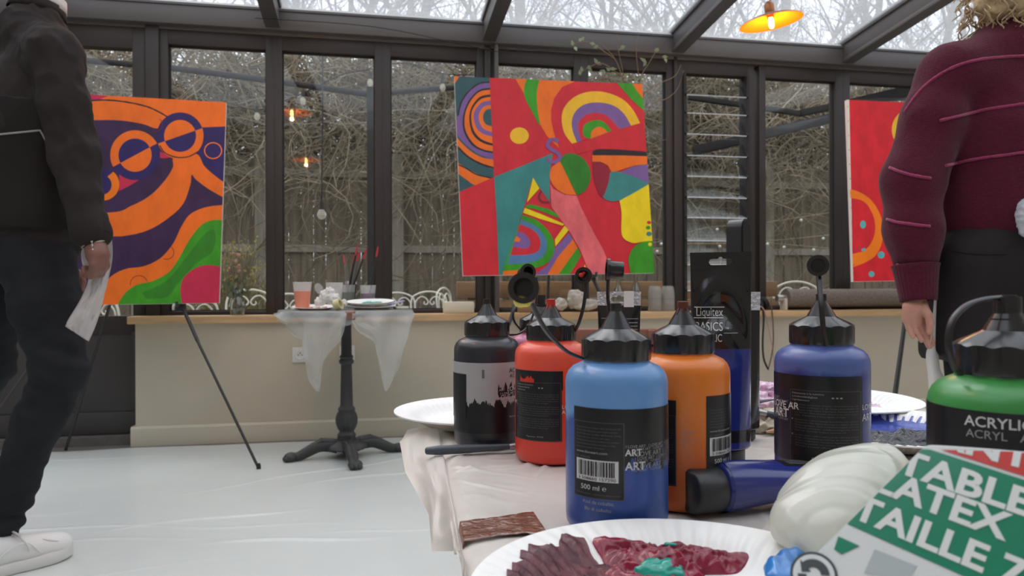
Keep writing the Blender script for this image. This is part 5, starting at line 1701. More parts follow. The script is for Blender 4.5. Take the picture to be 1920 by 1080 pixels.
# ================================================================== CANVASES ON EASELS
M_canvas_side = mat('primed_canvas_edge', rgb(226, 220, 212), rough=0.8)
def acrylic(name, r, g, b_, var=0.10):
    return mat('acrylic_' + name, rgb(r, g, b_), rough=0.5, var=var, scale=14, stretch=(1, 1, 0.5), bump=0.06, bscale=60, spec=0.3)
PAL = dict(red=acrylic('red', 206, 44, 54), orange=acrylic('orange', 238, 112, 32), purple=acrylic('violet', 124, 92, 150), teal=acrylic('teal', 62, 132, 128), dteal=acrylic('dark_teal', 56, 88, 92),
           yellow=acrylic('yellow', 238, 208, 24), ochre=acrylic('ochre_yellow', 236, 182, 44), green=acrylic('green', 62, 148, 34, 0.16), dgreen=acrylic('deep_green', 52, 124, 36, 0.18), blue=acrylic('slate_blue', 84, 122, 164),
           black=acrylic('black', 46, 38, 40), pink=acrylic('pink', 226, 104, 108, 0.18), maroon=acrylic('maroon', 146, 36, 54), navy=acrylic('navy', 48, 36, 96, 0.22), plum=acrylic('plum', 60, 38, 74, 0.22),
           crimson=acrylic('crimson', 196, 46, 78), brown=acrylic('brown', 118, 44, 52), hot=acrylic('hot_red', 212, 34, 44, 0.16), aqua=acrylic('aqua', 92, 172, 172), tang=acrylic('tangerine', 246, 124, 20), white=M_canvas_side)
M_easel = mat('black_easel_metal', rgb(48, 46, 47), rough=0.45)

class Art:
    """paint areas on a canvas, given as outlines in the painting's own photo coordinates"""
    def __init__(self, corners, D, tilt, ox, oy, k):
        # corners: TL TR BR BL pixels
        self.ox, self.oy, self.k = ox, oy, k
        self.n = Vector((0, -math.cos(tilt), math.sin(tilt)))
        mx, my = sum(c[0] for c in corners[2:]) / 2, sum(c[1] for c in corners[2:]) / 2
        self.P0 = at(mx, my, D)
        self.X = Vector((1, 0, 0)); self.Y = self.n.cross(self.X)
        if self.Y.z < 0: self.Y = -self.Y
        self.hull = [self.uv(*c) for c in corners]
        self.b = MB(); self.keys = []; self.h = 0.0002
        self.corners = corners
    def uv(self, px, py):
        d0 = at(px, py, 1.0) - Vector((0, 0, CAM_Z)); o = Vector((0, 0, CAM_Z))
        t = (self.P0 - o).dot(self.n) / d0.dot(self.n); q = o + d0 * t - self.P0
        return (q.dot(self.X), q.dot(self.Y))
    def w(self, p, h): return self.P0 + self.X * p[0] + self.Y * p[1] + self.n * h
    def mi(self, key):
        if key not in self.keys: self.keys.append(key)
        return self.keys.index(key)
    def face(self, P, key):
        P = clip_poly(P, self.hull)
        if len(P) < 3: return
        self.h += 0.00006
        Q = []
        for p in P:
            if not Q or (Vector(p) - Vector(Q[-1])).length > 1e-5: Q.append(p)
        for t in tessellate_polygon([[Vector((p[0], p[1], 0)) for p in Q]]):
            a, c, d = (Vector(Q[i]) for i in t)
            if (c - a).cross(d - a) < 0: t = t[::-1]
            self.b.add([self.w(Q[i], self.h) for i in t], [(0, 1, 2)], self.mi(key))
    def conv(self, pts): return [self.uv(self.ox + x * self.k, self.oy + y * self.k) for x, y in pts]
    def poly(self, key, pts): self.face(self.conv(pts), key)
    def blobby(self, key, pts, n=6): self.face(self.conv([(p.x, p.y) for p in catmull([Vector((x, y, 0)) for x, y in pts], n, True)]), key)
    def curve(self, key, straight, curved, n=8):
        """closed outline: curved points smoothed, then straight corner points"""
        self.face(self.conv([(p.x, p.y) for p in catmull([Vector((x, y, 0)) for x, y in curved], n)] + straight), key)
    def circle(self, key, cx, cy, rx, ry=None, a0=0, a1=2 * PI):
        ry = ry or rx
        self.face(self.conv([(cx + rx * math.cos(a0 + (a1 - a0) * i / 44), cy + ry * math.sin(a0 + (a1 - a0) * i / 44)) for i in range(45 if a1 - a0 < 6 else 44)]), key)
    def stroke(self, key, pts, w, closed=False, n=6):
        P = catmull([Vector((x, y, 0)) for x, y in pts], n, closed)
        L = len(P); left, right = [], []
        for i, p in enumerate(P):
            d = (P[(i + 1) % L] - P[i - 1]) if closed else (P[min(i + 1, L - 1)] - P[max(i - 1, 0)])
            d.normalize(); s = Vector((-d.y, d.x, 0)) * w / 2 * (1 + 0.25 * fbm((i * 0.6, pts[0][0], 0)))
            left.append(p + s); right.append(p - s)
        self.h += 0.00006
        m = range(L if closed else L - 1)
        for i in m:
            j = (i + 1) % L
            q = clip_poly(self.conv([(v.x, v.y) for v in (left[i], left[j], right[j], right[i])]), self.hull)
            if len(q) > 2: self.b.add([self.w(p, self.h) for p in q], [tuple(range(len(q)))], self.mi(key))
    def build(self, t):
        c = MB(); H = self.hull; n = 4
        grow = lambda p, cc, s: (cc[0] + (p[0] - cc[0]) * s, cc[1] + (p[1] - cc[1]) * s)
        vs = [self.w(p, 0.0) for p in H] + [self.w(p, -0.02) for p in H]
        c.add(vs, [(0, 3, 2, 1), (4, 5, 6, 7)] + [(i, (i + 1) % 4, 4 + (i + 1) % 4, 4 + i) for i in range(4)], 0)
        c.build('stretched_canvas', M_canvas_side, t, world=True, smooth=0)
        self.b.build('painting', [PAL[k] for k in self.keys], t, world=True, smooth=0)

def canvas_thing(label, art):
    H = art.hull
    base = art.w(((H[2][0] + H[3][0]) / 2, (H[2][1] + H[3][1]) / 2), 0)
    t = thing('painted_canvas', label, 'painting', base, 0, 'painted canvases on easels')
    return t

# ---- middle canvas
A = Art([(852, 143), (1204, 158), (1226.5, 512), (868, 517)], 3.7, R(5), 840, 120, 0.3888)
A.poly('red', [(0, 0), (1100, 0), (1100, 1100), (0, 1100)])
panel = [(0, 40), (200, 60), (212, 300), (222, 545), (150, 575), (60, 615), (0, 640)]
full = A.hull; 
A.poly('dteal', panel)
keep = A.hull
A.hull = clip_poly(A.conv([(20, 40), (200, 60), (222, 545), (55, 618)]), A.hull)
# (panel clip is convex)
A.poly('orange', [(20, 50), (62, 50), (30, 98)])
A.curve('orange', [], [(40, 350), (70, 385), (120, 428), (170, 452), (225, 465), (225, 505), (170, 488), (110, 455), (60, 408), (40, 385)])
A.stroke('black', [(48, 402), (100, 450), (160, 482), (222, 502)], 9)
A.curve('orange', [], [(40, 470), (80, 497), (140, 530), (200, 552), (222, 548), (190, 562), (135, 585), (95, 562), (50, 530)])
A.stroke('black', [(50, 485), (90, 505), (140, 534), (215, 550)], 6)
A.curve('purple', [(230, 462), (230, 86)], [(205, 86), (150, 92), (98, 128), (62, 185), (45, 250), (42, 310), (52, 352), (100, 402), (160, 442), (230, 462)])
A.stroke('black', [(200, 88), (150, 95), (100, 132), (64, 185), (48, 250)], 7)
A.curve('black', [(230, 425), (230, 115)], [(207, 115), (150, 126), (102, 175), (74, 245), (75, 320), (112, 388), (168, 420), (230, 432)])
A.curve('orange', [(230, 424), (230, 124)], [(207, 124), (152, 134), (108, 180), (82, 245), (84, 318), (122, 383), (170, 412), (230, 424)])
A.curve('black', [(230, 398), (230, 146)], [(207, 146), (152, 160), (112, 212), (103, 270), (118, 335), (162, 378), (230, 398)])
A.curve('orange', [(230, 388), (230, 158)], [(207, 158), (158, 170), (120, 215), (112, 268), (127, 326), (166, 366), (230, 388)])
A.curve('purple', [(230, 354), (230, 176)], [(207, 176), (160, 188), (128, 228), (125, 268), (140, 312), (172, 338), (230, 354)])
A.curve('orange', [(230, 332), (230, 198)], [(207, 198), (172, 206), (150, 240), (150, 272), (165, 305), (190, 322), (230, 332)])
A.curve('dteal', [(230, 305), (230, 216)], [(207, 216), (184, 222), (170, 245), (172, 275), (188, 294), (230, 305)])
A.hull = keep
A.circle('ochre', 344, 346, 45, 40)
A.poly('orange', [(318, 60), (620, 60), (605, 88), (550, 112), (512, 165), (497, 220), (497, 270), (508, 325), (535, 405), (500, 372), (475, 345), (440, 285), (390, 185)])
A.curve('green', [(378, 60), (440, 60)], [(440, 82), (428, 140), (432, 220), (443, 295), (405, 230), (372, 165), (366, 120), (378, 75)])
rb = lambda key, pts: A.curve(key, [], pts, 6)
base_y = lambda x: 385 - (x - 595) * (100 / 330.0)
def arch(key, cx_pts): A.curve(key, [(cx_pts[0][0], cx_pts[0][1])], cx_pts, 8)
arch('ochre', [(598, 385), (562, 335), (548, 270), (558, 215), (598, 168), (650, 141), (715, 132), (780, 143), (845, 173), (892, 222), (926, 285)])
arch('purple', [(622, 379), (600, 320), (598, 268), (620, 223), (665, 193), (730, 186), (800, 202), (850, 243), (882, 298)])
arch('red', [(645, 372), (627, 312), (634, 275), (668, 245), (715, 236), (770, 253), (827, 315)])
arch('green', [(690, 362), (656, 348), (651, 310), (668, 285), (708, 272), (750, 279), (788, 322)])
arch('orange', [(688, 360), (693, 325), (722, 303), (750, 310), (768, 330)])
A.poly('red', [(600, 388), (690, 361), (770, 331), (930, 284), (955, 420), (700, 415), (620, 435)])
A.poly('green', [(788, 60), (872, 60), (910, 120), (950, 180), (946, 228), (880, 168)])
A.poly('orange', [(868, 60), (960, 60), (950, 178), (910, 130)])
A.poly('teal', [(222, 545), (360, 490), (505, 430), (497, 480), (490, 540), (490, 668), (448, 605), (408, 548), (355, 730), (302, 890), (264, 1040), (246, 1040), (236, 780)])
A.poly('yellow', [(410, 548), (440, 600), (380, 668)])
A.stroke('brown', [(450, 612), (438, 640), (452, 664), (488, 668)], 9)
A.curve('green', [], [(374, 684), (400, 678), (450, 690), (505, 710), (535, 742), (480, 722), (420, 700), (374, 694)])
A.poly('yellow', [(370, 694), (450, 725), (560, 772), (552, 780), (440, 746), (362, 718)])
A.poly('yellow', [(562, 780), (582, 800), (518, 880), (515, 846)])
A.poly('purple', [(584, 815), (602, 846), (560, 910), (500, 1030), (400, 1030), (480, 970), (518, 885)])
A.poly('orange', [(602, 846), (624, 886), (540, 1030), (470, 1030), (530, 930)])
A.poly('green', [(624, 886), (642, 922), (578, 1030), (522, 1030)])
A.poly('yellow', [(660, 966), (675, 1030), (640, 1030)])
A.curve('green', [(262, 1000)], [(358, 728), (430, 755), (485, 808), (512, 870), (500, 935), (450, 975), (370, 992), (262, 996)])
A.curve('blue', [(285, 965)], [(352, 750), (420, 780), (465, 830), (476, 880), (455, 930), (400, 957), (283, 966)])
A.curve('red', [(300, 922)], [(345, 773), (400, 795), (436, 830), (446, 870), (430, 905), (380, 920), (300, 922)])
A.curve('purple', [(310, 880)], [(335, 806), (370, 820), (396, 855), (388, 885), (350, 889), (310, 880)])
A.curve('orange', [(318, 854)], [(330, 830), (348, 845), (340, 858), (318, 854)])
A.poly('orange', [(266, 998), (350, 993), (385, 1010), (380, 1030), (262, 1030)])
A.curve('dgreen', [(622, 634)], [(538, 468), (565, 436), (610, 434), (655, 460), (683, 508), (685, 560), (660, 612), (622, 634)])
A.curve('orange', [(540, 470)], [(618, 632), (560, 626), (512, 592), (490, 545), (500, 500), (540, 470)])
A.poly('pink', [(492, 578), (508, 603), (560, 630), (620, 636), (640, 690), (700, 810), (750, 900), (800, 1030), (690, 1030), (640, 905), (590, 815), (535, 740), (498, 690)])
A.stroke('purple', [(532, 376), (512, 364), (488, 372), (480, 394), (497, 412), (528, 430), (540, 452), (520, 472), (492, 470), (476, 455)], 17)
A.curve('black', [], [(697, 424), (730, 411), (850, 415), (970, 428), (970, 446), (850, 441), (700, 441)])
A.poly('orange', [(695, 441), (850, 442), (970, 446), (965, 484), (900, 490), (790, 525), (770, 490), (740, 474), (695, 472)])
A.poly('purple', [(970, 482), (970, 580), (900, 546), (822, 525), (890, 494)])
A.curve('teal', [(970, 578), (900, 620)], [(830, 658), (785, 662), (748, 642), (760, 590), (782, 525), (830, 523), (900, 546), (970, 578)])
A.curve('maroon', [], [(698, 475), (738, 474), (772, 505), (777, 555), (746, 640), (718, 605), (700, 540)])
A.curve('yellow', [(990, 868), (985, 570), (900, 620), (826, 660)], [(826, 660), (836, 720), (835, 808), (850, 845), (895, 864), (940, 858), (990, 868)])
A.curve('green', [(1010, 1030), (1010, 855)], [(990, 853), (935, 860), (890, 890), (870, 945), (885, 1030)])
A.circle('red', 968, 765, 10, 8); A.circle('green', 964, 790, 11, 9); A.circle('teal', 968, 820, 13, 11); A.circle('yellow', 973, 870, 9, 9)
t = canvas_thing('square canvas of bright arcs, stripes and a purple S, in the middle of the room', A); A.build(t)
CEN_A = A

# ---- left canvas
A = Art([(58, 171), (424, 192), (411, 568), (46, 573)], 3.45, R(5), 150, 160, 0.3888)
A.poly('plum', [(-400, -100), (900, -100), (900, 1300), (-400, 1300)])
A.curve('orange', [(780, -50), (-400, -50)], [(-300, 240), (-100, 180), (80, 168), (200, 170), (300, 186), (372, 208), (420, 180), (480, 160), (585, 204), (700, 198), (800, 194)])
A.poly('crimson', [(-300, -20), (33, 40), (135, 52), (90, 70), (40, 75), (-300, 120)])
A.stroke('black', [(30, 76), (120, 71), (220, 80), (320, 102), (380, 128), (425, 154)], 7)
A.poly('navy', [(586, 203), (760, 196), (760, 470), (686, 462), (640, 425), (590, 370), (560, 330), (595, 260)])
A.curve('orange', [(800, 480), (800, 560)], [(690, 540), (620, 500), (560, 455), (538, 432), (532, 480), (495, 575), (420, 645), (330, 698), (230, 724), (130, 728), (-300, 720), (-300, 600), (130, 614), (250, 580), (340, 530), (410, 458), (448, 395), (455, 345), (560, 330), (600, 390), (650, 435), (690, 465)])
A.stroke('tang', [(642 + 41 * math.cos(i * PI / 8), 315 + 38 * math.sin(i * PI / 8)) for i in range(16)], 5, True)
A.curve('crimson', [], [(190, 430), (240, 440), (295, 444), (250, 478), (188, 510)])
A.curve('crimson', [], [(388, 320), (420, 335), (440, 346), (400, 352), (380, 345)])
def twocircle(cx, cy, ro, ri, ang, up_o, lo_o, up_i, lo_i):
    A.circle(up_o, cx, cy, ro, None, ang - PI, ang); A.circle(lo_o, cx, cy, ro, None, ang, ang + PI)
    A.circle(up_i, cx, cy, ri, None, ang - PI, ang); A.circle(lo_i, cx, cy, ri, None, ang, ang + PI)
aa = math.atan2(205 - 280, 590 - 375)
twocircle(483, 244, 113, 77, aa, 'navy', 'orange', 'orange', 'navy')
aa2 = math.atan2(280 - 395, 375 - 160)
twocircle(266, 337, 120, 80, aa2, 'orange', 'navy', 'navy', 'orange')
A.circle('tang', 112, 478, 78); A.circle('navy', 112, 478, 78, None, aa2 - PI, aa2 - 0.4); A.circle('navy', 105, 480, 48)
A.stroke('black', [(385, 290), (410, 325), (460, 346), (520, 345), (570, 320)], 5)
A.curve('orange', [], [(800, 575), (685, 578), (600, 590), (532, 622), (490, 680), (450, 762), (390, 832), (310, 872), (220, 886), (150, 922), (100, 985), (40, 1100), (300, 1200), (500, 1000), (700, 800), (800, 640)])
A.curve('green', [(800, 1200), (150, 1200)], [(160, 1120), (190, 1045), (225, 995), (280, 960), (350, 944), (430, 900), (480, 830), (530, 742), (585, 675), (640, 650), (690, 650), (800, 655)])
A.curve('dgreen', [], [(300, 1000), (420, 940), (520, 820), (600, 720), (650, 700), (640, 800), (560, 860), (470, 960), (420, 1020), (320, 1030)])
A.curve('crimson', [(800, 1200), (800, 880)], [(690, 880), (625, 866), (560, 880), (505, 922), (485, 975), (490, 1050), (500, 1200)])
for (cx, cy, r) in ((418, 806, 35), (285, 958, 42), (362, 190, 36)):
    A.stroke('brown', [(cx + r * math.cos(i), cy + r * math.sin(i) * 0.95) for i in np.linspace(PI * 0.95 if r > 40 else -0.9, PI * 1.9 if r > 40 else 2.0, 8)], 3)
t = canvas_thing('orange, purple and green canvas of curves and circles, on the left behind the man', A); A.build(t)
CEN_B = A

# ---- right canvas
A = Art([(1588, 187), (1938, 203), (1946, 521), (1600, 528)], 4.0, R(5), 0, 0, 1.0)
A.poly('hot', [(1590.5, 150), (2100, 150), (2100, 700), (1602.5, 700)])
A.poly('white', [(1500, 100), (1590.5, 100), (1602.5, 700), (1500, 700)])
A.curve('tang', [], [(1580, 354), (1606, 358), (1632, 374), (1650, 402), (1656, 434), (1650, 465), (1632, 487), (1590, 502), (1590, 480), (1620, 470), (1636, 450), (1641, 425), (1634, 397), (1616, 376), (1580, 370)])
A.circle('ochre', 1712, 243, 40); A.circle('hot', 1716, 245, 26)
for x, y, rx, ry in ((1618, 421, 5.5, 7.5), (1619, 468, 4, 3.5), (1652, 478, 6.5, 6.5), (1634, 514, 5.5, 5.5), (1790, 300, 7, 7)): A.circle('aqua', x, y, rx, ry)
A.stroke('crimson', [(1600, 470), (1625, 462)], 3)
for y in range(12): A.circle('brown', 1589.0 + y * 1.0, 200 + y * 27, 0.8)
t = canvas_thing('red canvas with orange rings and pale blue dots, behind the woman in the maroon jumper', A); A.build(t)
CEN_C = A

def easel(art, label, half=0.63, rear=(0.02, 0.46)):
    H = art.hull
    cx = (H[2][0] + H[3][0]) / 2; wv = art.w((cx, (H[2][1] + H[3][1]) / 2), 0)
    x0, y0, z0 = wv.x, wv.y, wv.z
    za = z0 + 0.44
    t = thing('easel', label, 'easel', (x0, y0, 0.0), 0, 'black tripod easels')
    apex = Vector((0, 0.20, za))
    hw = half
    for s in (-1, 1):
        foot = Vector((s * hw, -0.21, 0.006))
        b = MB(); m = apex.lerp(foot, 0.52)
        b.tube([apex + Vector((s * 0.02, 0, 0)), m], 0.0085, 12); b.tube([m, foot], 0.0065, 12); b.build('leg', M_easel, t)
        b = MB(); b.lathe([(0, 0), (0.010, 0.0), (0.010, 0.02), (0.007, 0.028), (0, 0.028)], 12, foot - Vector((0, 0, 0.005))); b.build('rubber_foot', M_rubber, t)
        f = (za - (z0 - 0.012)) / za; q = apex.lerp(foot, f)
        b = MB(); b.tube([q, Vector((q.x - s * 0.0, 0.0, z0 - 0.010)), Vector((q.x, -0.028, z0 - 0.008)), Vector((q.x, -0.030, z0 + 0.012))], 0.006, 8); b.box((q.x - 0.022, q.y - 0.012, z0 - 0.03), (q.x + 0.022, q.y + 0.012, z0 + 0.0)); b.build('canvas_peg', M_easel, t)
    b = MB(); b.tube([apex, Vector((rear[0], rear[1], 0.006))], 0.0075, 12); b.build('leg', M_easel, t)
    b = MB(); b.tube([apex + Vector((0, -0.03, -0.12)), Vector((0, 0.17, z0 + 0.86))], 0.009, 12); b.build('mast', M_easel, t)
    b = MB(); b.bevbox((-0.035, 0.16, za - 0.04), (0.035, 0.23, za + 0.03), 0.006); b.build('bracket', M_easel, t)
    return t
easel(CEN_B, 'black tripod easel holding the orange and purple canvas on the left', 0.63, (-0.40, 0.40))
easel(CEN_A, 'black tripod easel holding the middle canvas, behind the paint bottles', 0.52)
easel(CEN_C, 'black tripod easel holding the red canvas on the right', 0.55)

# ================================================================== SMALL ROUND TABLE
M_castiron = mat('black_cast_iron', rgb(54, 54, 55), rough=0.5, var=0.1, scale=20, bump=0.08, bscale=60)
M_thinfilm = mat('thin_clear_film', rgb(226, 228, 226), rough=0.25, spec=0.5, alpha=0.45, transl=0.35)
BX, BY = -0.113, 3.69
RT = 0.318; ZTAB = 0.724
tb = thing('bistro_table', 'small round cast iron pedestal table by the wall', 'table', (BX, BY, 0))
b = MB(); b.lathe([(0, ZTAB - 0.028), (RT - 0.004, ZTAB - 0.028), (RT, ZTAB - 0.024), (RT, ZTAB - 0.004), (RT - 0.004, ZTAB), (0, ZTAB)], 64); b.build('tabletop', mat('dark_tabletop', rgb(70, 62, 58), rough=0.5), tb)
k = 3.5 / F_PX
prof = [(0.0, 0.050), (0.095, 0.048), (0.105, 0.056), (0.098, 0.070), (0.075, 0.080), (0.046, 0.088), (0.042, 0.102), (0.045, 0.116), (0.037, 0.124), (0.035, 0.132), (0.041, 0.144), (0.049, 0.166), (0.051, 0.190), (0.047, 0.212), (0.039, 0.230), (0.042, 0.240), (0.035, 0.250), (0.031, 0.256),
        (0.028, 0.38), (0.026, 0.457), (0.034, 0.462), (0.036, 0.475), (0.030, 0.485), (0.034, 0.495), (0.026, 0.505), (0.024, 0.62), (0.024, 0.69), (0.06, 0.694), (0.06, 0.698), (0, 0.698)]
def flt(r, z, a, j): return (r * (1 + (0.05 * math.cos(10 * a) if 10 <= j <= 13 else 0)), z)
b = MB(); b.lathe(prof, 48, mod=flt); b.build('column', M_castiron, tb, smooth=50)
for i, a in enumerate((R(-80), R(15), R(100), R(190))):
    M = Matrix.Rotation(a, 4, 'Z')
    b = MB()
    pts = catmull([(0.045, 0, 0.060), (0.085, 0, 0.068), (0.135, 0, 0.066), (0.185, 0, 0.044), (0.225, 0, 0.026), (0.262, 0, 0.022)], 5)
    b.tube([M @ p for p in pts], [0.036 - 0.016 * (j / (len(pts) - 1)) for j in range(len(pts))], 12)
    b.tube([M @ Vector((0.06, 0.020, 0.086)), M @ Vector((0.12, 0.016, 0.094)), M @ Vector((0.19, 0.008, 0.062))], [0.010, 0.009, 0.006], 8)
    b.tube([M @ Vector((0.06, -0.020, 0.086)), M @ Vector((0.12, -0.016, 0.094)), M @ Vector((0.19, -0.008, 0.062))], [0.010, 0.009, 0.006], 8)
    c = M @ Vector((0.262, 0, 0.024)); b.ball(c, (0.034, 0.034, 0.0235), 16, 10)
    for q in (-0.5, 0, 0.5):
        b.ball(M @ Vector((0.288 - abs(q) * 0.01, q * 0.035, 0.018)), 0.0135, 10, 8)
    b.build('foot', M_castiron, tb, smooth=60)
# clear film over the top with two hanging corners
b = MB()
b.lathe([(0.0, ZTAB + 0.002), (RT * 0.9, ZTAB + 0.0025), (RT + 0.001, ZTAB + 0.001), (RT + 0.006, ZTAB - 0.008), (RT + 0.005, ZTAB - 0.045)], 96, (BX, BY, 0), caps=False,
        mod=lambda r, z, a, j: (r + (0.003 * math.sin(11 * a) if j > 2 else 0), z + ((0.012 * math.sin(5 * a) + 0.008 * math.sin(13 * a)) if j == 4 else 0)))
dF = 3.36
def rim(px):
    """front of the rim seen at pixel column px"""
    u = pix(px, 580)[0] / F_PX
    d = Vector((u * math.cos(YAW) + math.sin(YAW), -u * math.sin(YAW) + math.cos(YAW)))
    o = -Vector((BX, BY)); dd = d.normalized()
    bb = o.dot(dd); cc = o.dot(o) - (RT + 0.007) ** 2; disc = bb * bb - cc
    s = -bb - math.sqrt(disc) if disc > 0 else -bb
    q = dd * s
    return Vector((q.x, q.y, ZTAB - 0.004)), q.dot(Vector((math.sin(YAW), math.cos(YAW))))
def flap(low, x0, x1, seed):
    L = catmull([Vector((x, y, 0)) for x, y in low], 6)
    def fn(u, v):
        f = u * (len(L) - 1); i = min(int(f), len(L) - 2); q = L[i].lerp(L[i + 1], f - i)
        r0, d = rim(min(max(x0 + (x1 - x0) * u, 528), 772))
        e = at(q.x, q.y, d - 0.01)
        p = r0.lerp(e, v)
        out = Vector((p.x - BX, p.y - BY, 0)).normalized()
        return p + out * (0.022 * math.sin(PI * min(1, v * 1.2)) * (0.5 + math.sin(u * 13 + seed + v * 3)) + 0.014 * v * fbm((u * 5, v * 4, seed)))
    b.grid(44, 30, fn)
flap([(524, 592), (552, 632), (582, 641), (574, 688), (580, 716), (598, 734), (602, 700), (612, 668), (640, 634), (649, 600)], 522, 650, 0.3)
flap([(660, 606), (672, 622), (700, 640), (704, 655), (712, 690), (722, 734), (740, 706), (750, 688), (757, 640), (772, 602)], 660, 776, 1.9)
tag(b.build('film_cover', M_thinfilm, smooth=180), 'clear plastic film over the small round table, two corners hanging down', 'table cover')
b = MB()
p1, _ = rim(648); p2, _ = rim(666)
b.grid(8, 8, lambda u, v: (p1.lerp(p2, u) + Vector((0, 0.0, 0)) + (Vector((0, 0.03 * (1 - v * 2.2), 0.0085)) if v < 0.45 else Vector((0, -0.006, 0.0085 - (v - 0.45) * 0.075)))))
tag(b.build('tape_strip', M_tape, smooth=180, solid=0.0005), 'brown tape patch on the front rim of the small round table', 'tape')

# cups of paint water, palettes, tissue and brushes on the round table
ZB2 = ZTAB + 0.0035
M_cup = mat('frosted_plastic_cup', rgb(226, 226, 224), rough=0.3, alpha=0.30, transl=0.3)
def cup(px, D, h, r, label, colr=None, fill=0.55):
    p = at(px, 570, D); p.z = ZB2
    t = thing('plastic_cup', label, 'cup', p, 0, 'plastic cups on the round table')
    b = MB(); b.lathe([(0, 0), (r * 0.72, 0), (r * 0.73, 0.003), (r, h), (r * 1.03, h + 0.002), (r * 0.98, h + 0.001), (r * 0.70, 0.004), (0, 0.004)], 32); b.build('cup_wall', M_cup, t, smooth=40)
    if colr:
        rr = r * (0.73 + 0.27 * fill) * 0.97
        b = MB(); b.lathe([(0, 0.005), (r * 0.71, 0.005), (rr, h * fill), (0, h * fill)], 32); b.build('paint_water', colr, t, smooth=40)
    return t
M_wo = mat('orange_water', rgb(236, 116, 44), rough=0.2); M_wp = mat('purple_water', rgb(122, 84, 112), rough=0.2); M_wg = mat('grey_green_water', rgb(92, 92, 74), rough=0.2)
cup(567, 3.50, 0.130, 0.044, 'plastic cup of orange paint water at the left end of the round table', M_wo, 0.68)
cup(627, 3.62, 0.128, 0.042, 'empty clear plastic cup in the middle of the round table')
cup(653, 3.80, 0.118, 0.036, 'plastic cup of grey-green paint water holding brushes, behind the empty cup', M_wg, 0.7)
cup(690, 3.74, 0.115, 0.040, 'plastic cup of purple paint water on the right of the round table', M_wp, 0.66)
M_redtip = mat('red_brush_tip', rgb(186, 52, 62), rough=0.4)
M_bh = mat('black_brush_handle', rgb(44, 42, 44), rough=0.4)
M_gh = mat('grey_brush_handle', rgb(84, 86, 84), rough=0.4)
def cup_brush(x0, y0, x1, y1, D0, D1, label, hm=None):
    a = at(x0, y0, D0); c = at(x1, y1, D1)
    if a.z < ZB2 + 0.008: a.z = ZB2 + 0.008
    t = thing('paint_brush', label, 'paint brush', a, 0, 'brushes standing in the cups')
    P = lambda f: a + (c - a) * f
    b = MB(); b.tube([P(0), P(0.4), P(0.82)], [0.003, 0.0055, 0.0045], 8); b.build('handle', hm or M_bh, t, world=True)
    b = MB(); b.tube([P(0.82), P(0.9), P(1.0)], [0.0048, 0.005, 0.003], 8); b.build('red_tip', M_redtip, t, world=True)
cup_brush(647, 572, 671, 458, 3.80, 3.80, 'red-tipped brush leaning right in the grey-green cup, the tallest')
cup_brush(650, 572, 688, 466, 3.82, 3.80, 'red-tipped brush leaning farthest right in the grey-green cup')
cup_brush(651, 572, 665, 478, 3.84, 3.86, 'red-tipped brush partly hidden behind the tallest brush in the grey-green cup')
cup_brush(654, 570, 644, 478, 3.79, 3.84, 'red-tipped brush leaning left in the grey-green cup', mat('clear_brush_handle', rgb(120, 112, 100), rough=0.3, alpha=0.5))
cup_brush(652, 572, 674, 472, 3.78, 3.80, 'plain grey brush beside the tallest brush in the grey-green cup', M_gh)
cup_brush(690, 570, 709, 462, 3.74, 3.74, 'red-tipped brush standing in the purple cup')
p = at(658, 570, 3.90); p.z = ZB2
paint_tube(p, 'dark teal paint tube with white crimp behind the brushes on the round table', 0.022, 0.058, 0.125, 0.140, 0.018, 0.015, [(-1, 0.075, mat('dark_teal_tube', rgb(32, 96, 90), rough=0.25)), (0.075, 1, M_gloss_black)], M_white_paper, hole=False)
def small_plate(px, D, z, label, colr, tilt=(0, 0), rad=0.85, area=(-0.5, 0.5), seed=0, col2=None):
    p = at(px, 575, D); p.z = z
    t = plate(p, label, tilt, rad=rad)
    rd = random.Random(seed)
    for nm, cm, n in (('paint', colr, 12),) + ((('second_paint', col2, 8),) if col2 else ()):
        pr = []
        for i in range(n):
            a, r = rd.uniform(0, 2 * PI), rd.uniform(0, 0.055)
            q = p + Vector((r * math.cos(a), r * math.sin(a), 0.004)); pr.append(('e', q, (rd.uniform(.010, .02), rd.uniform(.010, .018), rd.uniform(.005, .010))))
        blob_obj(nm, cm, t, pr, 0.0022, 0.005, pile_disp(60, 0.003))
    return t
M_redp2 = mat('wet_red_paint', rgb(196, 36, 52), rough=0.25, coat=0.3); M_whitep = mat('white_paint', rgb(226, 218, 210), rough=0.3)
M_tealp = mat('teal_paint', rgb(58, 156, 138), rough=0.3); M_yelp = mat('pale_yellow_paint', rgb(226, 214, 140), rough=0.3)
small_plate(590, 3.50, ZB2, 'paper plate of red and white paint at the front left of the round table', M_redp2, (R(4), 0), seed=1, rad=0.92, col2=M_whitep)
small_plate(697, 3.56, ZB2, 'lower of two stacked paper plates on the right of the round table', M_yelp, (R(2.5), 0), seed=2, rad=1.0)
small_plate(694, 3.57, ZB2 + 0.022, 'upper of two stacked paper plates, with teal paint, on the round table', M_tealp, (R(5), R(-1)), seed=3, rad=1.0)
b = MB(); q = at(748, 566, 3.62); b.add([q + Vector((-0.05, 0.02, -0.012)), q + Vector((0.03, 0, 0.006)), q + Vector((0.02, 0.06, 0.006)), q + Vector((-0.06, 0.07, -0.01))], [(0, 1, 2, 3)])
tag(b.build('paint_card', mat('lilac_card', rgb(168, 154, 206), rough=0.7), smooth=0, solid=0.002), 'lilac card corner sticking out right of the stacked plates', 'card')
b = MB(); q = at(752, 577, 3.60); q.z = ZB2; b.lathe([(0, 0), (0.034, 0), (0.038, 0.004), (0.038, 0.012), (0.035, 0.010), (0.0, 0.006)], 32, q)
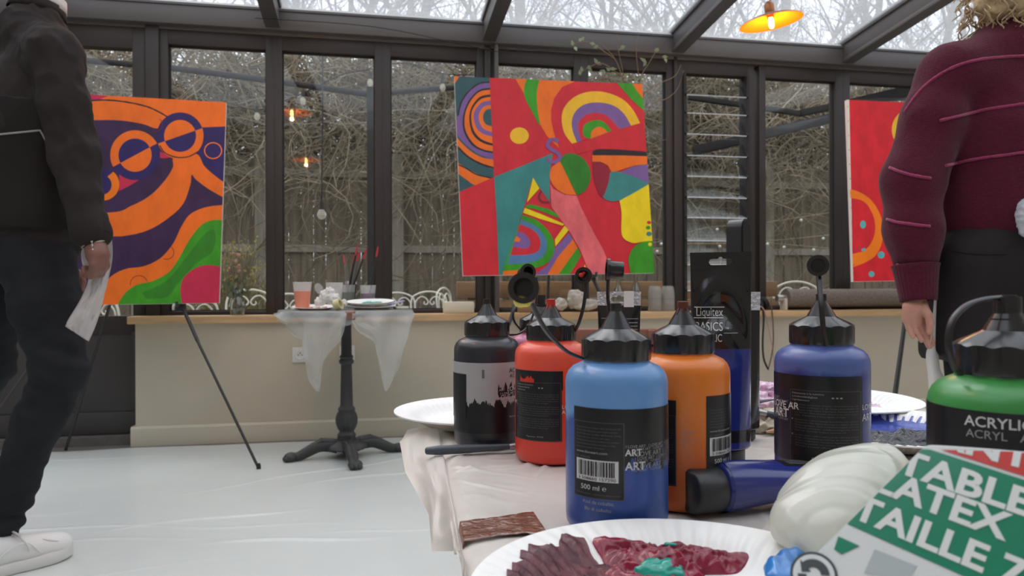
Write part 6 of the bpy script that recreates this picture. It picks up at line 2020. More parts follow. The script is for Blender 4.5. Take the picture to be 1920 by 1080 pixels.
tag(b.build('jar_lid', mat('cream_lid', rgb(226, 222, 206), rough=0.4), smooth=40), 'flat cream lid at the right rim of the round table', 'lid')
M_tis = mat('white_tissue', rgb(236, 232, 228), rough=0.85, transl=0.2)
pr = []
rnd = random.Random(8)
for (px, py, r) in ((612, 556, .030), (600, 566, .026), (625, 560, .030), (618, 546, .022), (640, 568, .024), (606, 550, .016), (632, 572, .022)):
    q = at(px, py, 3.46); q.z = max(q.z, ZB2 + 0.016); pr.append(('e', q, (r, r * 0.8, r * 0.8)))
tag(blob_obj('crumpled_tissue', M_tis, None, pr, 0.003, 0.012, film_fold(0.016, 34, 2), smooth=28), 'crumpled white tissue on top of the red and white plate on the round table', 'tissue')
q = at(634, 572, 3.40); q.z = ZB2 + 0.026
b = MB(); Mx = Matrix.Rotation(R(70), 4, 'Y') @ Matrix.Rotation(0.4, 4, 'X')
b.lathe([(0.018, -0.014), (0.026, -0.014), (0.026, 0.014), (0.018, 0.014), (0.018, -0.014)], 28, q, M=Mx, caps=False)
tag(b.build('tape_roll', mat('yellowed_tape', rgb(206, 200, 150), rough=0.3), smooth=40), 'small yellowish roll of tape in front of the tissue on the round table', 'tape roll')
q = at(598, 545, 3.60)
t = thing('plastic_spoon', 'clear plastic spoon standing between the orange cup and the empty cup', 'spoon', (q.x, q.y, ZB2))
b = MB(); b.ball(q + Vector((0, 0, 0.010)), (0.020, 0.006, 0.028), 16, 10, M=Matrix.Rotation(R(-28), 4, 'Y')); b.build('bowl', M_cup, t, world=True, smooth=180)
b = MB(); b.tube([q + Vector((0.012, 0, -0.010)), Vector((q.x + 0.06, q.y, ZB2 + 0.03))], 0.0035, 8); b.build('handle', M_cup, t, world=True)

# ================================================================== ON THE WINDOW LEDGE
ZS = Z_SILL
M_jar = glass_mat('clear_jar_glass', tint=(0.90, 0.92, 0.90), refl=1.8)
p = on_y(445, 592, 4.225)
t = thing('glass_vase', 'small clear vase with a leafy sprig on the ledge, right of the orange canvas', 'vase', (p.x, 4.225, ZS))
b = MB(); b.lathe([(0, 0), (0.032, 0), (0.034, 0.003), (0.045, 0.035), (0.044, 0.06), (0.030, 0.095), (0.026, 0.115), (0.034, 0.138), (0.0325, 0.138), (0.0245, 0.115), (0.028, 0.095), (0.042, 0.06), (0.043, 0.035), (0.032, 0.006), (0, 0.006)], 32); b.build('glass', M_jar, t)
b = MB(); rd = random.Random(3)
for i in range(5):
    e = Vector((rd.uniform(-.05, .05), rd.uniform(-.02, .02), rd.uniform(.20, .34))); b.tube(catmull([(0, 0, 0.01), e * 0.5, e], 4), 0.0022, 5)
b.build('stems', M_twig2, t)
b = MB()
for i in range(34):
    s = Vector((rd.uniform(-.05, .045), rd.uniform(-.02, .02), rd.uniform(.09, .19))); d = Vector((rd.gauss(0, 1), rd.gauss(0, .5), rd.gauss(-.3, 1))).normalized() * 0.045; w_ = d.cross(Vector((0, 1, 0.3))).normalized() * 0.011
    b.add([s, s + d * .5 + w_, s + d, s + d * .5 - w_], [(0, 1, 2, 3)])
b.build('leaves', mat('grey_green_leaf', rgb(104, 112, 84), rough=0.7), t, smooth=0)
b = MB()
for i in range(7): b.ball((rd.uniform(-.04, .02), rd.uniform(-.01, .01), rd.uniform(.24, .35)), rd.uniform(.007, .013), 8, 6)
b.build('dried_buds', mat('dusty_pink_bud', rgb(176, 138, 122), rough=0.8), t, smooth=180)

pa, pb = on_y(833, 587, 4.19), on_y(893, 587, 4.19)
b = MB(); b.bevbox((pa.x, 4.185, ZS), (pb.x - 0.012, 4.27, ZS + 0.066), 0.006)
tag(b.build('napkin_stack', mat('cream_paper_stack', rgb(226, 216, 196), rough=0.8, var=0.08, scale=3, stretch=(0.3, 0.3, 60)), smooth=30), 'block of cream paper napkins on the window ledge behind the black bottle', 'napkins')
M_bag = mat('clear_crinkled_bag', rgb(228, 224, 218), rough=0.2, alpha=0.55, spec=0.6)
pr = []
for (px, py, rx, rz_) in ((1050, 572, .05, .03), (1080, 560, .05, .05), (1105, 570, .05, .035), (1030, 576, .04, .02), (1090, 574, .06, .025)):
    q = on_y(px, py, 4.22); q.z = max(q.z, ZS + rz_ * .8); pr.append(('e', q, (rx, .035, rz_)))
tag(blob_obj('plastic_bag', mat('white_crinkled_bag', rgb(222, 214, 204), rough=0.3, transl=0.3), None, pr, 0.0035, 0.012, film_fold(0.018, 22, 6), smooth=28, cuts=[((0, 0, ZS + 0.001), (0, 0, -1))]), 'crumpled white plastic bag on the window ledge behind the red bottle', 'bag')
b = MB(); q = on_y(985, 580, 4.23); b.bevbox((q.x - 0.04, 4.20, ZS), (q.x + 0.09, 4.27, ZS + 0.045), 0.004)
tag(b.build('cardboard_box', mat('brown_card', rgb(166, 132, 98), rough=0.8), smooth=30), 'small brown box on the window ledge left of the crumpled bag', 'box')
# drinking glasses, two upturned stacks of three
M_tumbler = mat('tumbler_glass', rgb(196, 192, 186), rough=0.08, spec=0.9, alpha=0.36, transl=0.3)
for i, px in enumerate((1228, 1252)):
    q = on_y(px, 575, 4.22)
    for k in range(3):
        t_ = MB(); z = ZS + 0.040 * k
        t_.lathe([(0.041, 0), (0.043, 0.002), (0.041, 0.04), (0.036, 0.066), (0.031, 0.074), (0, 0.076), (0, 0.068), (0.029, 0.066), (0.034, 0.058), (0.039, 0.035), (0.041, 0.0)], 28, (q.x, 4.22 , z), caps=False)
        o = t_.build('drinking_glass', M_tumbler, smooth=50)
        tag(o, '%s upturned glass of the %s stack of drinking glasses on the window ledge' % (('bottom', 'middle', 'top')[k], ('left', 'right')[i]), 'glass', 'stacked drinking glasses')
for i, (px, py, h, r) in enumerate(((1160, 515, 0.20, 0.036), (1192, 512, 0.22, 0.034))):
    q = on_y(px, 560, 4.20)
    t = thing('glass_bottle', ['clear glass bottle on the window ledge under the middle canvas, left of the twig bottle', 'clear glass bottle holding tall leafy twigs, behind the middle canvas'][i], 'bottle', (q.x, 4.20, ZS))
    b = MB(); b.lathe([(0, 0), (r, 0), (r, h * 0.5), (r * 0.8, h * 0.65), (r * 0.42, h * 0.8), (r * 0.40, h * 0.97), (r * 0.5, h), (r * 0.36, h), (r * 0.34, h * 0.8), (r * 0.72, h * 0.64), (r * 0.92, h * 0.5), (r * 0.92, 0.004), (0, 0.004)], 28); b.build('glass', M_jar, t)
    if i == 1:
        bb, lf = MB(), MB(); rd = random.Random(12)
        M_tw = mat('light_brown_twig', rgb(128, 104, 84), rough=0.8)
        twig = [[(1192, 512), (1180, 330), (1178, 200), (1168, 150), (1150, 110), (1120, 80)], [(1178, 200), (1170, 135), (1160, 95), (1155, 60)], [(1180, 240), (1200, 150), (1215, 120), (1230, 95)], [(1185, 190), (1230, 160), (1262, 145), (1276, 122)], [(1180, 300), (1215, 205), (1250, 185), (1272, 165), (1285, 130)], [(1168, 150), (1130, 120), (1100, 128), (1085, 140)], [(1150, 110), (1110, 80), (1090, 78), (1068, 85)], [(1200, 150), (1195, 90), (1200, 60)], [(1185, 330), (1220, 275), (1248, 262)], [(1160, 140), (1110, 150), (1098, 150)]]
        for j, pl in enumerate(twig):
            P = catmull([on_y(x, y, 4.12 if k else 4.18) + Vector((0, 0.02 * math.sin(k + j), 0)) for k, (x, y) in enumerate(pl)], 5)
            if j == 0: P[0] = Vector((q.x, 4.20, ZS + 0.01))
            n = len(P); bb.tube(P, [(0.0055 if j == 0 else 0.0034) * (1 - 0.7 * k / n) for k in range(n)], 6)
        bb.build('twigs', M_tw, t, world=True, smooth=180)
        for (x, y) in ((1075, 85), (1088, 78), (1092, 138), (1100, 128), (1118, 84), (1140, 132), (1148, 135), (1238, 92), (1245, 105), (1170, 88), (1210, 118), (1195, 145), (1165, 145), (1120, 118)):
            for m in range(2):
                s = on_y(x + rd.uniform(-4, 4), y + rd.uniform(-4, 4), 4.12); d = Vector((rd.gauss(0, 1), rd.gauss(0, .3), rd.gauss(.1, .7))).normalized() * rd.uniform(.03, .055); w_ = d.cross(Vector((0, 1, .4))).normalized() * 0.011
                lf.add([s, s + d * .4 + w_, s + d, s + d * .4 - w_], [(0, 1, 2, 3)])
        lf.build('leaves', mat('pale_green_leaf', rgb(150, 160, 126), rough=0.6, transl=0.3), t, world=True, smooth=0)
# rolled mesh blind
pa, pb = on_y(1462, 556, 4.235), on_y(1900, 545, 4.235)
t = thing('rolled_blind', 'rolled grey-brown mesh blind lying along the window ledge on the right', 'rolled blind', (pa.x, 4.235, ZS))
rz_ = 0.058
b = MB(); b.tube([(pa.x + 0.04, 4.235, ZS + 0.075), (pb.x, 4.235, ZS + 0.075)], rz_, 36); b.build('mesh_roll', mat('brown_grey_mesh', rgb(122, 110, 100), rough=0.75, var=0.25, scale=90, bump=0.4, bscale=200), t, world=True)
b = MB(); b.tube([(pa.x - 0.02, 4.235, ZS + 0.075), (pa.x + 0.05, 4.235, ZS + 0.075)], 0.022, 24); b.build('metal_core', mat('brushed_metal', rgb(190, 184, 172), rough=0.3, metal=0.7), t, world=True)
b = MB(); b.bevbox((pa.x + 0.02, 4.20, ZS), (pa.x + 0.035, 4.27, ZS + 0.075), 0.003); b.bevbox((pb.x - 0.1, 4.20, ZS), (pb.x - 0.085, 4.27, ZS + 0.03), 0.003); b.build('support', M_iron, t, world=True)
# clamps and hanging cords left of the blind
pc = on_y(1424, 556, 4.20)
t = thing('blind_winder', 'dark round winder pulleys at the left end of the rolled blind', 'winder', (pc.x, 4.20, ZS))
for dx, r in ((-0.055, 0.062), (0.0, 0.050), (0.045, 0.040)):
    b = MB(); b.lathe([(0, -0.012), (r * 0.9, -0.012), (r, -0.006), (r, 0.006), (r * 0.9, 0.012), (0, 0.012)], 32, (dx, 0.02, r + 0.006), M=Matrix.Rotation(R(68), 4, 'Y')); b.build('pulley', M_dark_metal, t)
b = MB(); b.bevbox((-0.10, -0.02, 0), (-0.02, 0.05, 0.03), 0.003); b.build('bracket', M_dark_metal, t)
def cord(pts, r, m, label):
    P = [on_y(x, y, 4.14 if k else 4.16) for k, (x, y) in enumerate(pts)]
    b = MB(); b.tube(catmull(P, 6), r, 8); tag(b.build('cord', m, smooth=180), label, 'cord', 'cords hanging from the ledge')
cord([(1426, 566), (1432, 590), (1430, 640), (1432, 672), (1440, 692)], 0.006, M_black, 'thick black cord hanging from the window ledge beside the tall paint tube')
cord([(1445, 560), (1449, 600), (1450, 640), (1446, 670), (1440, 694)], 0.004, mat('brown_cord', rgb(104, 84, 60), rough=0.7), 'thin brown cord hanging from the rolled blind')
cord([(1420, 572), (1432, 580), (1440, 610), (1448, 650), (1452, 690)], 0.003, mat('pink_cord', rgb(196, 142, 136), rough=0.6), 'thin pink cord hanging from the window ledge')

# tall black upright with a rounded top behind the tall tube
p = at(1385, 560, 2.4)
t = thing('patio_heater', 'tall black upright with a rounded top, standing behind the tall paint tube', 'heater', (p.x, p.y, 0))
wq = 27 / F_PX * 2.4
def rounded(hw, z1, n=10): return [(-hw, 0.02), (hw, 0.02), (hw, z1 - hw * 1.15)] + [(hw * math.cos(a), z1 - hw * 1.15 + hw * 1.15 * math.sin(a)) for a in np.linspace(0, PI, n)[1:-1]] + [(-hw, z1 - hw * 1.15)]
zt = at(1385, 411, 2.4).z
M_ = Matrix.Rotation(R(28), 4, 'Z') @ Matrix.Translation((0, 0.0275, 0)) @ Matrix.Rotation(PI / 2, 4, 'X')
b = MB(); b.plate(rounded(0.027, zt), [], 0.055, M_); b.build('casing', mat('satin_black_casing', rgb(44, 43, 45), rough=0.3), t, smooth=45)
M2 = Matrix.Rotation(R(28), 4, 'Z') @ Matrix.Translation((0, -0.0270, 0)) @ Matrix.Rotation(PI / 2, 4, 'X')
b = MB(); b.plate(rounded(0.021, zt - 0.008), [], 0.004, M2); b.build('front_panel', mat('gloss_black_panel', rgb(34, 33, 35), rough=0.12), t, smooth=45)
b = MB(); b.bevbox((-0.13, -0.13, 0), (0.13, 0.13, 0.02), 0.006); b.build('base', M_dark_metal, t)

# wooden chair behind the bottles, only its back rail shows
pa, pb = at(1062, 622, 2.2), at(1238, 622, 2.2)
t = thing('wooden_chair', 'reddish brown wooden chair behind the bottles, only its back rail in view', 'chair', ((pa.x + pb.x) / 2, pa.y, 0), -YAW)
M_redwood = mat('reddish_brown_wood', rgb(132, 82, 66), rough=0.4, var=0.15, scale=4, stretch=(0.6, 5, 5))
hw = (pb - pa).length / 2; z1 = at(1150, 617, 2.2).z; z0_ = at(1150, 652, 2.2).z
b = MB(); b.bevbox((-hw, -0.012, z0_), (hw, 0.012, z1), 0.006); b.bevbox((-hw + 0.02, -0.008, z0_ - 0.12), (hw - 0.02, 0.008, z0_ - 0.07), 0.005); b.build('backrest', M_redwood, t)
b = MB(); b.bevbox((-hw, 0.012, 0.40), (hw, 0.34, 0.43), 0.008); b.build('seat', M_redwood, t)
for x in (-hw, hw - 0.03):
    b = MB(); b.bevbox((x, -0.016, 0), (x + 0.03, 0.014, z1 - 0.004), 0.004); b.build('leg', M_redwood, t)
    b = MB(); b.bevbox((x, 0.30, 0), (x + 0.03, 0.33, 0.40), 0.004); b.build('leg', M_redwood, t)
# thin steel tie wire under the roof
b = MB(); b.tube(catmull([on_y(478, 34, 4.10), on_y(700, 50, 4.10), on_y(890, 88, 4.10), on_y(945, 97, 4.1), on_y(1075, 92, 4.10)], 5), 0.0022, 6)
for (px, py) in ((905, 91), (958, 93), (985, 95)): b.tube([on_y(px - 6, py, 4.095), on_y(px + 10, py + 1, 4.095)], 0.006, 8)
tag(b.build('tie_wire', M_dark_metal, smooth=60), 'thin steel wire with a turnbuckle stretched under the roof beam', 'wire')

# ================================================================== PEOPLE
from mathutils.bvhtree import BVHTree
def sgm(a, ra, c, rc, k=None): return ('s', Vector(a), ra, Vector(c), rc) + ((k,) if k else ())
def ell(c, r, rot=None, k=None): return ('e', Vector(c), r, rot) + ((k,) if k else ())
FWD = Vector((math.sin(YAW), math.cos(YAW), 0)); RGT = Vector((math.cos(YAW), -math.sin(YAW), 0)); UP = Vector((0, 0, 1))
def folds(amp, sx, sy, sz, seed=0):
    def f(v):
        q = Vector((v.x * sx + seed, v.y * sy, v.z * sz))
        return amp * (fbm(q, 3) + 0.5 * (1 - 2 * abs(fbm(q * 1.7, 2))) - 0.3)
    return f
def on_surface(o, pts):
    """points of a drawn line laid on the surface of o (as seen from the photographer's place)"""
    me = o.data; M = world_of(o)
    bvh = BVHTree.FromPolygons([M @ v.co for v in me.vertices], [tuple(p.vertices) for p in me.polygons])
    out = []; eye = Vector((0, 0, CAM_Z))
    for x, y in pts:
        d = (at(x, y, 1.0) - eye).normalized()
        h = bvh.ray_cast(eye, d)
        if h[0] is not None: out.append(h[0] - d * 0.001)
    return out
def finger(P, r0, r1):
    P = [Vector(p) for p in P]; n = len(P) - 1
    return [sgm(P[i], r0 + (r1 - r0) * i / n, P[i + 1], r0 + (r1 - r0) * (i + 1) / n, 0.004) for i in range(n)]
def head_prims(c, f, s):
    """c: centre of the skull, f: facing, s: the person's right"""
    P = [ell(c, (0.078, 0.095, 0.105), Euler((0, 0, math.atan2(-f.x, f.y)))),
         ell(c + f * 0.045 - UP * 0.055, (0.060, 0.058, 0.062), Euler((0, 0, math.atan2(-f.x, f.y)))),
         sgm(c + f * 0.070 - UP * 0.095, 0.022, c + f * 0.062 - UP * 0.102, 0.022),
         sgm(c + f * 0.092 + UP * 0.004, 0.010, c + f * 0.116 - UP * 0.036, 0.014, 0.012), ell(c + f * 0.100 - UP * 0.070, (0.022, 0.012, 0.010), None, 0.01),
         sgm(c + f * 0.088 + s * 0.03 + UP * 0.018, 0.010, c + f * 0.088 - s * 0.03 + UP * 0.018, 0.010, 0.012)]
    for q in (-1, 1):
        P += [ell(c + s * 0.078 * q - f * 0.008 - UP * 0.012, (0.010, 0.018, 0.030), Euler((0, 0, math.atan2(-f.x, f.y))), 0.006)]
    return P
def face_parts(t, c, f, s, skin_dark):
    M_eye = mat('eye_white', rgb(226, 222, 216), rough=0.2); M_iris = mat('brown_iris', rgb(64, 44, 34), rough=0.2)
    for q in (-1, 1):
        b = MB(); e = c + f * 0.083 + s * 0.031 * q + UP * 0.004; b.ball(e, 0.0115, 12, 10, 0); b.ball(e + f * 0.0065, 0.0065, 10, 8, 1); b.build('eye', [M_eye, M_iris], t, world=True, smooth=180)
    b = MB(); b.tube(catmull([c + f * 0.104 + s * 0.022 - UP * 0.069, c + f * 0.112 - UP * 0.067, c + f * 0.104 - s * 0.022 - UP * 0.069], 4), 0.0045, 8); b.build('mouth', skin_dark, t, world=True, smooth=180)
def sneaker(t, heel, f, s, m_upper, m_sole, m_lace, L=0.30):
    """heel: point on the floor under the heel; f: where the toes point; s: sideways"""
    P = lambda a, c, h: heel + f * a * L + s * c + UP * h
    prof = [(0.0, 0.030), (0.06, 0.040), (0.25, 0.041), (0.45, 0.043), (0.65, 0.051), (0.80, 0.050), (0.92, 0.038), (1.0, 0.012)]
    left = catmull([Vector((a, w, 0)) for a, w in prof], 4)
    ring = [(p.x, p.y) for p in left] + [(p.x, -p.y) for p in reversed(left)]
    b = MB(); n = len(ring)
    lv = [(0.0, 0.94), (0.004, 1.0), (0.026, 1.02), (0.032, 0.99)]
    vs = [P(a if k else a, c * sc, h + 0.010 * max(0, a - 0.8) * 5 * (1 if h > 0 else 0.6)) for k, (h, sc) in enumerate(lv) for a, c in ring]
    fs = [(j * n + i, j * n + (i + 1) % n, (j + 1) * n + (i + 1) % n, (j + 1) * n + i) for j in range(len(lv) - 1) for i in range(n)]
    fs += [tuple(range(n - 1, -1, -1)), tuple(range(3 * n, 4 * n))]
    b.add(vs, fs); b.build('sole', m_sole, t, world=True, smooth=50)
    rz = math.atan2(f.y, f.x)
    E = Euler((0, 0, rz))
    pr = [ell(P(0.84, 0, 0.045), (0.050, 0.046, 0.034), E), ell(P(0.62, 0, 0.052), (0.070, 0.045, 0.040), E), ell(P(0.35, 0, 0.065), (0.080, 0.040, 0.052), E), ell(P(0.14, 0, 0.065), (0.055, 0.037, 0.055), E),
          sgm(P(0.20, 0, 0.075), 0.040, P(0.18, 0, 0.108), 0.041)]
    u = blob_obj('upper', m_upper, t, pr, 0.004, 0.02, None, cuts=[(heel + UP * 0.026, (0, 0, -1)), (heel + UP * 0.118, (0, 0, 1))])
    b = MB()
    for i in range(5):
        a = 0.40 + 0.075 * i; h = 0.106 - 0.0095 * i
        b.tube(catmull([P(a, 0.026, h - 0.010), P(a + 0.012, 0.0, h + 0.005), P(a + 0.03, -0.026, h - 0.010)], 5), 0.0034, 8, 0, True, 0.6)
    for q in (-1, 1):
        b.tube(catmull([P(0.41, 0, 0.112), P(0.45, q * 0.025, 0.120), P(0.50, q * 0.040, 0.103), P(0.46, q * 0.020, 0.108), P(0.42, 0, 0.113)], 6), 0.0028, 8)
        b.tube(catmull([P(0.41, 0, 0.112), P(0.47, q * 0.02, 0.112), P(0.54, q * 0.048, 0.080), P(0.56, q * 0.052, 0.058)], 6), 0.0026, 8)
    b.build('laces', m_lace, t, world=True, smooth=180)
    b = MB()
    for q in (-1, 1):
        b.tube(catmull([P(0.30, q * 0.043, 0.050), P(0.42, q * 0.047, 0.078), P(0.56, q * 0.046, 0.080), P(0.66, q * 0.050, 0.045)], 5), 0.0018, 6)
        b.tube(catmull([P(0.70, q * 0.030, 0.078), P(0.80, q * 0.040, 0.066), P(0.90, q * 0.034, 0.056)], 5), 0.0016, 6)
    b.build('stitching', m_upper, t, world=True, smooth=180)

# ------------------------------------------------------------------ man on the left, seen from behind, stepping to the right
C = at
M_skin1 = mat('brown_skin', rgb(122, 82, 70), rough=0.5, var=0.08, scale=30, sss=0.1)
M_lip1 = mat('brown_lip', rgb(104, 60, 54), rough=0.5)
M_shirt = mat('charcoal_shirt', rgb(45, 39, 38), spec=0.2, rough=0.85, var=0.08, scale=6, bump=0.08, bscale=300)
M_denim = mat('black_denim', rgb(34, 35, 38), spec=0.2, rough=0.85, var=0.15, scale=8, bump=0.06, bscale=400)
M_shirtdark = mat('black_apron_cloth', rgb(35, 31, 30), spec=0.2, rough=0.8, bump=0.06, bscale=300)
M_piping = mat('grey_piping', rgb(150, 144, 140), rough=0.7)
base = C(20, 1060, 2.2); base.z = 0
pm = thing('person', 'person on the left in a dark shirt, black jeans and white sneakers, seen from behind', 'person', base)
f1 = (RGT * 0.80 + FWD * 0.60).normalized(); s1 = (RGT * 0.60 - FWD * 0.80).normalized()
neck = C(66, 0, 2.20); shR = C(101, 102, 2.06); shL = neck * 2 - shR; shL.z = shR.z; shL = Vector((2 * neck.x - shR.x, 2 * neck.y - shR.y, shR.z))
elR = C(140, 292, 2.05); wrR = C(176, 452, 2.02)
hipR = C(62, 455, 2.14); hipL = C(0, 455, 2.30); knR = C(112, 690, 2.12); anR = C(2, 965, 2.14)
knL = C(-25, 690, 2.36); anL = C(-150, 915, 2.42)
elL = shL + Vector((0, 0, -0.31)) + f1 * 0.03; wrL = elL + Vector((0, 0, -0.24)) + f1 * 0.10
head = neck + UP * 0.165 + f1 * 0.05
chest = (shR + shL) / 2 - UP * 0.16 ; pelvis = (hipR + hipL) / 2
# right hand, closing on the sheet it holds
kn = [C(176, 497, 1.985), C(183, 500, 2.00), C(190, 501, 2.02), C(197, 498, 2.04)]
hand = [sgm(wrR, 0.026, C(183, 478, 2.01), 0.030, 0.015)]
for i, q in enumerate(kn):
    hand.append(sgm(C(180 + i * 3, 468, 2.0 + 0.012 * i), 0.016, q, 0.0125, 0.012))
    d1 = [C(170 + 6 * i, 517 - i, 2.0 + 0.013 * i), C(160 + 5 * i, 515, 2.02 + 0.013 * i), C(158 + 5 * i, 503, 2.03 + 0.012 * i)]
    hand += finger([q] + d1, 0.0115 - 0.0008 * (i == 0), 0.0085)
hand += finger([C(190, 466, 2.05), C(186, 490, 2.075), C(176, 506, 2.07), C(166, 508, 2.06)], 0.013, 0.009)
body = [sgm(neck - UP * 0.06, 0.055, neck + UP * 0.09 + f1 * 0.02, 0.052)] + head_prims(head, f1, s1) + [
    sgm(shR, 0.045, shL, 0.045), ell(chest, (0.12, 0.17, 0.22), Euler((0, 0, math.atan2(f1.y, f1.x)))), ell(pelvis + UP * 0.06, (0.10, 0.14, 0.15), Euler((0, 0, math.atan2(f1.y, f1.x)))),
    sgm(shR, 0.042, elR, 0.034), sgm(elR, 0.034, wrR, 0.024), sgm(shL, 0.042, elL, 0.034), sgm(elL, 0.034, wrL, 0.024), ell(wrL - UP * 0.07, (0.03, 0.02, 0.055)),
    sgm(hipR, 0.07, knR, 0.045), sgm(knR, 0.045, anR, 0.035), sgm(hipL, 0.07, knL, 0.045), sgm(knL, 0.045, anL, 0.035)]
for i in range(4):
    q = wrL - UP * 0.10 + f1 * (0.028 - 0.018 * i); body += finger([q, q - UP * 0.035 - s1 * -0.004, q - UP * 0.065 + s1 * 0.010], 0.010, 0.008)
q = wrL - UP * 0.05 + f1 * 0.03; body += finger([q, q - UP * 0.03 + f1 * 0.015, q - UP * 0.055 + f1 * 0.012], 0.011, 0.009)
blob_obj('body', M_skin1, pm, body + hand, 0.0042, 0.022)
face_parts(pm, head, f1, s1, M_lip1)
# short dark hair
Er = Euler((0, 0, math.atan2(-f1.x, f1.y)))
blob_obj('hair', mat('short_black_hair', rgb(38, 33, 32), rough=0.8, bump=0.4, bscale=220), pm, [ell(head + UP * 0.022 - f1 * 0.012, (0.086, 0.100, 0.098), Er)], 0.005, 0.02, None, cuts=[(head + f1 * 0.055 + UP * 0.04, (f1 * 0.7 - UP * 0.7)), (head - UP * 0.06, (0, 0, -1))])
# shirt
rt = Euler((0, 0, math.atan2(f1.y, f1.x)))
torso = lambda g: [sgm(shR + UP * -0.02 - s1 * 0.03, 0.062 + g, shL + UP * -0.02 + s1 * 0.03, 0.062 + g, 0.05), ell(chest - UP * 0.02, (0.145 + g, 0.205 + g, 0.26 + g), rt, 0.05), ell(chest - UP * 0.26, (0.135 + g, 0.185 + g, 0.22 + g), rt, 0.06), ell(pelvis + UP * 0.04, (0.140 + g, 0.190 + g, 0.17 + g), rt, 0.06), sgm(neck - UP * 0.10, 0.085 + g, neck - UP * 0.045 + f1 * 0.005, 0.066 + g, 0.04), sgm(neck - UP * 0.105, 0.075 + g, shR - UP * 0.002, 0.064 + g, 0.05), sgm(neck - UP * 0.105, 0.075 + g, shL - UP * 0.002, 0.064 + g, 0.05)]
slv = lambda a, e, w: [sgm(a, 0.066, a.lerp(e, 0.5), 0.064), sgm(a.lerp(e, 0.5), 0.064, e, 0.058), sgm(e, 0.058, e.lerp(w, 0.9), 0.046)]
hemz = C(60, 452, 2.15).z
hem_n = (UP * -1 + RGT * -0.42 + FWD * 0.0).normalized()
blob_obj('shirt', M_shirt, pm, torso(0.0) + slv(shR, elR, wrR) + slv(shL, elL, wrL), 0.006, 0.03, folds(0.010, 9, 9, 6.5, 3), cuts=[(C(66, -6, 2.2) + UP * 0.0, (UP - f1 * 0.25)), (C(60, 448, 2.1) - UP * 0.02 if False else Vector((C(60, 448, 2.1).x, C(60, 448, 2.1).y, hemz - 0.015)), (0, 0, -1))] if False else [(C(66, -8, 2.2), (UP - f1 * 0.25))])
# cuff
b = MB(); dv = (wrR - elR).normalized(); x_, y_ = frame_from(dv)
cp = wrR - dv * 0.012
b.tube([cp - dv * 0.062, cp - dv * 0.055, cp - dv * 0.004, cp], [0.044, 0.0455, 0.0455, 0.0435], 24, 0, False); b.build('shirt_cuff', M_shirt, pm, world=True, smooth=50, solid=-0.003)
# collar, white tee edge
b = MB(); b.tube([neck - UP * 0.045 + f1 * 0.004, neck - UP * 0.012 + f1 * 0.010], [0.074, 0.067], 32, 0, False); b.build('shirt_collar', M_shirt, pm, world=True, smooth=180, solid=-0.004)
b = MB(); b.tube([neck - UP * 0.02 + f1 * 0.014, neck + UP * 0.014 + f1 * 0.020], [0.066, 0.060], 32, 0, False); b.build('inner_collar', mat('white_cotton', rgb(214, 206, 202), rough=0.85), pm, world=True, smooth=180, solid=-0.003)
# dark apron wrapped round the back, with a light piped edge
az = C(40, 247, 2.1).z
ap = blob_obj('apron', M_shirtdark, pm, torso(0.010), 0.007, 0.03, folds(0.005, 7, 7, 4.5, 3), cuts=[(Vector((0, 0, az)), (UP + RGT * 0.06)), (C(78, 250, 2.0), (RGT + UP * 0.34)), (Vector((0, 0, hemz + 0.03)), (0, 0, -1))])
pts = on_surface(ap, [(x, 252 - x * 0.10) for x in range(-30, 76, 7)] + [(80, 252), (85, 262), (90, 274), (95, 288), (100, 304)])
if len(pts) > 3:
    b = MB(); b.tube(pts, 0.0028, 8); b.build('piping', M_piping, ap, world=True, smooth=180)
# trousers
leg = lambda h, k, a: [sgm(h, 0.105, h.lerp(k, 0.5), 0.088), sgm(h.lerp(k, 0.5), 0.088, k, 0.070), sgm(k, 0.072, k.lerp(a, 0.35), 0.064), sgm(k.lerp(a, 0.35), 0.064, a - UP * 0.035, 0.054)]
kz = knR.z
def denim(v):
    w = folds(0.006, 6, 6, 9, 1)(v); k = math.exp(-((v.z - kz) / 0.10) ** 2)
    return w + 0.0035 * k * math.sin(v.z * 95 + v.x * 45) + 0.007 * math.exp(-((v.z - 0.16) / 0.06) ** 2) * math.sin(v.z * 110 + v.x * 14)
blob_obj('trousers', M_denim, pm, [ell(pelvis + UP * 0.03, (0.125, 0.172, 0.14), rt, 0.05)] + leg(hipR, knR, anR) + leg(hipL, knL, anL), 0.006, 0.03, denim, cuts=[((0, 0, 0.055), (0, 0, -1))])
M_sn = mat('white_leather', rgb(226, 224, 222), rough=0.45); M_snsole = mat('white_rubber_sole', rgb(218, 216, 212), rough=0.6); M_outs = mat('grey_lace', rgb(206, 202, 198), rough=0.8)
toe, heel = on_z(134, 1036, 0.012), on_z(-28, 1080, 0.012)
fd = Vector((toe.x - heel.x, toe.y - heel.y, 0)); Lf = 0.31; fd.normalize(); sd = Vector((fd.y, -fd.x, 0))
hp = Vector((toe.x, toe.y, 0.008)) - fd * Lf
sneaker(pm, hp, fd, sd, M_sn, M_snsole, M_outs, Lf)
hp2 = Vector((anL.x, anL.y, 0.008)) - fd * 0.06
sneaker(pm, hp2, fd, sd, M_sn, M_snsole, M_outs, Lf)
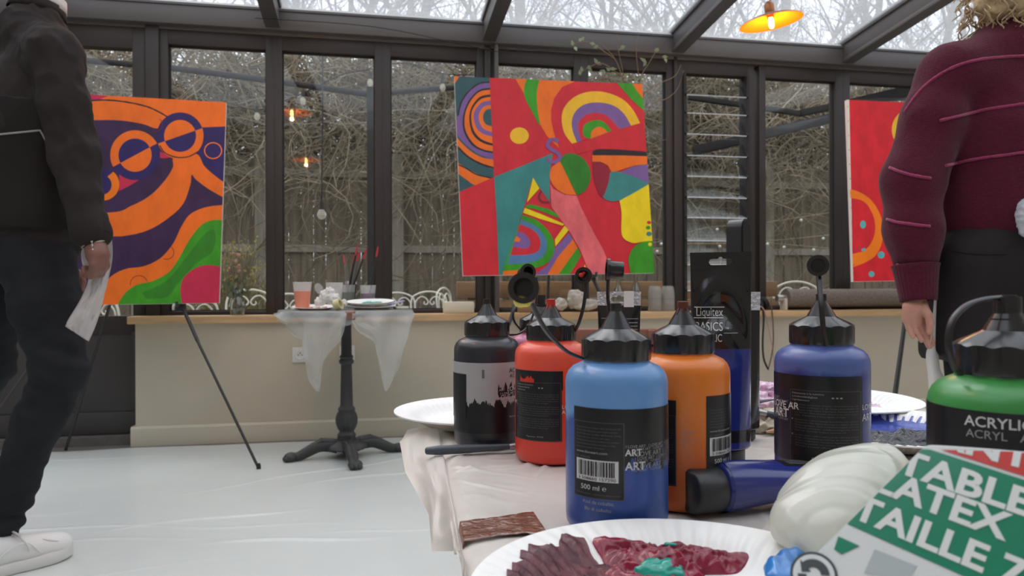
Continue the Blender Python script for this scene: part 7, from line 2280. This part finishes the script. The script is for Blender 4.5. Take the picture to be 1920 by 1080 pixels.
# bracelet with a charm
b = MB(); cb = wrR + dv * 0.010
ringp = [cb + (x_ * math.cos(a) + y_ * math.sin(a)) * 0.0315 - dv * 0.004 * math.cos(a) for a in np.linspace(0, 2 * PI, 33)]
b.tube(ringp, 0.0022, 8)
pp = [C(172, 453, 1.985), C(173, 460, 1.982), C(174, 468, 1.982), C(174, 478, 1.985)]
for q in pp: b.ball(q, 0.003, 8, 6)
b.tube(pp, 0.0012, 6); b.ball(C(174, 478, 1.985), (0.004, 0.004, 0.006), 8, 6)
b.build('bracelet', mat('silver_chain', rgb(196, 188, 172), rough=0.3, metal=0.7), pm, world=True, smooth=180)

M_sheetfilm = mat('milky_film_sheet', rgb(222, 218, 216), rough=0.35, alpha=0.80, transl=0.35)
Lp = catmull([Vector(p) for p in ((172, 440, 2.07), (153, 470, 2.08), (156, 500, 2.08), (166, 524, 2.07), (152, 560, 2.05), (128, 600, 2.03), (123, 612, 2.03))], 6)
Rp = catmull([Vector(p) for p in ((204, 410, 2.10), (209, 440, 2.10), (211, 480, 2.09), (205, 515, 2.08), (194, 560, 2.08), (181, 605, 2.08), (166, 640, 2.07))], 6)
def film(u, v):
    f = v * (len(Lp) - 1); i = min(int(f), len(Lp) - 2); a = Lp[i].lerp(Lp[i + 1], f - i); c = Rp[i].lerp(Rp[i + 1], f - i)
    q = a.lerp(c, u); bow = math.sin(PI * u)
    return C(q.x, q.y, q.z + 0.030 * bow * math.sin(v * 5 + 1) + 0.012 * fbm((u * 4, v * 6, 1)))
b = MB(); b.grid(24, 60, film)
tag(b.build('plastic_sheet', M_sheetfilm, smooth=180, solid=0.0008), 'thin milky plastic sheet held in the hand of the person on the left', 'plastic sheet')

# ------------------------------------------------------------------ woman on the right, back turned
M_skin2 = mat('fair_skin', rgb(196, 142, 124), rough=0.5, var=0.07, scale=30, sss=0.12)
M_lip2 = mat('rose_lip', rgb(178, 98, 92), rough=0.5)
M_knit = mat('maroon_knit', rgb(80, 23, 40), spec=0.2, rough=0.95, var=0.18, scale=90, bump=0.35, bscale=160, sheen=0.12, stretch=(1, 1, 2.4))
M_stripe = mat('pink_mohair_stripe', rgb(150, 36, 86), rough=0.95, var=0.2, scale=120, bump=0.4, bscale=200, sheen=0.4)
M_blk = mat('black_cotton_twill', rgb(39, 34, 35), spec=0.2, rough=0.75, var=0.08, scale=8, bump=0.06, bscale=300)
M_blk2 = mat('black_trouser_cloth', rgb(36, 33, 36), spec=0.2, rough=0.8)
D2 = 2.15
base = C(1905, 1080, D2); base.z = 0
pw = thing('person', 'person on the right in a maroon jumper with pink stripes, seen from behind', 'person', base)
f2 = (FWD * 0.97 + RGT * 0.22).normalized(); s2 = Vector((f2.y, -f2.x, 0))
neck2 = C(1902, 40, D2); sL = C(1778, 140, D2 - 0.01); sR = Vector((2 * neck2.x - sL.x, 2 * neck2.y - sL.y, sL.z))
eL = C(1712, 335, D2 - 0.02); wL = C(1718, 552, D2 - 0.04); eR = sR - UP * 0.30 + s2 * 0.09; wR = eR - UP * 0.20 + f2 * 0.14
hd2 = neck2 + UP * 0.125 + f2 * 0.02
ch2 = (sL + sR) / 2 - UP * 0.17; pl2 = C(1900, 480, D2)
hpL = pl2 - s2 * 0.095 - UP * 0.06; hpR = pl2 + s2 * 0.095 - UP * 0.06
kL = hpL - UP * 0.40 + f2 * 0.03; kR = hpR - UP * 0.40 + f2 * 0.03; aL = Vector((kL.x, kL.y, 0.09)) - f2 * 0.05; aR = Vector((kR.x, kR.y, 0.09)) - f2 * 0.05
rt2 = Euler((0, 0, math.atan2(f2.y, f2.x)))
Dh = D2 - 0.05
hand = [sgm(wL, 0.024, C(1716, 578, Dh), 0.026, 0.012), sgm(C(1704, 575, Dh), 0.017, C(1700, 600, Dh), 0.0125, 0.012), sgm(C(1712, 575, Dh), 0.017, C(1710, 603, Dh), 0.0130, 0.012), sgm(C(1720, 575, Dh), 0.017, C(1721, 605, Dh), 0.0130, 0.012), sgm(C(1728, 574, Dh), 0.017, C(1732, 603, Dh + 0.01), 0.0125, 0.012)]
for pts, r in ((((1699, 598, 0), (1704, 616, -0.006), (1712, 632, -0.016)), 0.0088), (((1710, 602, 0), (1717, 621, -0.006), (1728, 638, -0.015)), 0.0098), (((1721, 604, 0), (1731, 626, -0.002), (1742, 650, -0.008)), 0.0102), (((1732, 602, 0.012), (1741, 624, 0.014), (1749, 645, 0.012)), 0.0098), (((1731, 572, -0.016), (1740, 590, -0.026), (1744, 606, -0.028), (1743, 622, -0.026)), 0.0118)):
    hand += finger([C(x, y, Dh + d) for x, y, d in pts], r, r * 0.78)
body = head_prims(hd2, f2, s2) + [sgm(neck2 - UP * 0.05, 0.05, neck2 + UP * 0.08 + f2 * 0.01, 0.048), sgm(sL, 0.04, sR, 0.04), ell(ch2, (0.10, 0.15, 0.20), rt2), ell(pl2, (0.10, 0.14, 0.14), rt2),
    sgm(sL, 0.038, eL, 0.030), sgm(eL, 0.030, wL, 0.022), sgm(sR, 0.038, eR, 0.030), sgm(eR, 0.03, wR, 0.022), ell(wR - UP * 0.03 + f2 * 0.04, (0.03, 0.035, 0.05)),
    sgm(hpL, 0.07, kL, 0.045), sgm(kL, 0.045, aL, 0.032), sgm(hpR, 0.07, kR, 0.045), sgm(kR, 0.045, aR, 0.032)]
for i in range(4):
    q = wR - UP * 0.06 + f2 * 0.06 - s2 * (0.024 - 0.016 * i); body += finger([q, q - UP * 0.035 + f2 * 0.012, q - UP * 0.06], 0.009, 0.0075)
q = wR - UP * 0.03 + f2 * 0.05 - s2 * 0.03; body += finger([q, q - UP * 0.03 - s2 * 0.008, q - UP * 0.05], 0.010, 0.008)
blob_obj('body', M_skin2, pw, body + hand, 0.0042, 0.022)
face_parts(pw, hd2, f2, s2, M_lip2)
sl2 = lambda a, e, w: [sgm(a, 0.080, a.lerp(e, 0.45), 0.082), sgm(a.lerp(e, 0.45), 0.082, e, 0.082), sgm(e, 0.082, e.lerp(w, 0.45), 0.078), sgm(e.lerp(w, 0.45), 0.078, e.lerp(w, 0.66), 0.062)]
jum = blob_obj('jumper', M_knit, pw, [sgm(sL - UP * 0.005 + s2 * 0.03, 0.085, sR - UP * 0.005 - s2 * 0.03, 0.085, 0.05), sgm(neck2 - UP * 0.07, 0.10, neck2 - UP * 0.02, 0.075, 0.05), sgm(neck2 - UP * 0.085, 0.095, sL - UP * 0.01 + s2 * 0.02, 0.082, 0.05), sgm(neck2 - UP * 0.085, 0.095, sR - UP * 0.01 - s2 * 0.02, 0.082, 0.05), ell(ch2 - UP * 0.02, (0.150, 0.215, 0.24), rt2, 0.05), ell(ch2 - UP * 0.22, (0.150, 0.225, 0.20), rt2, 0.05)] + sl2(sL, eL, wL) + sl2(sR, eR, wR), 0.006, 0.03,
               folds(0.007, 5, 5, 3.5, 9), cuts=[(neck2 + UP * 0.005, (0, 0, 1))])
# ribbed cuff below the gathered sleeve, and hem band
dv2 = (wL - eL).normalized()
b = MB(); a0, a1 = C(1716, 496, D2 - 0.035), C(1722, 564, D2 - 0.045)
def rib(n=60):
    P = [a0.lerp(a1, k / 10) for k in range(11)]; x_, y_ = frame_from(a1 - a0)
    for k, p in enumerate(P):
        r = 0.060 - 0.016 * (k / 10) ** 0.7
        for j in range(n): b.v.append(tuple(p + (x_ * math.cos(2 * PI * j / n) + y_ * math.sin(2 * PI * j / n)) * (r + 0.0006 * math.cos(30 * 2 * PI * j / n))))
    for k in range(10):
        for j in range(n): b.f.append([k * n + j, k * n + (j + 1) % n, (k + 1) * n + (j + 1) % n, (k + 1) * n + j]); b.m.append(0)
rib(120); b.build('cuff', M_knit, pw, world=True, smooth=180, solid=-0.004)
for pl in ([(1696, 210), (1712, 186), (1735, 160), (1765, 138), (1800, 121), (1840, 111), (1880, 107), (1919, 105), (1960, 107), (2000, 112)], [(1762, 226), (1800, 217), (1850, 205), (1890, 199), (1919, 195), (1970, 190), (2020, 190)], [(1772, 311), (1810, 302), (1850, 295), (1890, 290), (1919, 286), (1980, 283), (2030, 284)],
           [(1668, 314), (1685, 321), (1705, 327), (1725, 331), (1745, 334)], [(1663, 411), (1680, 416), (1700, 419), (1722, 422), (1744, 424)], [(1682, 496), (1700, 500), (1720, 497), (1740, 500)]):
    dense = catmull([Vector((x, y, 0)) for x, y in pl], 5)
    P = on_surface(jum, [(p.x, p.y) for p in dense])
    if len(P) > 3:
        b = MB(); b.tube(P, [0.0040 + 0.0012 * fbm((i * 0.7, pl[0][0], 0)) for i in range(len(P))], 8, 0, True); b.build('stripe', M_stripe, pw, world=True, smooth=180)
# black skirt-length apron over black trousers
z_h = C(1775, 678, D2).z
tr = blob_obj('apron_skirt', M_blk, pw, [ell(pl2 + UP * 0.13, (0.130, 0.185, 0.10), rt2, 0.05), ell(pl2 - UP * 0.02, (0.155, 0.232, 0.16), rt2, 0.06), sgm(pl2 - s2 * 0.090 - UP * 0.05, 0.144, pl2 - s2 * 0.098 - UP * 0.30, 0.150, 0.05), sgm(pl2 + s2 * 0.075 - UP * 0.05, 0.140, pl2 + s2 * 0.09 - UP * 0.30, 0.148, 0.05)], 0.006, 0.03,
              folds(0.005, 5, 5, 2.2, 2), cuts=[(Vector((0, 0, z_h)), (0, 0, -1)), (C(1790, 690, D2), (UP * -1 - RGT * 0.9))])
for pl, r in (([(1785, 470), (1810, 474), (1850, 477), (1890, 476)], 0.0018), ([(1762, 392), (1800, 395), (1850, 397), (1900, 396), (1960, 392)], 0.0016), ([(1760, 640), (1772, 652), (1785, 664)], 0.002)):
    P = on_surface(tr, [(p.x, p.y) for p in catmull([Vector((x, y, 0)) for x, y in pl], 5)])
    if len(P) > 3:
        b = MB(); b.tube(P, r, 6); b.build('seam', M_blk2, tr, world=True, smooth=180)
lg = lambda h, k, a: [sgm(h, 0.10, k, 0.068), sgm(k, 0.068, a, 0.055)]
blob_obj('trousers', M_blk2, pw, lg(hpL, kL, aL) + lg(hpR, kR, aR), 0.007, 0.03, folds(0.005, 6, 6, 5, 5), cuts=[((0, 0, 0.05), (0, 0, -1))])
for a in (aL, aR): sneaker(pw, Vector((a.x, a.y, 0.008)) - f2 * 0.06, f2, s2, M_blk, M_blk2, M_blk2, 0.26)
# blond curls
M_hair = mat('blond_curls', rgb(186, 160, 122), rough=0.5, var=0.3, scale=30, sheen=0.2)
hr = blob_obj('hair', M_hair, pw, [ell(hd2 + UP * 0.025 - f2 * 0.02, (0.115, 0.118, 0.125)), ell(hd2 - UP * 0.075 - f2 * 0.045, (0.128, 0.085, 0.085))], 0.006, 0.03, folds(0.012, 24, 24, 14, 3), cuts=[(hd2 + f2 * 0.05, f2)])
rd = random.Random(6); b = MB()
for i in range(340):
    a = rd.uniform(-1.9, 1.9); z = rd.uniform(-0.15, 0.12)
    rr = 0.124 * math.sqrt(max(0.55, 1 - (z / 0.17) ** 2))
    o = hd2 + UP * z - f2 * (rr * math.cos(a) * 0.95 + 0.02) + s2 * rr * math.sin(a)
    L = rd.uniform(0.05, 0.10); R_ = rd.uniform(0.006, 0.013); ph = rd.uniform(0, 6.3); out = (-f2 * math.cos(a) + s2 * math.sin(a))
    tang = Vector((out.y, -out.x, 0)); dr = (UP * -1 + out * rd.uniform(0.0, 0.5)).normalized(); tw = rd.choice((-1, 1)) * rd.uniform(7, 11)
    P = [o + dr * L * (k / 12) + (out * math.cos(ph + tw * k / 12) + tang * math.sin(ph + tw * k / 12)) * R_ for k in range(13)]
    b.tube(P, [rd.uniform(0.0020, 0.0036) * (1 - 0.5 * k / 12) for k in range(13)], 5, 0, False)
b.build('curl_strands', M_hair, hr, world=True, smooth=180)

# white paper towel hanging at her side, and a bit of clear bag
Lp = catmull([Vector((x, y, 0)) for x, y in ((1754, 520), (1749, 590), (1744, 640), (1736, 665), (1740, 710), (1746, 790), (1750, 840))], 6)
Rp = catmull([Vector((x, y, 0)) for x, y in ((1758, 520), (1757, 590), (1758, 640), (1762, 690), (1774, 720), (1780, 790), (1786, 840))], 6)
def towel(u, v):
    f = v * (len(Lp) - 1); i = min(int(f), len(Lp) - 2); q = Lp[i].lerp(Lp[i + 1], f - i).lerp(Rp[i].lerp(Rp[i + 1], f - i), u)
    return C(q.x, q.y, D2 - 0.05 + 0.05 * u + 0.012 * math.sin(u * 7 + v * 3) * v)
b = MB(); b.grid(16, 50, towel)
tag(b.build('paper_towel', M_tis, smooth=180, solid=0.001), 'white paper towel hanging below the hand of the person in the maroon jumper', 'paper towel')
q = C(1921, 408, 1.985)
tag(blob_obj('clear_bag', mat('clear_bag_film', rgb(206, 208, 214), rough=0.15, alpha=0.6, spec=0.7), None, [ell(q, (0.022, 0.020, 0.050)), ell(q + RGT * 0.03 + UP * 0.02, (0.03, 0.02, 0.05)), ell(q + RGT * 0.02 - UP * 0.03, (0.022, 0.02, 0.028))], 0.003, 0.012, crumple(0.004, 30, 3)), 'clear plastic bag at the waist of the person in the maroon jumper, right edge', 'bag')
